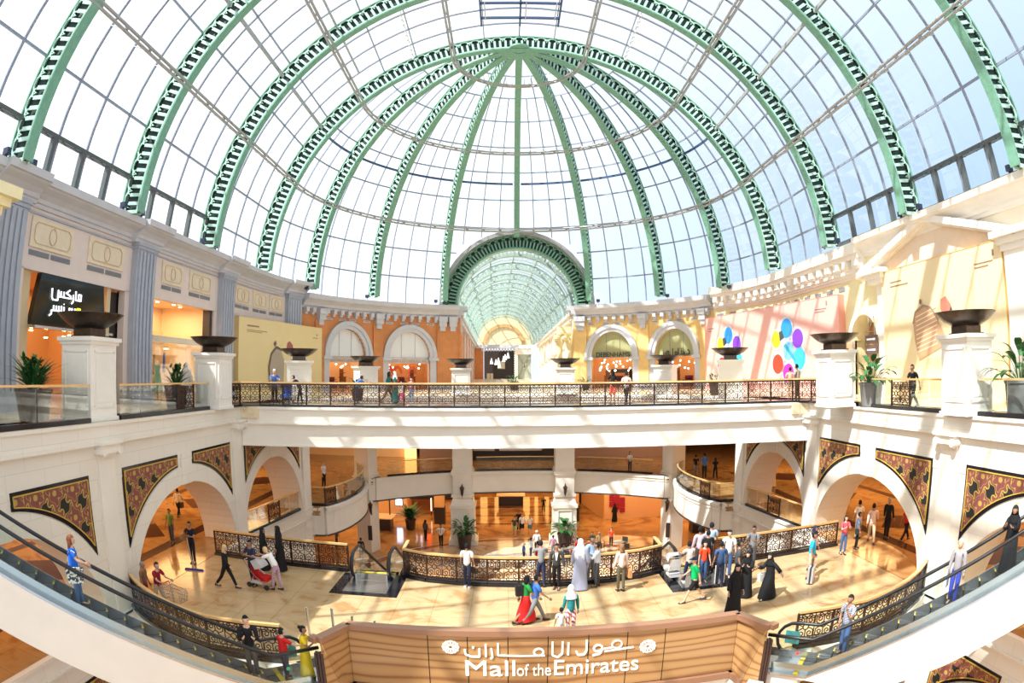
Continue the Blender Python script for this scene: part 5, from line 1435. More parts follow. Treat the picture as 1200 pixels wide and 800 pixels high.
for s in (-1, 1):
    b = MB(); x = CX + s * 5.85
    b.box(x - 1.2, x + 1.2, 18.25, 20.5, L2 - .02, L2 + .006); b.box(x - .78, x + .78, 18.55, 20.5, L2 + .006, L2 + .016, 1)
    tag(b.build('entrance_mat', [BLACK, CHROME]), f'black-edged steel mat at the top of the {side_nm[s]} down escalator', 'mat')
    # dark landing slab at the foot of each big escalator
    b = MB(); c0 = Vector((CX + s * 5.75, 12.55, 0)); 
    u = Vector((Cs(R(40)) * -s, S(R(40)), 0)); v = Vector((-u.y, u.x, 0)); c0 = Vector((CX + s * 6.62, 11.7, 0)) + u * 1.2
    vn_ = -v if s < 0 else v; P = [c0 - u * .2 - vn_ * .9, c0 + u * 1.2 - vn_ * .9, c0 + u * .45 + vn_ * .30, c0 - u * .2 + vn_ * .30]
    if s > 0: P = P[::-1]
    P = [tuple(p) for p in P]
    b.hexa([(p[0], p[1], L2 - .02) for p in P] + [(p[0], p[1], L2 + .008) for p in P])
    tag(b.build('entrance_mat', BLACK), f'black mat at the foot of the {side_nm[s]} long escalator', 'mat')
    # deck under the foot
    b = MB(); P = [c0 - u * 1.0 - vn_ * 1.25, c0 + u * 1.4 - vn_ * 1.25, c0 + u * .5 + vn_ * .45, c0 - u * 1.0 + vn_ * .45]
    b.hexa([(p.x, p.y, L2 - .5) for p in P] + [(p.x, p.y, L2 - .03) for p in P]); struct(b.build('floor_escalator_foot_%s' % side_nm[s], CREAM2))
    # teal notice on the newel glass, small round stickers
    t = EL if s < 0 else ER
    b = MB(); b.box(-.92, -.52, .475 * s - .004, .475 * s + .004, .40, .78); b.build('notice', mat('teal_notice', (.10, .50, .52), .5), t)
    b = MB(); b.lathe([(.001, -.004), (.05, -.004), (.05, .004), (.001, .004)], (0, 0, 0), 12); o = b.build('sticker', mat('red_sticker', (.8, .05, .04), .5) if s > 0 else mat('green_sticker', (.02, .40, .15), .5), t)
    o.location = (-.35, .475 * -s, .62); o.rotation_euler = (PI / 2, 0, 0)
# steel posts beside the left landing
for i, (x, y, h) in enumerate([(-5.6, 14.55, 1.0), (-4.78, 14.35, 1.15), (-4.2, 14.3, 1.0), (-3.55, 14.2, .95)]):
    t = empty('steel_post', (x, y, L2), 0, ['steel bollard post behind the curved end of the left railing, leftmost of four', 'tallest steel post beside the left escalator landing', 'steel post behind the left corner of the wooden sign', 'short steel post half hidden by the sign rim'][i], 'post', 'steel posts by the left landing')
    b = MB(); b.tube([(0, 0, 0), (0, 0, h)], .038, 8); b.build('tube', CHROME, t); b = MB(); b.lathe([(.08, 0), (.08, .02), (.04, .04)], (0, 0, 0), 10); b.build('base', CHROME, t)

# ---- the wooden sign closing the front of the deck
SY = 12.82
t = empty('mall_sign', (CX, SY, L2), 0, 'wide veined-wood sign with white Arabic and Latin lettering, front of the deck', 'sign')
f = lambda x, z, d=0: (x - CX, d, z - L2)
xs = [-3.9, -1.93, -.98, -.02, .93, 1.9, 2.85, 3.8, 5.72]
for a, c in zip(xs[:-1], xs[1:]):
    b = MB(); b.box(a + .012 - CX, c - .012 - CX, -.04, .0, 5.36 - L2, 6.93 - L2); b.build('wood_panel', WOOD, t)
b = MB(); b.box(-3.9 - CX, 5.72 - CX, .0, .12, 5.25 - L2, 7.0 - L2); b.build('backing', RUBBER, t)
b = MB(); b.box(-3.92 - CX, 5.74 - CX, -.11, .14, 6.93 - L2, 7.08 - L2); b.box(-3.92 - CX, 5.74 - CX, -.14, .1, 5.16 - L2, 5.34 - L2)
for s, x0, x1 in ((-1, -3.9, -4.37), (1, 5.72, 6.19)):
    b.bar(f(x0, 7.005, .0), f(x1, 7.005, -1.0), .24, .15); b.bar(f(x0, 5.25, .0), f(x1 - s * .35, 5.25, -.6), .2, .18)
    b.bar(f(x1, 7.005, -1.0), f(x1 + s * .2, 7.005, -.90), .20, .14)
b.build('rim', WOODRIM, t)
for s, x0, x1 in ((-1, -3.9, -4.32), (1, 5.72, 6.14)):
    b = MB(); b.face([f(x0, 5.3, -.03), f(x0, 6.94, -.03), f(x1, 6.94, -.95), f(x1 - s * .3, 5.3, -.55)]); b.face([f(x0, 5.3, .03), f(x0, 6.94, .03), f(x1, 6.94, -.90), f(x1 - s * .3, 5.3, -.50)])
    for dd in (-.04, .0): b.face([f(x1, 6.94, -.96 + dd), f(x1, 5.0, -.96 + dd), f(x1 - s * .34, 5.0, -.50 + dd), f(x1 - s * .30, 5.3, -.56 + dd)])
    b.build('corner_panel', WOOD, t)
    b = MB()
    for k in range(3): b.box(x1 + s * (.0 + .08 * k) - .03 - CX, x1 + s * (.0 + .08 * k) + .03 - CX, -1.0, -.85, 4.9 - L2, 6.62 - L2)
    b.build('newel_slats', mat('dark_brown_slat', (.05, .025, .02), .4), t)
def put(o, x, z, sx=1, sz=1): o.rotation_euler = (PI / 2, 0, 0); o.location = (x - CX, -.05, z - L2); o.scale = (sx, sz, 1)
for s_, x, sz, tw_ in (('Mall', -.45, .66, 1.2), ('of the', .60, .50, .82), ('Emirates', 2.12, .64, 2.08)):
    o = text_obj(s_, sz, SIGNW, 'letters', .012, t); put(o, x, 5.77, tw_ / o.dimensions.x)
b = MB()
sx_ = lambda x: -1.05 + (x + 1.02) * .88
def sw(pts, r=.06):
    for p, q in zip(pts[:-1], pts[1:]): b.bar((sx_(p[0]) - CX, -.055, 13.2 + p[1] - L2), (sx_(q[0]) - CX, -.055, 13.2 + q[1] - L2), r * .75, .03, up=(0, 1, 0))
def circ(cx, cz, r, a0=0, a1=360, n=10): return [(cx + r * Cs(R(a0 + (a1 - a0) * k / n)), cz + r * .8 * S(R(a0 + (a1 - a0) * k / n))) for k in range(n + 1)]
sw([(-1.02, -6.66), (-1.0, -6.80), (-.85, -6.86), (-.62, -6.86), (-.62, -6.62)]); sw([(-.82, -6.6), (-.76, -6.6)], .07); sw([(-.45, -6.50), (-.45, -6.86)]); sw([(-.30, -6.62), (-.27, -6.86), (-.32, -6.92)])
sw([(-.12, -6.48), (-.12, -6.82), (.5, -6.84), (1.15, -6.84)], .05); sw(circ(.98, -6.74, .13, -90, 270)); sw([(1.35, -6.45), (1.35, -6.84), (1.5, -6.90), (1.62, -6.8), (1.62, -6.45)]); sw([(1.78, -6.5), (1.78, -6.85)])
sw([(2.0, -6.75), (2.05, -6.86), (2.22, -6.86), (2.28, -6.75), (2.28, -6.45)]); sw(circ(2.6, -6.70, .12)); sw([(2.72, -6.72), (2.66, -6.86), (2.45, -6.90)])
sw([(2.78, -6.80), (3.6, -6.74)], .045)
b.build('arabic_letters', SIGNW, t)
b = MB(); sw(circ(3.12, -6.62, .14), .04); sw([(2.75, -6.72), (3.02, -6.70)], .04); b.build('arabic_letters', SIGNW, t)
for cx_, cz_ in ((-1.40, -6.60), (4.0, -6.76)):
    b = MB()
    for k in range(12):
        a = 2 * PI * k / 12; p = (cx_ + .05 * Cs(a), cz_ + .045 * S(a)); q = (cx_ + .24 * Cs(a), cz_ + .19 * S(a)); sw([p, q], .035)
        for e in (-.22, .22): sw([(cx_ + .15 * Cs(a), cz_ + .12 * S(a)), (cx_ + .22 * Cs(a + e), cz_ + .18 * S(a + e))], .025)
    b.build('star_emblem', SIGNW, t)
# cream work under the sign
b = MB()
b.box(-3.9, 5.72, SY - .02, SY + .4, 4.3, 5.16)
for s, x0, x1 in ((-1, -3.9, -4.25), (1, 5.72, 6.07)):
    b.bar((x0, SY + .05, 4.72), (x1, SY - .95, 4.72), .2, .9)
    b.bar((x1, SY - .95, 4.9), (x1 - s * 1.5, SY - 2.6, 4.3), .25, .9); b.bar((x1, SY - .95, 5.40), (x1 - s * 1.5, SY - 2.6, 4.8), .4, .10)
struct(b.build('trim_%d' % TR(), CREAM2))

# ================================================================ COLUMNS, LANTERNS AND THE GROUND FLOOR
def column(x, y, w_, lb, rz=0, base=True):
    t = empty('stone_column', (x, y, 0), rz, lb, 'column'); h = w_ / 2; b = MB()
    b.box(-h, h, -h, h, 0, 9.9); b.build('shaft', CREAM2, t)
    b = MB()
    b.box(-h - .12, h + .12, -h - .12, h + .12, L2 - 1.85, L2 - 1.65); b.box(-h - .1, h + .1, -h - .1, h + .1, L2 - .15, L2 + .02); b.box(-h - .14, h + .14, -h - .14, h + .14, L2 + .02, L2 + .12)
    b.box(-h - .05, h + .05, -h - .05, h + .05, L2 + .12, L2 + .3); b.build('moulding', CREAM2, t)
    if base:
        b = MB(); 
        for z0, z1, e0, e1 in ((0, .4, .38, .36), (.4, 2.9, .2, .16), (2.9, 3.15, .26, .26), (3.15, 3.6, .16, .05)):
            a, c = h + e0, h + e1; b.hexa([(-a, -a, z0), (a, -a, z0), (a, a, z0), (-a, a, z0), (-c, -c, z1), (c, -c, z1), (c, c, z1), (-c, c, z1)])
        b.build('flared_base', CREAM2, t)
        b = MB(); q = h + .20; b.bar((-h + .2, -q, .7), (-h + .2, -q, 2.7), .05, .05); b.bar((h - .2, -q, .7), (h - .2, -q, 2.7), .05, .05); b.bar((-h + .2, -q, 2.7), (h - .2, -q, 2.7), .05, .05); b.build('panel_moulding', WHITE, t)
    return t
def lantern(x, y, z, rz, lb):
    t = empty('wall_lantern', (x, y, z), rz, lb, 'lantern', 'wall lanterns on the columns'); b = MB()
    b.box(-.04, .04, -.02, .04, -.5, .1); b.tube([(0, 0, -.35), (0, -.25, -.3), (0, -.25, -.1)], .025, 6); b.build('bracket', IRON, t)
    b = MB(); b.lathe([(.10, -.1), (.15, .28), (.20, .30), (.05, .48), (.03, .6), (.001, .66)], (0, -.25, 0), 6); b.lathe([(.02, -.35), (.1, -.12), (.12, -.08)], (0, -.25, 0), 6); b.build('lantern_body', IRON, t)
    b = MB(); b.lathe([(.105, 0), (.135, .22)], (0, -.25, 0), 6); b.build('lantern_glass', mat('milky_lantern_glass', (.5, .48, .42), .3), t)
column(-3.4, 43.9, 1.42, 'white stone column left of centre on the far side, planter at its foot'); column(4.28, 43.9, 1.42, 'white stone column right of centre on the far side, planter at its foot')
column(-10.2, 40.9, 1.2, 'slim white column beside the left bulging balcony', R(-20), False); column(2 * CX + 10.2, 40.9, 1.2, 'slim white column beside the right bulging balcony', R(20), False)
lantern(-3.4, 43.17, 4.2, 0, 'black wall lantern on the column left of centre'); lantern(4.28, 43.17, 4.2, 0, 'black wall lantern on the column right of centre')
lantern(-9.75, 40.25, 3.4, 0, 'black wall lantern on the slim column by the left balcony'); lantern(11.4, 40.3, 3.4, 0, 'black wall lantern on the slim column by the right balcony')
for x in (-9.9, 11.55):
    b = MB(); b.box(x - .14, x + .14, 40.1, 40.22, 1.0, 2.1); tag(b.build('speaker_box', DARKW), f'narrow dark box low on the slim {"left" if x < 0 else "right"} column', 'box')
planter(-3.2, 42.0, 0, 'palm-like plant in a dark pot at the foot of the left centre column', 1.2, .55, 'broad', 40, 1.05, POTB, 21)
planter(4.2, 42.0, 0, 'palm-like plant in a dark pot at the foot of the right centre column', 1.2, .55, 'broad', 40, 1.05, POTB, 22)
# piers and partitions of the lower floors, far behind
def pier(x, y, z0, z1, w_, m, lb, m2=None):
    t = empty('square_pier', (x, y, z0), 0, lb, 'pier'); b = MB(); b.box(-w_, w_, -w_, w_, 1.5, z1 - z0); b.build('shaft', m, t); b = MB(); b.box(-w_ - .04, w_ + .04, -w_ - .04, w_ + .04, 0, 1.5); b.build('dado', m2 or DARKW, t)
pier(-5.9, 49.6, 0, 4.95, .42, WARM, 'orange square pier with dark dado on the ground floor, left opening'); pier(5.75, 50.2, 0, 4.95, .42, WARM, 'orange square pier with dark dado on the ground floor, right opening')
pier(-18, 42, 0, 4.95, .6, WARM, 'orange pier under the left balcony on the ground floor'); pier(15.3, 44.5, 0, 4.95, .5, WARM2, 'pale pier under the right balcony on the ground floor')
# shop walls of the far gallery (upper) seen between columns
def wallbox(nm, x0, x1, y, z0, z1, m): b = MB(); b.box(x0, x1, y, y + .3, z0, z1); return struct(b.build(nm, m))
wallbox('wall_gallery', -20, -8.2, 51, L2, 9.9, WARM2); wallbox('wall_gallery', -7.6, -3.6, 50, L2, 9.9, mat('mauve_wall', (.42, .28, .24), .6)); wallbox('wall_gallery', -3.4, 4.5, 49.6, L2, 9.9, DARKW)
wallbox('wall_gallery', 4.7, 15, 50, L2, 9.9, mat('mauve_wall', (.42, .28, .24), .6)); wallbox('wall_gallery', -9, -8.0, 50.5, L2, 9.9, mat('glowing_shop_window', (1, .7, .3), .5, emit=(1, .55, .16), es=2.2))
for x in (-2.0, 0.2, 2.0):
    t = empty('window_display', (x, 49.3, L2), 0, 'dark framed window of the far middle gallery', 'window display', 'dark windows of the far gallery'); b = MB(); b.box(-.8, .8, -.08, 0, 1.2, 3.4); b.build('pane', mat('black_glossy_screen', (.012, .018, .016), .06), t)
    b = MB(); b.box(-.9, .9, -.12, .02, .9, 1.2); b.box(-.9, -.8, -.12, .02, 1.2, 3.4); b.box(.8, .9, -.12, .02, 1.2, 3.4); b.build('frame', GREYST, t)
# ground floor walls: shop fronts with colour
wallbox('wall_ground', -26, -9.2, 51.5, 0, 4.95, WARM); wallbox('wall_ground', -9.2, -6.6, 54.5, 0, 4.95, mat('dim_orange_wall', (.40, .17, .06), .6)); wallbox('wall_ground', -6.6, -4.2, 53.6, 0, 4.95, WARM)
b = MB(); b.bar((-9.2, 51.6, 2.47), (-9.2, 54.6, 2.47), .2, 4.95); b.bar((8.6, 50.3, 2.47), (7.4, 57, 2.47), .25, 4.95); b.bar((-4.2, 53.7, 2.47), (-6, 62, 2.47), .2, 4.95); struct(b.build('wall_ground', WARM))
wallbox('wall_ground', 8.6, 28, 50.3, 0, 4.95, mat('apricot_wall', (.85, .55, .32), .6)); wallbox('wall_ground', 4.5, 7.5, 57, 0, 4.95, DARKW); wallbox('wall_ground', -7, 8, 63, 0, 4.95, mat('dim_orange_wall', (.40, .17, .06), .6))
for x0, x1 in ((-9.15, -6.6), (-6.5, -4.3)):
    b = MB(); b.box(x0, x1, 53.2, 53.4, 1.3, 1.75); struct(b.build('trim_%d' % TR(), DARKW))
GLOW = mat('glowing_shop_window', (1, .7, .3), .5, emit=(1, .55, .16), es=2.2)
for k, (x, w_) in enumerate([(-5.2, .5), (-4.0, .35), (-2.6, .8), (-1.2, .5), (1.9, 1.0), (3.1, .4), (4.2, .6), (5.6, .8)]):
    t = empty('shop_window', (x, 62.85, 0), 0, f'tall glowing orange shop window at the far end of the middle hall, {words[k]} from the left', 'window', 'glowing windows of the middle hall')
    b = MB(); b.box(-w_ / 2, w_ / 2, -.05, .0, .5, 3.6); b.build('pane', GLOW, t); b = MB(); b.box(-w_ / 2 - .08, -w_ / 2, -.1, .0, .2, 3.7); b.box(w_ / 2, w_ / 2 + .08, -.1, 0, .2, 3.7); b.box(-w_ / 2 - .08, w_ / 2 + .08, -.1, 0, .2, .5); b.build('frame', DARKW, t)
t = empty('shop_window', (6.2, 56.9, 0), 0, 'yellow lit shop window behind the pier in the right opening of the ground floor', 'window')
b = MB(); b.box(-.7, .7, -.06, 0, 2.3, 3.9); b.build('pane', mat('yellow_lit_window', (.9, .6, .1), .5, emit=(.95, .6, .08), es=1.6), t); b = MB(); b.box(-.8, .8, -.1, 0, 2.1, 2.3); b.build('frame', DARKW, t)
for (x0, x1, y, z0, z1, c, e, lb) in [(-10.1, -9.55, 51.4, 1.1, 2.5, (.6, .75, 1), 6, 'bright blue-white lit screen in the left opening of the ground floor'), (-7.9, -7.3, 54.3, 2.4, 3.6, (1, .06, .02), 2.5, 'red lit shop sign in the left opening of the ground floor'),
                                      (-8.9, -8.7, 54.3, 2.6, 3.7, (.9, .85, 1), 3, 'pair of narrow white lit panels left of the red sign, first of two'), (-8.4, -8.2, 54.3, 2.6, 3.7, (.9, .85, 1), 3, 'pair of narrow white lit panels left of the red sign, second of two'),
                                      (-7.0, -6.9, 52.0, .5, 1.7, (1, .7, .5), 2, 'thin vertical lit tube left of the orange pier, first of two'), (-6.6, -6.5, 52.0, .5, 1.7, (1, .7, .5), 2, 'thin vertical lit tube left of the orange pier, second of two')]:
    b = MB(); b.box(x0, x1, y - .1, y, z0, z1); b.box(x0 - .06, x1 + .06, y, y + .05, z0 - .06, z1 + .06, 1); b.box((x0 + x1) / 2 - .03, (x0 + x1) / 2 + .03, y - .05, y + .02, 0, z0, 1) if y == 52.0 else None; tag(b.build('lit_screen', [mat('lit_%d' % int(c[2] * 100 + e), c, .5, emit=c, es=e), DARKW]), lb, 'screen')
b = MB()
for k, (dx, dz) in enumerate([(0, 0), (0, 1), (0, 2), (.48, -.6), (.48, .4), (.48, 1.4), (.96, -1.2), (.96, -.2), (.96, .8)]): b.box(8.95 + dx, 9.39 + dx, 50.2, 50.28, 1.15 + dz * .48, 1.58 + dz * .48)
tag(b.build('wall_graphic', mat('crimson_banner', (.40, .01, .05), .5)), 'stepped crimson square graphics on the apricot wall, right opening of the ground floor', 'graphic')
# dark bands and diamonds let into the polished floors
DB = mat('dark_floor_band', (.07, .03, .02), .12)
b = MB()
for y in (49.2, 52.2, 55.6, 59.5): b.box(-4.2, 5.2, y, y + .35, 0, .006)
struct(b.build('floor_bands', DB))
b = MB()
for s in (-1, 1):
    xa, xb = sorted((CX + s * (HW + 2.3), CX + s * (HW + 2.9))); b.box(xa, xb, -5, 40, L2, L2 + .012)
    for y in (15.2, 22.2, 29.5, 37):
        c0 = Vector((CX + s * (HW + 5.2), y, 0)); r_ = 1.7
        P = [(c0.x - r_, c0.y), (c0.x, c0.y - r_), (c0.x + r_, c0.y), (c0.x, c0.y + r_)]
        b.hexa([(p[0], p[1], L2) for p in P] + [(p[0], p[1], L2 + .012) for p in P])
    xa, xb = sorted((CX + s * (HW + 8), CX + s * (HW + 8.5))); b.box(xa, xb, -5, 40, L2, L2 + .012)
struct(b.build('floor_bands', DB))
# downlight in the soffit of each big arch
for s in (-1, 1):
    for c, a in BAYS[1:]:
        b = MB(); b.lathe([(.001, .02), (.10, .02), (.10, -.02), (.001, -.02)], (0, 0, 0), 10); o = b.build('downlight', BULBW); o.location = (CX + s * (HW + .8), c, L2 + 3.33); tag(o, f'small round downlight in the soffit of the {"nearest" if c < 10 else "big" if c < 20 else "narrow"} arch, {side_nm[s]} arcade', 'light')
# kiosks, cafe furniture and carpet
for i, (x, y, c, lb) in enumerate([(-10.9, 47.2, (.05, .03, .03), 'dark kiosk with pale counter at the left of the ground floor'), (.3, 57.0, (.02, .015, .015), 'black kiosk in the middle of the far hall')]):
    t = empty('kiosk', (x, y, 0), 0, lb, 'kiosk'); b = MB(); b.box(-1.2, 1.2, -.7, .7, 0, 1.0); b.build('counter', mat('kiosk%d' % i, c, .4), t); b = MB(); b.box(-1.4, 1.4, -.9, .9, 1.0, 1.08); b.build('counter_top', WARM2, t)
    b = MB(); b.box(-1.0, -.9, .5, .6, 1.08, 2.6); b.box(.9, 1.0, .5, .6, 1.08, 2.6); b.box(-1.1, 1.1, .3, .8, 2.6, 3.0); b.build('canopy', mat('kiosk%d' % i, c, .4), t)
b = MB(); b.box(CX - 7.2, CX - 4.6, 31.3, 33.4, .0, .02); tag(b.build('carpet', mat('red_carpet', (.65, .02, .02), .8)), 'red carpet at the bottom of the left down escalator', 'carpet')
b = MB(); b.box(-4.4, -2.4, 40.4, 41.6, 0, .012); tag(b.build('carpet', mat('dark_red_mat', (.12, .05, .04), .8)), 'dark mat at the foot of the left centre column planter', 'carpet') if False else None
def chair(x, y, rz, m, lb):
    t = empty('cafe_chair', (x, y, 0), rz, lb, 'chair', 'cafe chairs on the ground floor'); b = MB(); b.box(-.22, .22, -.22, .22, .43, .47); b.build('seat', m, t); b = MB(); b.box(-.22, .22, .19, .23, .5, .88); b.build('backrest', m, t)
    for i in (-1, 1):
        for j in (-1, 1): b = MB(); b.tube([(i * .2, j * .2, 0), (i * .18, j * .18, .44)], .015, 5); b.build('leg', CHROME, t)
def table(x, y, lb):
    t = empty('cafe_table', (x, y, 0), 0, lb, 'table'); b = MB(); b.lathe([(.4, .72), (.4, .75)], (0, 0, 0), 16); b.build('tabletop', WHITE, t); b = MB(); b.tube([(0, 0, .02), (0, 0, .72)], .03, 6); b.lathe([(.22, 0), (.2, .03)], (0, 0, 0), 12); b.build('pedestal_leg', CHROME, t)
BLK = mat('black_seat', (.03, .03, .03), .5); BRN = mat('brown_seat', (.18, .08, .05), .5)
for i, (x, y) in enumerate([(4.5, 39.6), (1.5, 36.5), (-1.6, 36.2), (8.0, 40.6)]):
    table(x, y, ['round white cafe table by the right centre planter', 'round cafe table behind the middle railing, beside the crowd', 'round cafe table behind the middle railing, left of the crowd', 'round cafe table at the right of the ground floor cafe'][i])
    for k in range(3): a = k * 2.1 + i; chair(x + .85 * Cs(a), y + .85 * S(a), a - PI / 2, BLK if k else BRN, f'cafe chair {["facing the camera side", "on the near side", "on the left side"][k]} of the {["table by the right centre planter", "table beside the crowd", "table left of the crowd", "rightmost cafe table"][i]}')
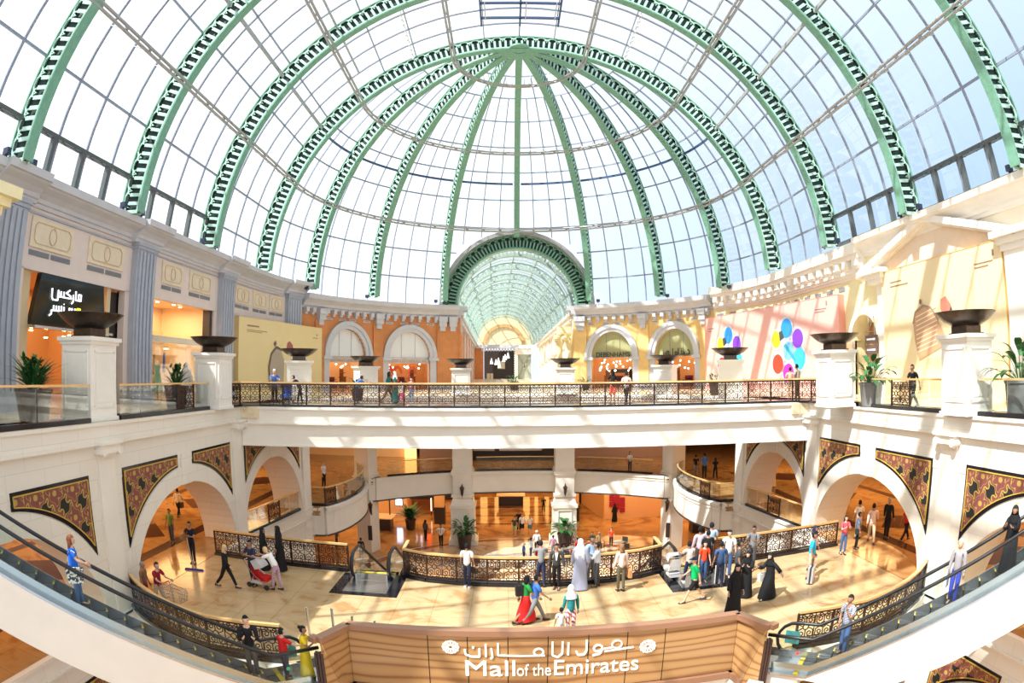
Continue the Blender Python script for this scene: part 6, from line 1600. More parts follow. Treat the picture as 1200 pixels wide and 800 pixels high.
# foliage clumps and lamp strings in the left hall
t = planter(-8.1, 47.2, 0, 'tall dark tree-like plant beside the kiosk at the left of the ground floor', .9, .45, 'fine', 70, 1.5, POTB, 31)
PEOPLE = [
    (-1.43, 19.51, 5.6, 80, 1.66, 'stand', 'tee', 'white', 'trousers', 'navy', 'short', 'black', 'mid', 'man in white tee and dark jeans, back to the camera at the middle railing'),
    (1.15, 19.66, 5.6, 95, 1.7, 'lean', 'tee', 'grey', 'trousers', 'navy', 'short', 'black', 'mid', 'man in grey shirt leaning on the middle railing, back to the camera'),
    (1.66, 19.28, 5.6, -100, 1.71, 'stand', 'suit', 'charcoal', 'trousers', 'black', 'short', 'black', 'mid', 'man in a dark suit with white shirt front, carrying a briefcase'),
    (2.46, 19.19, 5.6, 75, 1.86, 'stand', 'robe', 'greyblue', 'none', 'greyblue', 'ghutra', 'white', 'mid', 'man in a long grey-blue robe and white headcloth, back to the camera'),
    (3.08, 19.37, 5.6, 170, 1.66, 'phone', 'long', 'whiteblue', 'trousers', 'darkgrey', 'short', 'black', 'mid', 'man in pale shirt and grey trousers facing the man in the grey-blue robe'),
    (2.92, 19.74, 5.6, -60, 1.81, 'stand', 'tee', 'paleblue', 'trousers', 'grey', 'short', 'black', 'mid', 'man in pale blue shirt standing behind the headcloth, between two others'),
    (3.83, 18.81, 5.6, 100, 1.72, 'stand', 'long', 'blush', 'trousers', 'olive', 'longh', 'brown', 'light', 'woman in pale blouse and olive trousers at the railing, right of the group'),
    (0.51, 16.46, 5.6, 20, 1.64, 'walk', 'tee', 'green', 'skirt', 'red', 'longh', 'black', 'mid', 'woman in green top and red skirt with a backpack, beside a man in blue'),
    (0.79, 16.44, 5.6, 15, 1.67, 'walk', 'tee', 'blue', 'trousers', 'grey', 'short', 'black', 'mid', 'man in blue polo shirt and grey trousers walking right, near the sign'),
    (1.74, 15.32, 5.6, 100, 1.65, 'stand', 'long', 'tealstripe', 'trousers', 'whitered', 'hijab', 'white', 'light', 'woman in white headscarf and teal striped top, just above the sign'),
    (1.44, 15.0, 5.6, 95, 1.1, 'stand', 'tee', 'white', 'trousers', 'white', 'short', 'black', 'mid', 'small child whose head just shows over the sign rim'),
    (6.8, 15.69, 5.6, -90, 1.75, 'stand', 'robe', 'black', 'none', 'black', 'hijab', 'black', 'light', 'person in a long black robe, nearest the sign, beside a tall man'),
    (7.78, 17.11, 5.6, -120, 1.64, 'phone', 'robe', 'black', 'none', 'black', 'hijab', 'black', 'light', 'woman in a black robe behind the nearest black-robed person'),
    (7.77, 17.9, 5.6, -20, 1.8, 'stand', 'tee', 'darkgrey', 'trousers', 'black', 'short', 'black', 'mid', 'man in dark grey tee standing behind the two black robes'),
    (5.98, 17.24, 5.6, 175, 1.67, 'walk', 'tee', 'vivid', 'shorts', 'black', 'cap', 'navy', 'light', 'boy in bright green tee, black shorts and cap, striding left'),
    (6.31, 18.93, 5.6, 95, 1.63, 'push', 'tee', 'white', 'trousers', 'navy', 'short', 'black', 'mid', 'man in white tee pushing a stroller, back to the camera'),
    (6.87, 18.94, 5.6, -95, 1.57, 'stand', 'tee', 'redorange', 'trousers', 'jeans', 'longh', 'black', 'light', 'woman in orange-red top with long black hair, in the crowd'),
    (7.28, 18.34, 5.6, 90, 1.7, 'stand', 'tee', 'slate', 'trousers', 'navy', 'short', 'black', 'mid', 'man in blue tee and white-striped track trousers, back to the camera'),
    (7.86, 19.09, 5.6, -110, 1.86, 'stand', 'tee', 'white', 'trousers', 'jeans', 'short', 'black', 'light', 'young man in white tee and jeans facing the camera, right of the crowd'),
    (7.03, 19.97, 5.6, 90, 1.83, 'stand', 'long', 'pinkwhite', 'trousers', 'darkgrey', 'short', 'black', 'mid', 'man in pale pink shirt at the escalator head, back to the camera'),
    (7.25, 19.69, 5.6, 90, 1.75, 'stand', 'tee', 'black', 'trousers', 'black', 'short', 'black', 'mid', 'man in black tee at the escalator head, behind the woman in orange-red'),
    (7.6, 20.31, 5.6, 90, 1.86, 'stand', 'tee', 'paleblue', 'trousers', 'navy', 'short', 'black', 'mid', 'tall man in light blue shirt at the back of the crowd'),
    (9.06, 19.56, 5.6, -130, 1.78, 'phone', 'tee', 'grey', 'trousers', 'darkgrey', 'short', 'black', 'mid', 'man in grey tee looking at his phone by the right railing'),
    (8.49, 16.74, 5.6, 200, 1.66, 'reach', 'robe', 'black', 'none', 'black', 'hijab', 'black', 'light', 'woman in a black robe with a white bag, one arm stretched left'),
    (10.7, 17.77, 5.6, -40, 1.77, 'stand', 'tee', 'cyan', 'shorts', 'beige', 'short', 'black', 'mid', 'man in bright cyan tee and beige shorts with a suitcase'),
    (11.21, 18.58, 5.6, -60, 1.76, 'stand', 'long', 'blush', 'trousers', 'pink', 'hijab', 'navy', 'mid', 'woman with dark headscarf half hidden behind the man in cyan'),
    (13.41, 19.71, 5.6, -100, 1.64, 'phone', 'tee', 'pinkred', 'trousers', 'jeans', 'longh', 'black', 'light', 'woman in pink-red top and jeans by the right arch'),
    (14.32, 20.0, 5.6, -30, 1.6, 'stand', 'tee', 'slateblue', 'trousers', 'black', 'short', 'black', 'mid', 'man in slate blue shirt and black trousers with a shoulder bag, right arch'),
    (15.21, 21.27, 5.6, 80, 1.76, 'stand', 'tee', 'cream', 'trousers', 'beige', 'short', 'black', 'mid', 'man in cream shirt inside the right arch, back to the camera'),
    (15.38, 20.37, 5.6, 60, 1.83, 'walk', 'long', 'blush', 'trousers', 'beige', 'short', 'black', 'mid', 'man in blush shirt and beige trousers walking into the right arch'),
    (16.39, 20.51, 5.6, 20, 1.86, 'stand', 'suit', 'black', 'trousers', 'black', 'short', 'greyhair', 'mid', 'man in black suit inside the right arch'),
    (16.89, 19.66, 5.6, 10, 1.69, 'walk', 'tee', 'red', 'trousers', 'black', 'short', 'black', 'mid', 'person in red top and black trousers at the right side of the right arch'),
    (-9.75, 17.57, 5.6, 0, 1.67, 'walk', 'long', 'black', 'trousers', 'black', 'longh', 'blond', 'light', 'blond woman in black top striding right across the left of the deck'),
    (-8.92, 18.1, 5.6, -100, 1.72, 'phone', 'tee', 'navy', 'trousers', 'navy', 'short', 'black', 'mid', 'person in navy blue outfit hand to chest, left of the stroller'),
    (-9.23, 19.91, 5.6, 10, 1.67, 'stand', 'robe', 'black', 'none', 'black', 'hijab', 'black', 'mid', 'person in a black robe at the left railing, shorter of two'),
    (-8.59, 20.03, 5.6, 190, 1.78, 'stand', 'robe', 'black', 'none', 'black', 'hijab', 'black', 'mid', 'person in a wide black robe at the left railing, taller of two'),
    (-7.93, 18.0, 5.6, 170, 1.68, 'bend', 'tee', 'white', 'trousers', 'floral', 'short', 'blond', 'light', 'blond woman in white tee and patterned trousers bending over a stroller'),
    (-12.26, 19.4, 5.6, -80, 1.73, 'broomp', 'tee', 'darknavy', 'trousers', 'darknavy', 'short', 'black', 'mid', 'cleaner in dark uniform holding a broom at the left arch'),
    (-14.61, 21.46, 5.6, -90, 1.56, 'stand', 'tee', 'olivegreen', 'trousers', 'darkgrey', 'short', 'black', 'mid', 'man in green shirt inside the left arch'),
    (-16.91, 25.81, 5.6, 100, 1.55, 'walk', 'long', 'cream', 'trousers', 'black', 'short', 'black', 'mid', 'walking person with pale shirt and bag deep in the left arch'),
    (-10.87, 14.71, 5.6, -10, 1.68, 'push', 'tee', 'darkred', 'trousers', 'beige', 'short', 'black', 'light', 'man in dark red shirt and beige trousers pushing a shopping cart'),
    (-11.4, 14.66, 5.6, 10, 1.57, 'stand', 'tee', 'brown', 'trousers', 'darkred', 'short', 'grey', 'mid', 'person with grey hair partly behind the left arch foot'),
    (16.86, 33.99, 5.6, 60, 1.62, 'stand', 'robe', 'beige', 'none', 'beige', 'short', 'black', 'mid', 'man in a long beige robe at a counter beyond the right narrow arch'),
    (16.74, 34.68, 5.6, 120, 1.55, 'stand', 'tee', 'darkgreen', 'trousers', 'black', 'short', 'black', 'mid', 'person in dark green beside the long beige robe'),
    (-11.96, 36.31, 5.6, -20, 1.71, 'stand', 'tee', 'white', 'trousers', 'black', 'short', 'grey', 'light', 'man in white shirt and black trousers on the left balcony floor'),
    (9.1, 42.58, 5.6, -90, 1.56, 'stand', 'tee', 'white', 'trousers', 'black', 'longh', 'black', 'light', 'woman in white top with pink bag on the far middle gallery'),
    (13.3, 39.5, 5.6, 90, 1.55, 'stand', 'tee', 'black', 'trousers', 'grey', 'short', 'black', 'mid', 'person in black behind the blue shirt on the right balcony'),
    (13.45, 38.04, 5.6, 90, 1.86, 'stand', 'tee', 'blue', 'trousers', 'black', 'short', 'black', 'mid', 'man in blue shirt on the right balcony, back to the camera'),
    (14.29, 38.07, 5.6, 80, 1.55, 'walk', 'tee', 'black', 'trousers', 'black', 'longh', 'black', 'mid', 'small figure in black walking right of the blue shirt, right balcony'),
    (-5.0, 42.29, 0.0, -90, 1.84, 'hips', 'tee', 'white', 'trousers', 'black', 'short', 'black', 'mid', 'guard in white shirt and tie, black trousers, hands on hips, ground floor'),
    (-6.4, 44.01, 0.0, 60, 1.69, 'stand', 'long', 'darkgrey', 'trousers', 'black', 'longh', 'black', 'mid', 'person in dark clothes left of the ground floor guard'),
    (0.52, 45.77, 0.0, -90, 1.67, 'walk', 'tee', 'darkgreen', 'shorts', 'lightgreen', 'short', 'black', 'light', 'person in green shorts, left of three walking on the ground floor'),
    (1.14, 46.0, 0.0, -90, 1.74, 'stand', 'tee', 'white', 'shorts', 'black', 'short', 'brown', 'light', 'person in white top and black shorts, middle of three on the ground floor'),
    (1.76, 45.98, 0.0, -90, 1.74, 'walk', 'tee', 'white', 'shorts', 'teal', 'short', 'brown', 'light', 'person in white top and teal shorts, right of three on the ground floor'),
    (0.89, 47.06, 0.0, -80, 1.78, 'stand', 'tee', 'black', 'trousers', 'black', 'short', 'black', 'mid', 'person in black behind the three walkers on the ground floor'),
    (2.04, 40.47, 0.0, 90, 1.86, 'stand', 'long', 'white', 'trousers', 'navy', 'cap', 'white', 'mid', 'man in white cap standing in the ground floor crowd'),
    (1.58, 39.5, 0.0, 20, 1.61, 'stand', 'long', 'whiteblue', 'trousers', 'navy', 'short', 'black', 'mid', 'person in pale blue with dark hair in the ground floor crowd'),
    (2.01, 38.52, 0.0, 150, 1.64, 'stand', 'tee', 'redwhite', 'skirt', 'red', 'longh', 'black', 'light', 'woman in red and white in the ground floor crowd'),
    (1.07, 38.57, 0.0, 10, 1.55, 'stand', 'tee', 'blue', 'trousers', 'navy', 'short', 'white', 'light', 'person in blue at the left of the ground floor crowd'),
    (3.17, 39.99, 0.0, 90, 1.62, 'stand', 'long', 'mauve', 'trousers', 'grey', 'short', 'black', 'mid', 'person in mauve alone right of the ground floor crowd'),
    (3.82, 39.14, 0.0, -60, 1.68, 'sit', 'tee', 'white', 'trousers', 'grey', 'short', 'black', 'mid', 'person in white sitting at the ground floor cafe'),
    (6.26, 41.95, 0.0, -90, 1.68, 'sit', 'tee', 'darkgreen', 'trousers', 'black', 'short', 'black', 'mid', 'seated person in dark green at the right of the ground floor'),
    (6.76, 41.88, 0.0, -90, 1.68, 'sit', 'tee', 'khaki', 'trousers', 'black', 'short', 'greyhair', 'mid', 'seated person in khaki at the right of the ground floor'),
    (7.64, 41.73, 0.0, -100, 1.55, 'stand', 'tee', 'redorange', 'trousers', 'black', 'short', 'black', 'light', 'person in orange top at the right of the ground floor'),
    (4.71, 41.93, 0.0, -90, 1.68, 'sit', 'tee', 'floral', 'trousers', 'black', 'longh', 'brown', 'light', 'seated woman in patterned top by the right column planter'),
    (4.95, 40.62, 0.0, 160, 1.68, 'sit', 'tee', 'red', 'trousers', 'red', 'short', 'black', 'mid', 'seated person in red behind the white headcloth'),
    (3.33, 53.56, 0.0, -90, 1.58, 'walk', 'tee', 'black', 'trousers', 'black', 'short', 'black', 'mid', 'dark figure with spread arms deep in the middle hall'),
    (6.38, 52.91, 0.0, 60, 1.55, 'walk', 'tee', 'black', 'trousers', 'black', 'short', 'black', 'mid', 'dark walking figure at the right of the middle hall, far back'),
    (9.26, 49.25, 0.0, 100, 1.64, 'stand', 'robe', 'black', 'none', 'black', 'hijab', 'black', 'mid', 'dark robed figure far back in the right opening'),
    (-10.23, 38.57, 0.0, 90, 1.6, 'stand', 'long', 'black', 'trousers', 'black', 'short', 'black', 'mid', 'person in black on the left down escalator carpet'),
    (-12.83, 41.21, 0.0, 0, 1.7, 'stand', 'tee', 'navy', 'trousers', 'navy', 'short', 'black', 'mid', 'dark haired person under the left balcony, seen over the railing'),
    (-10.69, 25.32, 11.6, -70, 1.69, 'lean2', 'tee', 'blue', 'trousers', 'black', 'short', 'white', 'light', 'man in blue shirt leaning on the bridge railing, hand to chin'),
    (-10.09, 27.22, 11.6, 200, 1.5, 'bend', 'tee', 'navy', 'trousers', 'black', 'short', 'black', 'light', 'person bending behind the bridge railing, next to the leaning man'),
    (-5.91, 28.62, 11.6, 20, 1.65, 'walk', 'tee', 'darkteal', 'trousers', 'darkbrown', 'longh', 'black', 'mid', 'woman in dark teal walking behind the bridge railing'),
    (-5.57, 28.69, 11.6, 190, 1.6, 'stand', 'tee', 'darkteal', 'skirt', 'darkteal', 'hijab', 'white', 'mid', 'woman in teal dress with pale scarf behind the bridge railing'),
    (-5.28, 28.75, 11.6, -60, 1.15, 'walk', 'tee', 'white', 'trousers', 'hotpink', 'short', 'brown', 'light', 'child in white top and pink trousers behind the bridge railing'),
    (-4.77, 28.84, 11.6, -80, 1.3, 'stand', 'tee', 'mauve', 'trousers', 'slateblue', 'short', 'black', 'light', 'child in mauve top and grey-blue trousers behind the bridge railing'),
    (4.96, 27.25, 11.6, 95, 1.65, 'phone', 'tee', 'black', 'shorts', 'redskirt', 'longh', 'black', 'mid', 'woman in black top and red shorts at the bridge railing, right half'),
    (5.57, 27.03, 11.6, 60, 1.6, 'walk', 'tee', 'pinkwhite', 'trousers', 'black', 'short', 'black', 'light', 'person in pale top and black trousers behind the woman in red shorts'),
    (13.43, 25.35, 11.6, 60, 1.62, 'stand', 'tee', 'tan', 'trousers', 'tan', 'short', 'black', 'mid', 'man in tan clothes before the pink hoarding, left of two'),
    (13.69, 25.1, 11.6, 120, 1.75, 'stand', 'tee', 'greige', 'trousers', 'darkbrown', 'short', 'black', 'mid', 'man in grey-beige shirt before the pink hoarding, right of two'),
    (14.71, 17.24, 11.6, 190, 1.65, 'walk', 'tee', 'black', 'trousers', 'black', 'short', 'black', 'mid', 'man all in black walking left before the purse hoarding'),
    (-13.91, 22.41, 11.6, 120, 1.86, 'stand', 'robe', 'white', 'none', 'white', 'ghutra', 'white', 'mid', 'man in white robe and headcloth behind the glass at the dress shop'),
    (-7.48, 28.21, 11.6, 40, 1.5, 'bend', 'tee', 'blue', 'trousers', 'navy', 'short', 'black', 'mid', 'person in bright blue beside the pedestal at the left orange arch'),
]
# riders of the two long escalators: distance up the incline, heading, height ...
def rider(sd, s, off=0.0):
    x0, dx = (-5.7, -.766) if sd < 0 else (2 * CX + 5.7, .766)
    n = (.643, -.766) if sd < 0 else (-.643, -.766)
    return (x0 + dx * s + n[0] * off, 11.7 - .643 * s + n[1] * off, 5.6 + max(0, min(6, s * .57735)) + (.03 if s > 0 else .03))
RIDERS = [
    (*rider(-1, 4.30), 35, 1.62, 'rail', 'tee', 'vividblue', 'trousers', 'jeans', 'longh', 'auburn', 'light', 'woman in bright blue tee riding the left escalator, hand on the rail'),
    (*rider(-1, .40), -60, 1.72, 'phone', 'long', 'black', 'trousers', 'darkgrey', 'short', 'black', 'light', 'man in black jacket at the foot of the left escalator'),
    (*rider(-1, -.45, -.05), 60, 1.45, 'rail', 'tee', 'red', 'trousers', 'navy', 'short', 'black', 'light', 'child in red top with white collar leaving the left escalator'),
    (*rider(-1, -.95, .12), 10, 1.50, 'phone', 'tee', 'yellow', 'skirt', 'yellow', 'bun', 'black', 'mid', 'woman in yellow dress leaving the left escalator'),
    (*rider(1, .75), 200, 1.68, 'chin', 'tee', 'stripe', 'trousers', 'jeans', 'short', 'black', 'mid', 'man in navy striped tee and jeans at the foot of the right escalator'),
    (*rider(1, 3.40), 210, 1.62, 'stand', 'long', 'greyplaid', 'trousers', 'cobalt', 'longh', 'platinum', 'light', 'blond woman in grey checked top half way up the right escalator'),
    (*rider(1, 4.75), 200, 1.60, 'phone', 'robe', 'black', 'none', 'black', 'hijab', 'black', 'mid', 'woman in black robe with patterned scarf, uppermost on the right escalator'),
]
# ================================================================ PEOPLE
CLR = dict(white=(.85, .85, .85), cream=(.82, .76, .64), navy=(.025, .035, .08), darknavy=(.012, .014, .025), black=(.012, .012, .014), grey=(.22, .23, .25), darkgrey=(.07, .07, .08), charcoal=(.05, .05, .055), greyblue=(.33, .36, .50),
    whiteblue=(.66, .72, .80), paleblue=(.42, .58, .78), blush=(.80, .62, .56), olive=(.13, .11, .07), green=(.03, .30, .06), vivid=(.0, .45, .12), red=(.62, .02, .02), redorange=(.88, .07, .02), darkred=(.28, .015, .025), blue=(.05, .16, .55), vividblue=(.02, .16, .75),
    slate=(.05, .10, .22), slateblue=(.14, .20, .32), pinkwhite=(.78, .66, .72), cyan=(.02, .45, .75), beige=(.58, .46, .32), pink=(.75, .35, .42), pinkred=(.80, .09, .13), jeans=(.06, .13, .30), brown=(.25, .12, .06), khaki=(.35, .24, .10), olivegreen=(.16, .24, .05), darkgreen=(.02, .09, .05),
    lightgreen=(.35, .62, .35), teal=(.03, .25, .35), mauve=(.45, .20, .28), hotpink=(.85, .03, .25), darkteal=(.01, .13, .13), redskirt=(.80, .12, .08), tan=(.55, .38, .24), greige=(.38, .33, .28), darkbrown=(.10, .06, .04), yellow=(.85, .62, .02), cobalt=(.04, .07, .5),
    blond=(.72, .52, .26), platinum=(.85, .74, .5), auburn=(.22, .07, .03), greyhair=(.35, .33, .32), skinlight=(.62, .38, .27), skinmid=(.34, .18, .11))
def cloth(n):
    if n in ('tealstripe', 'stripe', 'floral', 'greyplaid', 'redwhite', 'whitered'):
        if 'cl_' + n in MATS: return MATS['cl_' + n]
        a, c, sc, dirn = {'tealstripe': ((.02, .42, .45), (.01, .02, .03), 9, 'Z'), 'stripe': ((.55, .58, .66), (.02, .03, .10), 9, 'Z'), 'floral': ((.62, .55, .62), (.35, .05, .2), 14, 'DIAGONAL'), 'greyplaid': ((.42, .38, .40), (.24, .22, .24), 16, 'DIAGONAL'),
                          'redwhite': ((.7, .05, .05), (.85, .8, .8), 6, 'DIAGONAL'), 'whitered': ((.85, .85, .85), (.75, .1, .15), 4, 'DIAGONAL')}[n]
        m = mat('cl_' + n, a, .8); t = m.node_tree; wv = t.nodes.new('ShaderNodeTexWave'); wv.bands_direction = dirn; wv.inputs['Scale'].default_value = sc; wv.inputs['Distortion'].default_value = 3 if n in ('floral', 'redwhite', 'tealstripe', 'whitered') else 0
        tn = t.nodes.new('ShaderNodeTexCoord'); r = t.nodes.new('ShaderNodeValToRGB'); r.color_ramp.interpolation = 'CONSTANT'; r.color_ramp.elements[0].color = (*a, 1); r.color_ramp.elements[1].color = (*c, 1); r.color_ramp.elements[1].position = .55
        t.links.new(tn.outputs['Object'], wv.inputs['Vector']); t.links.new(wv.outputs['Fac'], r.inputs['Fac']); t.links.new(r.outputs['Color'], t.nodes['Principled BSDF'].inputs['Base Color'])
        return m
    return mat('cl_' + n, CLR[n], .75, spec=.25)
SKIN = {k: mat('skin_' + k, CLR['skin' + k], .5, spec=.35) for k in ('light', 'mid')}
EYE_M = mat('eye_dark', (.01, .008, .008), .3); LIP_M = mat('lip', (.35, .08, .07), .5)

POSES = {   # (left arm, right arm): forward, outward, elbow; legs: left hip, left knee, right hip, right knee; lean
    'stand': ((4, 9, 12), (2, 9, 14), (2, 3, -3, 3), 0), 'walk': ((-26, 8, 18), (28, 8, 24), (27, 5, -24, 16), 3), 'phone': ((38, 6, 82), (30, 10, 95), (3, 3, -3, 4), 0),
    'lean': ((52, 14, 40), (52, 14, 40), (8, 4, -10, 4), 14), 'lean2': ((45, 16, 60), (35, 8, 120), (10, 6, -6, 4), 12), 'push': ((42, 8, 40), (42, 8, 40), (18, 6, -16, 12), 6),
    'reach': ((10, 62, 15), (35, 10, 80), (24, 5, -20, 12), 3), 'bend': ((70, 8, 20), (66, 8, 24), (14, 6, -6, 4), 34), 'broomp': ((38, 6, 70), (40, 6, 86), (4, 3, -4, 3), 0),
    'hips': ((-14, 38, 78), (-14, 38, 78), (5, 2, -5, 2), 0), 'sit': ((30, 6, 60), (34, 6, 55), (84, 86, 80, 84), 0), 'rail': ((20, 8, 30), (48, 34, 40), (4, 3, -3, 4), 0), 'chin': ((40, 4, 128), (8, 8, 30), (4, 3, -3, 4), 0)}
def joints(pose, fem):
    la, ra, lg, lean = POSES[pose]
    J = {}; sw_ = .16 if fem else .185; zp = .93 if pose != 'sit' else .50
    le = R(lean)
    def up(h, x=0, y=0): return Vector((x, y * Cs(le) + h * S(le), zp + h * Cs(le) - y * S(le)))
    J['pel'] = Vector((0, 0, zp)); J['waist'] = up(.15); J['chest'] = up(.34); J['nb'] = up(.485); J['neck'] = up(.56, 0, .01); J['head'] = up(.685, 0, .03)
    for sg, n, (f, o, e) in ((-1, 'L', la), (1, 'R', ra)):
        J['sh' + n] = up(.455, sg * sw_)
        f, o, e = R(f), R(o), R(e)
        d1 = Vector((sg * S(o), S(f) * Cs(o), -Cs(f) * Cs(o))).normalized()
        ax = Vector((1, 0, 0)); d2 = (Matrix.Rotation(e, 3, ax) @ d1)
        if pose in ('phone', 'lean2', 'chin', 'broomp', 'bend', 'push', 'lean', 'hips'): d2.x -= sg * (.55 if pose != 'hips' else 1.1) * (1 if pose not in ('push', 'bend') else .3); d2.normalize()
        J['el' + n] = J['sh' + n] + d1 * .285; J['wr' + n] = J['el' + n] + d2 * .245; J['hd' + n] = J['wr' + n] + d2 * .09
    for sg, n, h, k in ((-1, 'L', lg[0], lg[1]), (1, 'R', lg[2], lg[3])):
        h, k = R(h), R(k)
        J['hip' + n] = Vector((sg * .085, 0, zp - .04)); a = Vector((0, S(h), -Cs(h))); J['kn' + n] = J['hip' + n] + a * .43
        c = Vector((0, S(h - k), -Cs(h - k))); J['an' + n] = J['kn' + n] + c * .40
        fl = .0 if pose == 'sit' else R(0)
        J['toe' + n] = J['an' + n] + Vector((sg * .02, .15, -.05 if c.y > -.2 else -.045))
        J['heel' + n] = J['an' + n] + Vector((0, -.02, -.05))
    lo = min(J['anL'].z, J['anR'].z) - .075
    if pose != 'sit':
        for k_ in J: J[k_] = J[k_] - Vector((0, 0, lo))
    return J
def skin_mesh(name, V, E, Rd, sub=1):
    me = bpy.data.meshes.new(name); me.from_pydata([tuple(v) for v in V], E, []); o = bpy.data.objects.new(name, me); col.objects.link(o)
    m = o.modifiers.new('skin', 'SKIN'); m.use_smooth_shade = True; m.branch_smoothing = .4
    for i, r in enumerate(Rd): me.skin_vertices[0].data[i].radius = (r, r); me.skin_vertices[0].data[i].use_root = (i == 0)
    s_ = o.modifiers.new('sub', 'SUBSURF'); s_.levels = sub; s_.render_levels = sub
    dg = bpy.context.evaluated_depsgraph_get(); dg.update()
    r = bpy.data.meshes.new_from_object(o.evaluated_get(dg)); bpy.data.objects.remove(o); bpy.data.meshes.remove(me)
    return r
def join_mesh(me, mb, mats):
    """append a hand-built mesh (head, hands) to a skinned body"""
    bm = bmesh.new(); bm.from_mesh(me); t = mb.mesh('tmp'); bm.from_mesh(t); bm.to_mesh(me); bm.free(); bpy.data.meshes.remove(t)
    me.materials.clear()
    for m in mats: me.materials.append(m)
    me.polygons.foreach_set('use_smooth', [True] * len(me.polygons)); me.update(); return me
def head_mb(b, c, s=1.0):
    n = 14; prof = []
    for k in range(10):
        t = PI * k / 9; z = -Cs(t) * .118; r = S(t)
        w_ = .074 * r * (1 - .22 * max(0, -z / .118)); dp = .094 * r * (1 - .10 * max(0, -z / .118)); prof.append((z, w_, dp))
    i0 = len(b.v)
    for z, w_, dp in prof:
        for j in range(n):
            a = 2 * PI * j / n; x = w_ * Cs(a); y = dp * S(a)
            if a > PI / 2 - .3 and a < PI / 2 + .3 and -.03 < z < .02: y += .008
            b.v.append((c.x + x * s, c.y + (y + (.012 if z < -.04 and S(a) > 0 else 0)) * s, c.z + z * s))
    for k in range(9):
        for j in range(n): b.f.append((i0 + k * n + j, i0 + k * n + (j + 1) % n, i0 + (k + 1) * n + (j + 1) % n, i0 + (k + 1) * n + j)); b.m.append(0); b.u.append(None)
    P = lambda x, y, z: (c.x + x * s, c.y + y * s, c.z + z * s)
    b.idx([P(-.013, .09, -.03), P(.013, .09, -.03), P(0, .118, -.032), P(0, .092, .025), P(0, .09, -.04)], [(0, 2, 3), (2, 1, 3), (0, 4, 2), (4, 1, 2)], 0)
    for sg in (-1, 1):
        b.lathe([(.002, -.026), (.016, -.02), (.02, .01), (.012, .028), (.002, .03)], P(sg * .076, .0, .0), 6, 0, .5, 1)
        b.lathe([(.001, -.007), (.011, -.003), (.011, .003), (.001, .007)], P(sg * .028, .088, .012), 6, 1, 1, .5)
    b.box(P(-.022, 0, 0)[0], P(.022, 0, 0)[0], P(0, .088, 0)[1], P(0, .100, 0)[1], P(0, 0, -.066)[2], P(0, 0, -.056)[2], 2)
def hand_mb(b, w_, h, sg):
    d = (h - w_).normalized(); sd_ = Vector((0, 1, 0)) if abs(d.y) < .8 else Vector((0, 0, 1)); u = d.cross(sd_).normalized(); v = u.cross(d).normalized()
    def P(a, p, q): return w_ + d * a + v * p + u * q
    b.hexa([P(-.01, -.024, -.014), P(-.01, .024, -.014), P(-.01, .024, .014), P(-.01, -.024, .014), P(.085, -.040, -.011), P(.085, .040, -.011), P(.085, .040, .012), P(.085, -.040, .012)])
    for k, L in enumerate((.062, .076, .080, .070)):
        p = -.031 + .0205 * k
        b.tube([P(.075, p, 0), P(.085 + L * .5, p * 1.1, .012 * -sg), P(.080 + L * .92, p * 1.1, .036 * -sg)], [.0095, .009, .007], 5)
    b.tube([P(.02, .024, 0), P(.055, .052, .008 * -sg), P(.085, .058, .018 * -sg)], [.012, .011, .008], 5)
ME = {}
def cached(key, fn):
    if key not in ME: ME[key] = fn()
    return ME[key]
def body_me(pose, fem, kid=0):
    J = joints(pose, fem)
    V = [J['pel'], J['waist'], J['chest'], J['nb'], J['neck'], J['head'] - Vector((0, 0, .05))]; E = [(0, 1), (1, 2), (2, 3), (3, 4), (4, 5)]; Rd = [.115, .10, .115, .07, .05, .05]
    for n in 'LR':
        i = len(V); V += [J['sh' + n], J['el' + n], J['wr' + n]]; E += [(3, i), (i, i + 1), (i + 1, i + 2)]; Rd += [.056, .038, .025]
        i = len(V); V += [J['hip' + n], J['kn' + n], J['an' + n], J['toe' + n]]; E += [(0, i), (i, i + 1), (i + 1, i + 2), (i + 2, i + 3)]; Rd += [.082, .052, .036, .030]
    me = skin_mesh('body', V, E, Rd); b = MB(); head_mb(b, J['head'])
    for n, sg in (('L', -1), ('R', 1)): hand_mb(b, J['wr' + n], J['hd' + n], sg)
    return join_mesh(me, b, [SKIN['mid'], EYE_M, LIP_M])
def top_me(pose, fem, kind):
    J = joints(pose, fem); V = [J['pel'] - Vector((0, 0, .10)), J['waist'], J['chest'], J['nb']]; E = [(0, 1), (1, 2), (2, 3)]
    Rd = [.158, .138 if not fem else .126, .148, .085]
    for n in 'LR':
        i = len(V)
        if kind == 'tee': V += [J['sh' + n], J['sh' + n].lerp(J['el' + n], .75)]; E += [(3, i), (i, i + 1)]; Rd += [.075, .060]
        else: V += [J['sh' + n], J['el' + n], J['el' + n].lerp(J['wr' + n], .92)]; E += [(3, i), (i, i + 1), (i + 1, i + 2)]; Rd += [.075 if kind != 'robe' else .08, .054 if kind != 'robe' else .075, .040 if kind != 'robe' else .085]
    return skin_mesh('shirt', V, E, Rd)
def leg_me(pose, fem, kind):
    J = joints(pose, fem); V = [J['pel'].lerp(J['waist'], .9), J['pel']]; E = [(0, 1)]; Rd = [.112, .128]
    for n in 'LR':
        i = len(V)
        if kind == 'shorts': V += [J['hip' + n], J['hip' + n].lerp(J['kn' + n], .95)]; E += [(1, i), (i, i + 1)]; Rd += [.10, .085]
        else: V += [J['hip' + n], J['kn' + n], J['kn' + n].lerp(J['an' + n], .97)]; E += [(1, i), (i, i + 1), (i + 1, i + 2)]; Rd += [.098, .068, .056]
    return skin_mesh(kind, V, E, Rd)
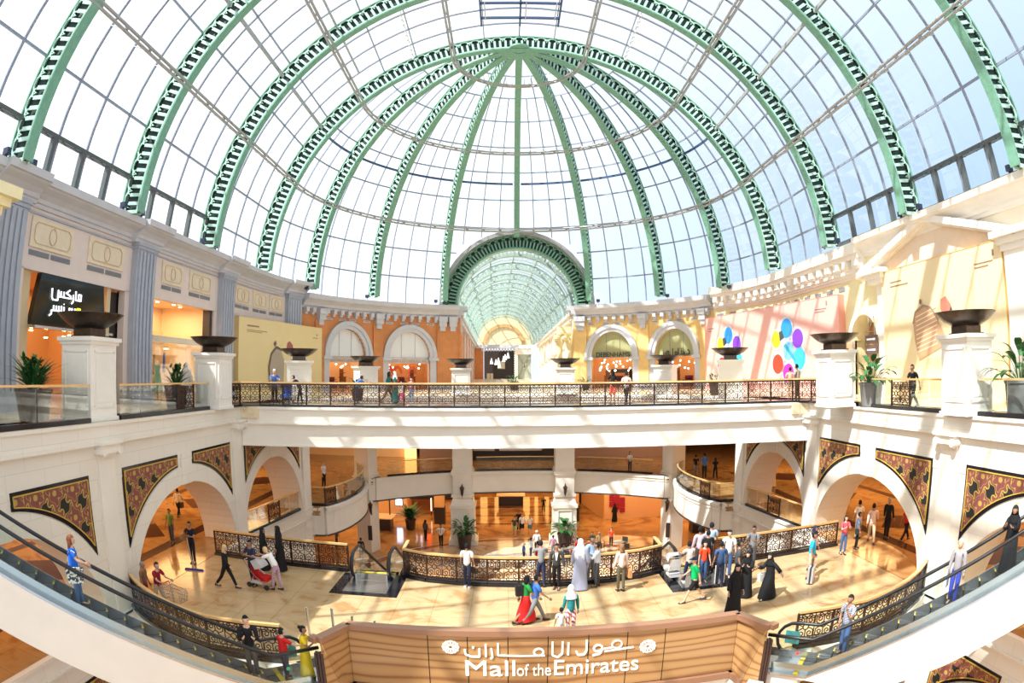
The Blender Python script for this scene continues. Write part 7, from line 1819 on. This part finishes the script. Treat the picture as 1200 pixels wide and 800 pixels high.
def shoe_me(pose, fem, n):
    J = joints(pose, fem); b = MB()
    if True:
        a, t_ = J['an' + n], J['toe' + n]; z = a.z - .075
        P = lambda x, y, q: (a.x + x, a.y + y, z + q)
        b.hexa([P(-.042, -.06, 0), P(.042, -.06, 0), P(.046, .19, 0), P(-.046, .19, 0), P(-.036, -.055, .085), P(.036, -.055, .085), P(.030, .17, .035), P(-.030, .17, .035)])
    me = b.mesh('shoe'); me.materials.append(BLK); return me
def robe_me(pose, fem, full):
    J = joints(pose, fem); b = MB(); n = 20; sp_ = .12 if pose in ('walk', 'reach') else 0
    rings = [(J['nb'].z - .0, .07, .06), (J['sh' + 'L'].z - .03, .165, .095), (J['chest'].z - .05, .185, .135), (J['waist'].z, .175, .135), (J['pel'].z - .05, .20, .16), (.62, .215, .18 + sp_ * .4), (.35, .245, .21 + sp_ * .8), (.04, .285, .24 + sp_ * 1.3)]
    if not full: rings = [(J['waist'].z - .03, .135, .115)] + [(J['pel'].z - .05, .175, .14), (.62, .19, .165 + sp_ * .4), (.35, .22, .19 + sp_), (.10, .25, .22 + sp_)]
    i0 = len(b.v)
    for k, (z, rx, ry) in enumerate(rings):
        fo = .0 if k < 3 and full else .05 * min(1, k / 5)
        for j in range(n):
            a = 2 * PI * j / n; q = 1 + fo * S(5 * a + .6 * k); b.v.append((rx * Cs(a) * q, ry * S(a) * q + (sp_ * .2 if k > 4 else 0), z))
    for k in range(len(rings) - 1):
        for j in range(n): b.f.append((i0 + k * n + j, i0 + k * n + (j + 1) % n, i0 + (k + 1) * n + (j + 1) % n, i0 + (k + 1) * n + j)); b.m.append(0); b.u.append(None)
    b.f.append(tuple(i0 + j for j in range(n))[::-1]); b.m.append(0); b.u.append(None)
    me = b.mesh('robe'); me.polygons.foreach_set('use_smooth', [True] * len(me.polygons))
    if full:
        t_ = top_me(pose, fem, 'robe'); bm = bmesh.new(); bm.from_mesh(me); bm.from_mesh(t_); bm.to_mesh(me); bm.free()
        me.polygons.foreach_set('use_smooth', [True] * len(me.polygons))
    return me
def hair_me(pose, fem, kind):
    J = joints(pose, fem); c = J['head']; b = MB(); n = 16
    def shell(sx, sy, sz, keep, oy=0, oz=0, zmin=-.12):
        K = 9; i0 = len(b.v); g = {}
        for k in range(K + 1):
            t = PI * k / K
            for j in range(n):
                a = 2 * PI * j / n; g[(k, j)] = (sx * S(t) * Cs(a), sy * S(t) * S(a), sz * Cs(t)); p = g[(k, j)]; b.v.append((c.x + p[0], c.y + p[1] + oy, c.z + p[2] + oz))
        for k in range(K):
            for j in range(n):
                q = [(k, j), (k, (j + 1) % n), (k + 1, (j + 1) % n), (k + 1, j)]; m_ = [sum(g[z_][i] for z_ in q) / 4 for i in range(3)]
                if keep(*m_): b.f.append(tuple(i0 + z_[0] * n + z_[1] for z_ in q)); b.m.append(0); b.u.append(None)
    if kind == 'short': shell(.086, .106, .128, lambda x, y, z: (z > .05 or (y < .01 and z > -.06)), -.006, .004)
    if kind == 'bun': shell(.086, .106, .128, lambda x, y, z: (z > .05 or (y < .01 and z > -.06)), -.006, .004); b.lathe([(.002, -.05), (.045, -.03), (.05, .01), (.02, .045), (.002, .05)], (c.x, c.y - .10, c.z + .08), 10)
    if kind == 'longh':
        shell(.090, .108, .130, lambda x, y, z: (z > .055 or y < .03), -.008, .004)
        b.hexa([(c.x - .085, c.y - .10, c.z - .26), (c.x + .085, c.y - .10, c.z - .26), (c.x + .06, c.y - .03, c.z - .24), (c.x - .06, c.y - .03, c.z - .24), (c.x - .085, c.y - .09, c.z), (c.x + .085, c.y - .09, c.z), (c.x + .085, c.y + .01, c.z), (c.x - .085, c.y + .01, c.z)])
    if kind == 'cap':
        shell(.088, .108, .128, lambda x, y, z: z > .03, -.002, .006); b.hexa([(c.x - .06, c.y + .09, c.z + .045), (c.x + .06, c.y + .09, c.z + .045), (c.x + .045, c.y + .175, c.z + .03), (c.x - .045, c.y + .175, c.z + .03), (c.x - .06, c.y + .09, c.z + .055), (c.x + .06, c.y + .09, c.z + .055), (c.x + .045, c.y + .175, c.z + .038), (c.x - .045, c.y + .175, c.z + .038)])
    if kind in ('hijab', 'ghutra'):
        shell(.098, .118, .138, lambda x, y, z: (z > .06 or y < .055 or z < -.085), -.004, .0)
        L = .20 if kind == 'hijab' else .42
        rr = [(.10, .095, -.03), (.115, .105, -.10), (.17, .125, -.19), (.19, .135, -.20 - L * .5)] + ([(.17, .13, -.20 - L)] if kind == 'ghutra' else [])
        i0 = len(b.v)
        for k, (rx, ry, z) in enumerate(rr):
            for j in range(n):
                a = 2 * PI * j / n; b.v.append((c.x + rx * Cs(a) * (1 + .05 * S(4 * a)), c.y - .02 + ry * S(a) - (0 if z > -.15 else .01), c.z + z))
        for k in range(len(rr) - 1):
            for j in range(n):
                if (k == 0 and S(2 * PI * (j + .5) / n) > .55) or (kind == 'ghutra' and S(2 * PI * (j + .5) / n) > .3): continue
                b.f.append((i0 + k * n + j, i0 + k * n + (j + 1) % n, i0 + (k + 1) * n + (j + 1) % n, i0 + (k + 1) * n + j)); b.m.append(0); b.u.append(None)
    me = b.mesh('hair'); me.polygons.foreach_set('use_smooth', [True] * len(me.polygons)); return me
def put_part(me, name, parent, m, slot0_only=True):
    o = bpy.data.objects.new(name, me); col.objects.link(o); o.parent = parent
    if not me.materials: me.materials.append(None)
    o.material_slots[0].link = 'OBJECT'; o.material_slots[0].material = m
    return o
def person(x, y, z, hd, H, pose, top, tc, bot, bc, hair, hc, skin, label):
    fem = hair in ('longh', 'hijab', 'bun')
    t = empty('person', (x, y, z), R(hd - 90), label, 'person'); k = H / 1.735; t.scale = (k, k, k)
    if pose == 'sit': t.location.z -= .04
    put_part(cached(('b', pose, fem), lambda: body_me(pose, fem)), 'body', t, SKIN[skin])
    if top == 'robe':
        put_part(cached(('r', pose, fem), lambda: robe_me(pose, fem, True)), 'robe', t, cloth(tc))
    else:
        kd = 'tee' if top == 'tee' else 'long'
        put_part(cached(('t', pose, fem, kd), lambda: top_me(pose, fem, kd)), 'shirt' if top != 'suit' else 'jacket', t, cloth(tc))
        if bot == 'skirt': put_part(cached(('s', pose, fem), lambda: robe_me(pose, fem, False)), 'skirt', t, cloth(bc))
        else: put_part(cached(('l', pose, fem, bot), lambda: leg_me(pose, fem, bot)), bot, t, cloth(bc))
    put_part(cached(('h', pose, fem, hair), lambda: hair_me(pose, fem, hair)), {'hijab': 'headscarf', 'ghutra': 'headcloth', 'cap': 'cap'}.get(hair, 'hair'), t, cloth(hc))
    for q_ in 'LR': put_part(cached(('sh', pose, fem, q_), lambda: shoe_me(pose, fem, q_)), 'shoe', t, cloth('white') if label.startswith('man in white tee') else BLK)
    if top == 'suit':
        J = joints(pose, fem); b = MB(); q = J['chest']; b.hexa([(-.012, q.y + .135, q.z - .14), (.012, q.y + .135, q.z - .14), (.012, q.y + .125, q.z - .14), (-.012, q.y + .125, q.z - .14), (-.055, q.y + .115, q.z + .13), (.055, q.y + .115, q.z + .13), (.055, q.y + .06, q.z + .13), (-.055, q.y + .06, q.z + .13)])
        b.build('shirt_front', cloth('white'), t)
    if 'tie' in label and 'guard' in label:
        J = joints(pose, fem); b = MB(); q = J['chest']; b.box(-.02, .02, q.y + .13, q.y + .15, q.z - .2, q.z + .12); b.build('tie', cloth('slate'), t)
    if 'white-striped' in label:
        for sx in (-1, 1):
            b = MB(); b.box(sx * .175 - .012, sx * .175 + .012, -.04, .01, .15, .85); b.build('white_stripe', cloth('white'), t)
    return t
for p in PEOPLE + RIDERS: person(*p)

# ---- things they carry or push
def held(label_part):
    for o in bpy.data.objects:
        if o.name.startswith('person') and label_part in o.get('label', ''): return o
def place_by(who, lx, ly, lz, rz=0):
    o = held(who); k = o.scale[0]; a = o.rotation_euler[2]
    return (o.location.x + (lx * Cs(a) - ly * S(a)) * k, o.location.y + (lx * S(a) + ly * Cs(a)) * k, o.location.z + lz * k), a + rz
def bag(who, lx, ly, lz, c, label, w_=.30, h=.26, d=.12, strap=.25, cat='bag', nm='handbag', pattern=None):
    (p, a) = place_by(who, lx, ly, lz); t = empty(nm, p, a, label, cat); m = pattern or mat('bag_' + label[:14], c, .5)
    b = MB(); b.hexa([(-d / 2, -w_ * .42, 0), (d / 2, -w_ * .42, 0), (d / 2, w_ * .42, 0), (-d / 2, w_ * .42, 0), (-d * .4, -w_ / 2, h), (d * .4, -w_ / 2, h), (d * .4, w_ / 2, h), (-d * .4, w_ / 2, h)]); b.build('bag_body', m, t)
    b = MB(); b.tube([(0, -w_ * .35, h)] + [(0, -w_ * .35 * Cs(q), h + strap * S(q)) for q in frange(0.3, PI - .3, 6)] + [(0, w_ * .35, h)], .012, 5); b.build('strap', m, t)
bag('dark suit with white', .28, .02, .48, (.03, .03, .035), 'black briefcase held by the man in the dark suit', .40, .30, .09, .07, nm='briefcase')
bag('pale blouse and olive', .30, -.02, .50, (.65, .30, .12), 'white and orange handbag at the hip of the woman in olive trousers', .32, .30, .12, .2)
bag('green top and red skirt', 0, -.22, 1.0, (.02, .02, .025), 'black backpack worn by the woman in green', .24, .34, .13, .05, nm='backpack')
bag('black robe with a white bag', .26, .12, .62, (.80, .76, .70), 'white handbag carried by the striding woman in black', .36, .26, .14, .18)
bt = mat('patterned_bag', (.8, .8, .78), .5); t_ = bt.node_tree; vn = t_.nodes.new('ShaderNodeTexNoise'); vn.inputs['Scale'].default_value = 14; rn = t_.nodes.new('ShaderNodeValToRGB'); rn.color_ramp.interpolation = 'CONSTANT'; rn.color_ramp.elements[0].color = (.02, .02, .02, 1); rn.color_ramp.elements[1].color = (.8, .8, .78, 1); rn.color_ramp.elements[1].position = .5
tn_ = t_.nodes.new('ShaderNodeTexCoord'); t_.links.new(tn_.outputs['Object'], vn.inputs[0]); t_.links.new(vn.outputs['Fac'], rn.inputs['Fac']); t_.links.new(rn.outputs['Color'], t_.nodes['Principled BSDF'].inputs['Base Color'])
bag('bright blue tee riding', .30, .05, .72, (.8, .8, .8), 'white shoulder bag with black pattern on the woman in blue, left escalator', .42, .32, .16, .38, pattern=bt)
bag('slate blue shirt and black', .24, -.05, .78, (.02, .02, .02), 'black shoulder bag of the man in slate blue', .24, .22, .08, .45)
bag('pink bag on the far', .22, .05, .75, (.85, .15, .30), 'small pink bag of the woman on the far gallery', .25, .22, .1, .2)
bag('checked top half way', .26, .0, .45, (.85, .85, .88), 'white carrier bag of the blond woman on the right escalator', .30, .36, .08, .12)
bag('pale shirt and bag deep', .26, -.02, .55, (.03, .02, .02), 'dark bag of the walker deep in the left arch', .36, .3, .12, .2)
# suitcase
(p, a) = place_by('bright cyan', .42, .12, 0); t = empty('suitcase', p, a, 'silver suitcase with black edge beside the man in cyan', 'suitcase')
b = MB(); b.box(-.20, .20, -.11, .11, .05, .62); b.build('shell', mat('silver_case', (.55, .55, .58), .3, .4), t); b = MB(); b.box(-.215, .215, -.03, .03, .04, .64); b.build('edge_band', BLK, t)
b = MB(); b.tube([(-.1, 0, .62), (-.1, 0, .95), (.1, 0, .95), (.1, 0, .62)], .012, 5); b.build('handle', BLK, t)
for i in (-1, 1): b = MB(); b.tube([(i * .15, -.1, .035), (i * .15, .1, .035)], .035, 8); b.build('wheel', BLK, t)
# strollers
def stroller(p, a, m, m2, label):
    t = empty('stroller', p, a, label, 'stroller')
    b = MB(); b.hexa([(-.22, -.15, .38), (.22, -.15, .38), (.22, .3, .34), (-.22, .3, .34), (-.22, -.25, .85), (.22, -.25, .85), (.22, -.18, .5), (-.22, -.18, .5)]); b.box(-.22, .22, .1, .42, .30, .44); b.build('seat', m, t)
    b = MB(); K = 6
    for k in range(K):
        a0, a1 = R(20 + 100 * k / K), R(20 + 100 * (k + 1) / K); P = lambda q, x: (x, -.05 + .34 * Cs(q), .70 + .34 * S(q)); b.face([P(a0, -.23), P(a0, .23), P(a1, .23), P(a1, -.23)]); b.face([P(a0, -.23), P(a1, -.23), (-.23, -.05, .7)]); b.face([P(a0, .23), P(a1, .23), (.23, -.05, .7)])
    b.build('hood', m2, t)
    b = MB()
    for i in (-1, 1): b.tube([(i * .25, -.5, 1.0), (i * .25, -.2, .6), (i * .25, .40, .12)], .014, 5); b.tube([(i * .25, -.1, .48), (i * .25, -.35, .12)], .014, 5)
    b.tube([(-.25, -.5, 1.0), (.25, -.5, 1.0)], .018, 5); b.tube([(-.25, -.3, .3), (.25, -.3, .3)], .012, 5); b.build('frame', CHROME, t)
    for i in (-1, 1):
        for yy in (-.35, .40): b = MB(); b.tube([(i * .27, yy, .10), (i * .23, yy, .10)], .10, 12); b.build('wheel', BLK, t)
    b = MB(); b.box(-.2, .2, -.3, .2, .16, .28); b.build('basket', m2, t)
(p, a) = place_by('white tee pushing', -.35, .75, 0); stroller(p, a, cloth('white'), mat('pale_grey_cloth', (.6, .6, .62), .8), 'white stroller pushed by the man in white tee')
(p, a) = place_by('bending over a stroller', 0, .75, 0); stroller(p, a + PI, cloth('red'), mat('pale_grey_cloth', (.6, .6, .62), .8), 'red and white stroller at the left railing')
(p, a) = place_by('person bending behind the bridge', 0, .8, 0); stroller(p, a + 1.3, cloth('blue'), cloth('navy'), 'blue stroller behind the bridge railing, left end')
# shopping cart
(p, a) = place_by('pushing a shopping cart', 0, .78, 0); t = empty('shopping_cart', p, a, 'wire shopping cart pushed by the man in dark red', 'cart')
b = MB()
def W_(p, q, r=.008): b.tube([p, q], r, 4)
for i in range(7):
    x = -.26 + .52 * i / 6; W_((x, -.35, .95), (x * .8, .40, .85)); W_((x, -.35, .95), (x * .8, -.28, .5)); W_((x * .8, -.28, .5), (x * .7, .36, .55)); W_((x * .8, .40, .85), (x * .7, .36, .55))
for k in range(4):
    z = .55 + .12 * k
    for sx in (-1, 1): W_((sx * .25, -.32, z), (sx * .20, .38, z))
    W_((-.2, .38, z), (.2, .38, z)); W_((-.25, -.32, z), (.25, -.32, z))
b.build('wire_basket', CHROME, t); b = MB(); b.tube([(-.26, -.45, 1.0), (.26, -.45, 1.0)], .02, 6); b.build('handle', cloth('red'), t)
b = MB()
for sx in (-1, 1): b.tube([(sx * .25, -.42, 1.0), (sx * .22, -.30, .2), (sx * .20, .38, .16)], .014, 5)
b.build('frame', CHROME, t)
for sx in (-1, 1):
    for yy in (-.28, .36): b = MB(); b.tube([(sx * .21 - .02, yy, .07), (sx * .21 + .02, yy, .07)], .07, 10); b.build('wheel', BLK, t)
# broom
(p, a) = place_by('holding a broom', .05, .32, 0); t = empty('floor_broom', (p[0], p[1], p[2]), a, 'wide floor broom with blue mop head held by the cleaner', 'broom')
b = MB(); b.tube([(0, -.02, 1.15), (-.35, .45, .06)], .014, 6); b.build('broom_stick', mat('pale_stick', (.6, .5, .42), .5), t); b = MB(); b.hexa([(-.75, .40, 0), (.05, .40, 0), (.05, .52, 0), (-.75, .52, 0), (-.72, .43, .07), (.02, .43, .07), (.02, .50, .07), (-.72, .50, .07)]); b.build('mop_head', mat('blue_mop', (.04, .05, .28), .8), t)
# mannequins in the dress shop
for i, (u, c, lb) in enumerate([(25.3, 'vivid', 'headless mannequin in a green dress, left in the dress shop window'), (26.3, 'vivid', 'headless mannequin in a green dress, second in the dress shop window'), (28.3, 'pinkred', 'headless mannequin in a red and blue dress in the dress shop window')]):
    o0 = mL(u, L3, .9); t = empty('mannequin', o0, 0, lb, 'mannequin', 'mannequins in the dress shop')
    b = MB(); b.lathe([(.05, 2.0), (.06, 1.88), (.19, 1.84), (.17, 1.6), (.13, 1.45), (.17, 1.3)][::-1], (0, 0, 0), 14, 0, .65, 1); b.build('torso', mat('mannequin_white', (.75, .7, .62), .4), t, smooth=True)
    b = MB(); b.lathe([(.36, .35), (.30, .8), (.20, 1.25), (.145, 1.46), (.19, 1.62), (.20, 1.78), (.08, 1.86)], (0, 0, 0), 18, 0, .75, 1); b.build('dress', cloth(c), t, smooth=True)
    b = MB(); b.tube([(0, 0, 0), (0, 0, .5)], .03, 6); b.lathe([(.25, 0), (.25, .02)], (0, 0, 0), 14); b.build('stand', CHROME, t)
    if i == 2: b = MB(); b.tube([(0, .2, 1.8), (.05, .3, 1.2), (0, .3, .5)], [.06, .07, .1], 8); b.build('sash', cloth('vividblue'), t)
for i, (u, v) in enumerate([(25.9, 14.0), (27.3, 14.0), (28.4, 14.1)]):
    b = MB(); b.hexa([mL(u - .08, v - 1.1, 1.9), mL(u + .1, v - 1.1, 1.9), mL(u + .1, v - 1.1, 1.95), mL(u - .08, v - 1.1, 1.95), mL(u - .02, v, 1.9), mL(u + .16, v, 1.9), mL(u + .16, v, 1.95), mL(u - .02, v, 1.95)])
    tag(b.build('hanging_garment', cloth(['black', 'khaki', 'vividblue'][i])), f'{["black", "khaki", "bright blue"][i]} garment hanging inside the dress shop', 'garment')
# ================================================================ LAMPS OF THE SHOPS AND AISLES
W1 = (1.0, 0.57, 0.23); W2 = (1.0, 0.72, 0.42)
for s in (-1, 1):
    for y in (9, 19, 29, 39):
        lamp('aisle_lamp', (CX + s * 19.5, y, 9.85), 5, 5, 520, W1)
        lamp('aisle_lamp_low', (CX + s * 19.5, y, 4.9), 5, 5, 190, W1)
for x in (-10, 1, 12): lamp('gallery_lamp', (x, 47.3, 9.85), 5, 2.5, 160, W2)
for x in (-14, -7, 1, 9, 16):
    for y in (48.5, 58): lamp('ground_lamp', (x, y, 4.9), 4, 4, 330, W1)
lamp('shop_lamp', Vector(mL(18.2, 16.6, 3)), 4, 5, 220, W1); lamp('shop_lamp', Vector(mL(27.6, 16.7, 2)), 3, 5, 330, (1, .68, .38))
for s, (c, a, nm) in ((1, AR[0]), (1, AR[1]), (-1, AL[0]), (-1, AL[1])):
    lamp('arch_shop_lamp', Vector(fac(s)(c, 16.8, 2.2)), 2.5, 2.5, 130, W1)
# ================================================================ SUB-PARTS: pieces that belong to a part go one level deeper
DEEPER = {'pedestal': {'panel_moulding': 'shaft', 'cap': 'shaft'}, 'relief_panel': {'relief_scroll': 'plaque'}, 'hoarding': {'printed_disc': 'board', 'printed_brush': 'board', 'printed_purse': 'board', 'small_print': 'board', 'printed_clasp': 'board', 'printed_purse_rim': 'board'},
          'stroller': {'wheel': 'frame', 'hood': 'seat'}, 'shopping_cart': {'wheel': 'frame', 'handle': 'frame'}, 'suitcase': {'wheel': 'shell', 'edge_band': 'shell'}, 'shop_sign': {'white_letters': 'screen', 'yellow_letter': 'screen', 'letters': 'fascia'},
          'mall_sign': {'letters': 'backing', 'arabic_letters': 'backing', 'star_emblem': 'backing'}, 'stone_column': {'panel_moulding': 'flared_base', 'flared_base': 'shaft'}, 'mosaic_panel': {'gold_edging': 'inlaid_field'},
          'wall_lantern': {'lantern_glass': 'lantern_body'}, 'roof_rib': {'slot_shade_sheet': 'lattice'}, 'window_display': {'pane': 'frame'}, 'handbag': {'strap': 'bag_body'}, 'planter': {'soil': 'pot'}, 'fire_bowl': {'foot': 'bowl'}, 'kiosk': {'counter_top': 'counter'}}
for root in [o for o in bpy.data.objects if o.parent is None and o.name.split('.')[0] in DEEPER]:
    rule = DEEPER[root.name.split('.')[0]]; ch = list(root.children)
    for c in ch:
        want = rule.get(c.name.split('.')[0])
        if not want: continue
        if want in rule and rule[want] != 'shaft': continue
        if root.name.startswith('stone_column') and c.name.startswith('panel_moulding'): want = 'flared_base'
        if root.name.startswith('stone_column') and c.name.startswith('flared_base'): continue
        p = next((q for q in ch if q.name.split('.')[0] == want and q.location.length < 1e-6), None)
        if p: c.parent = p
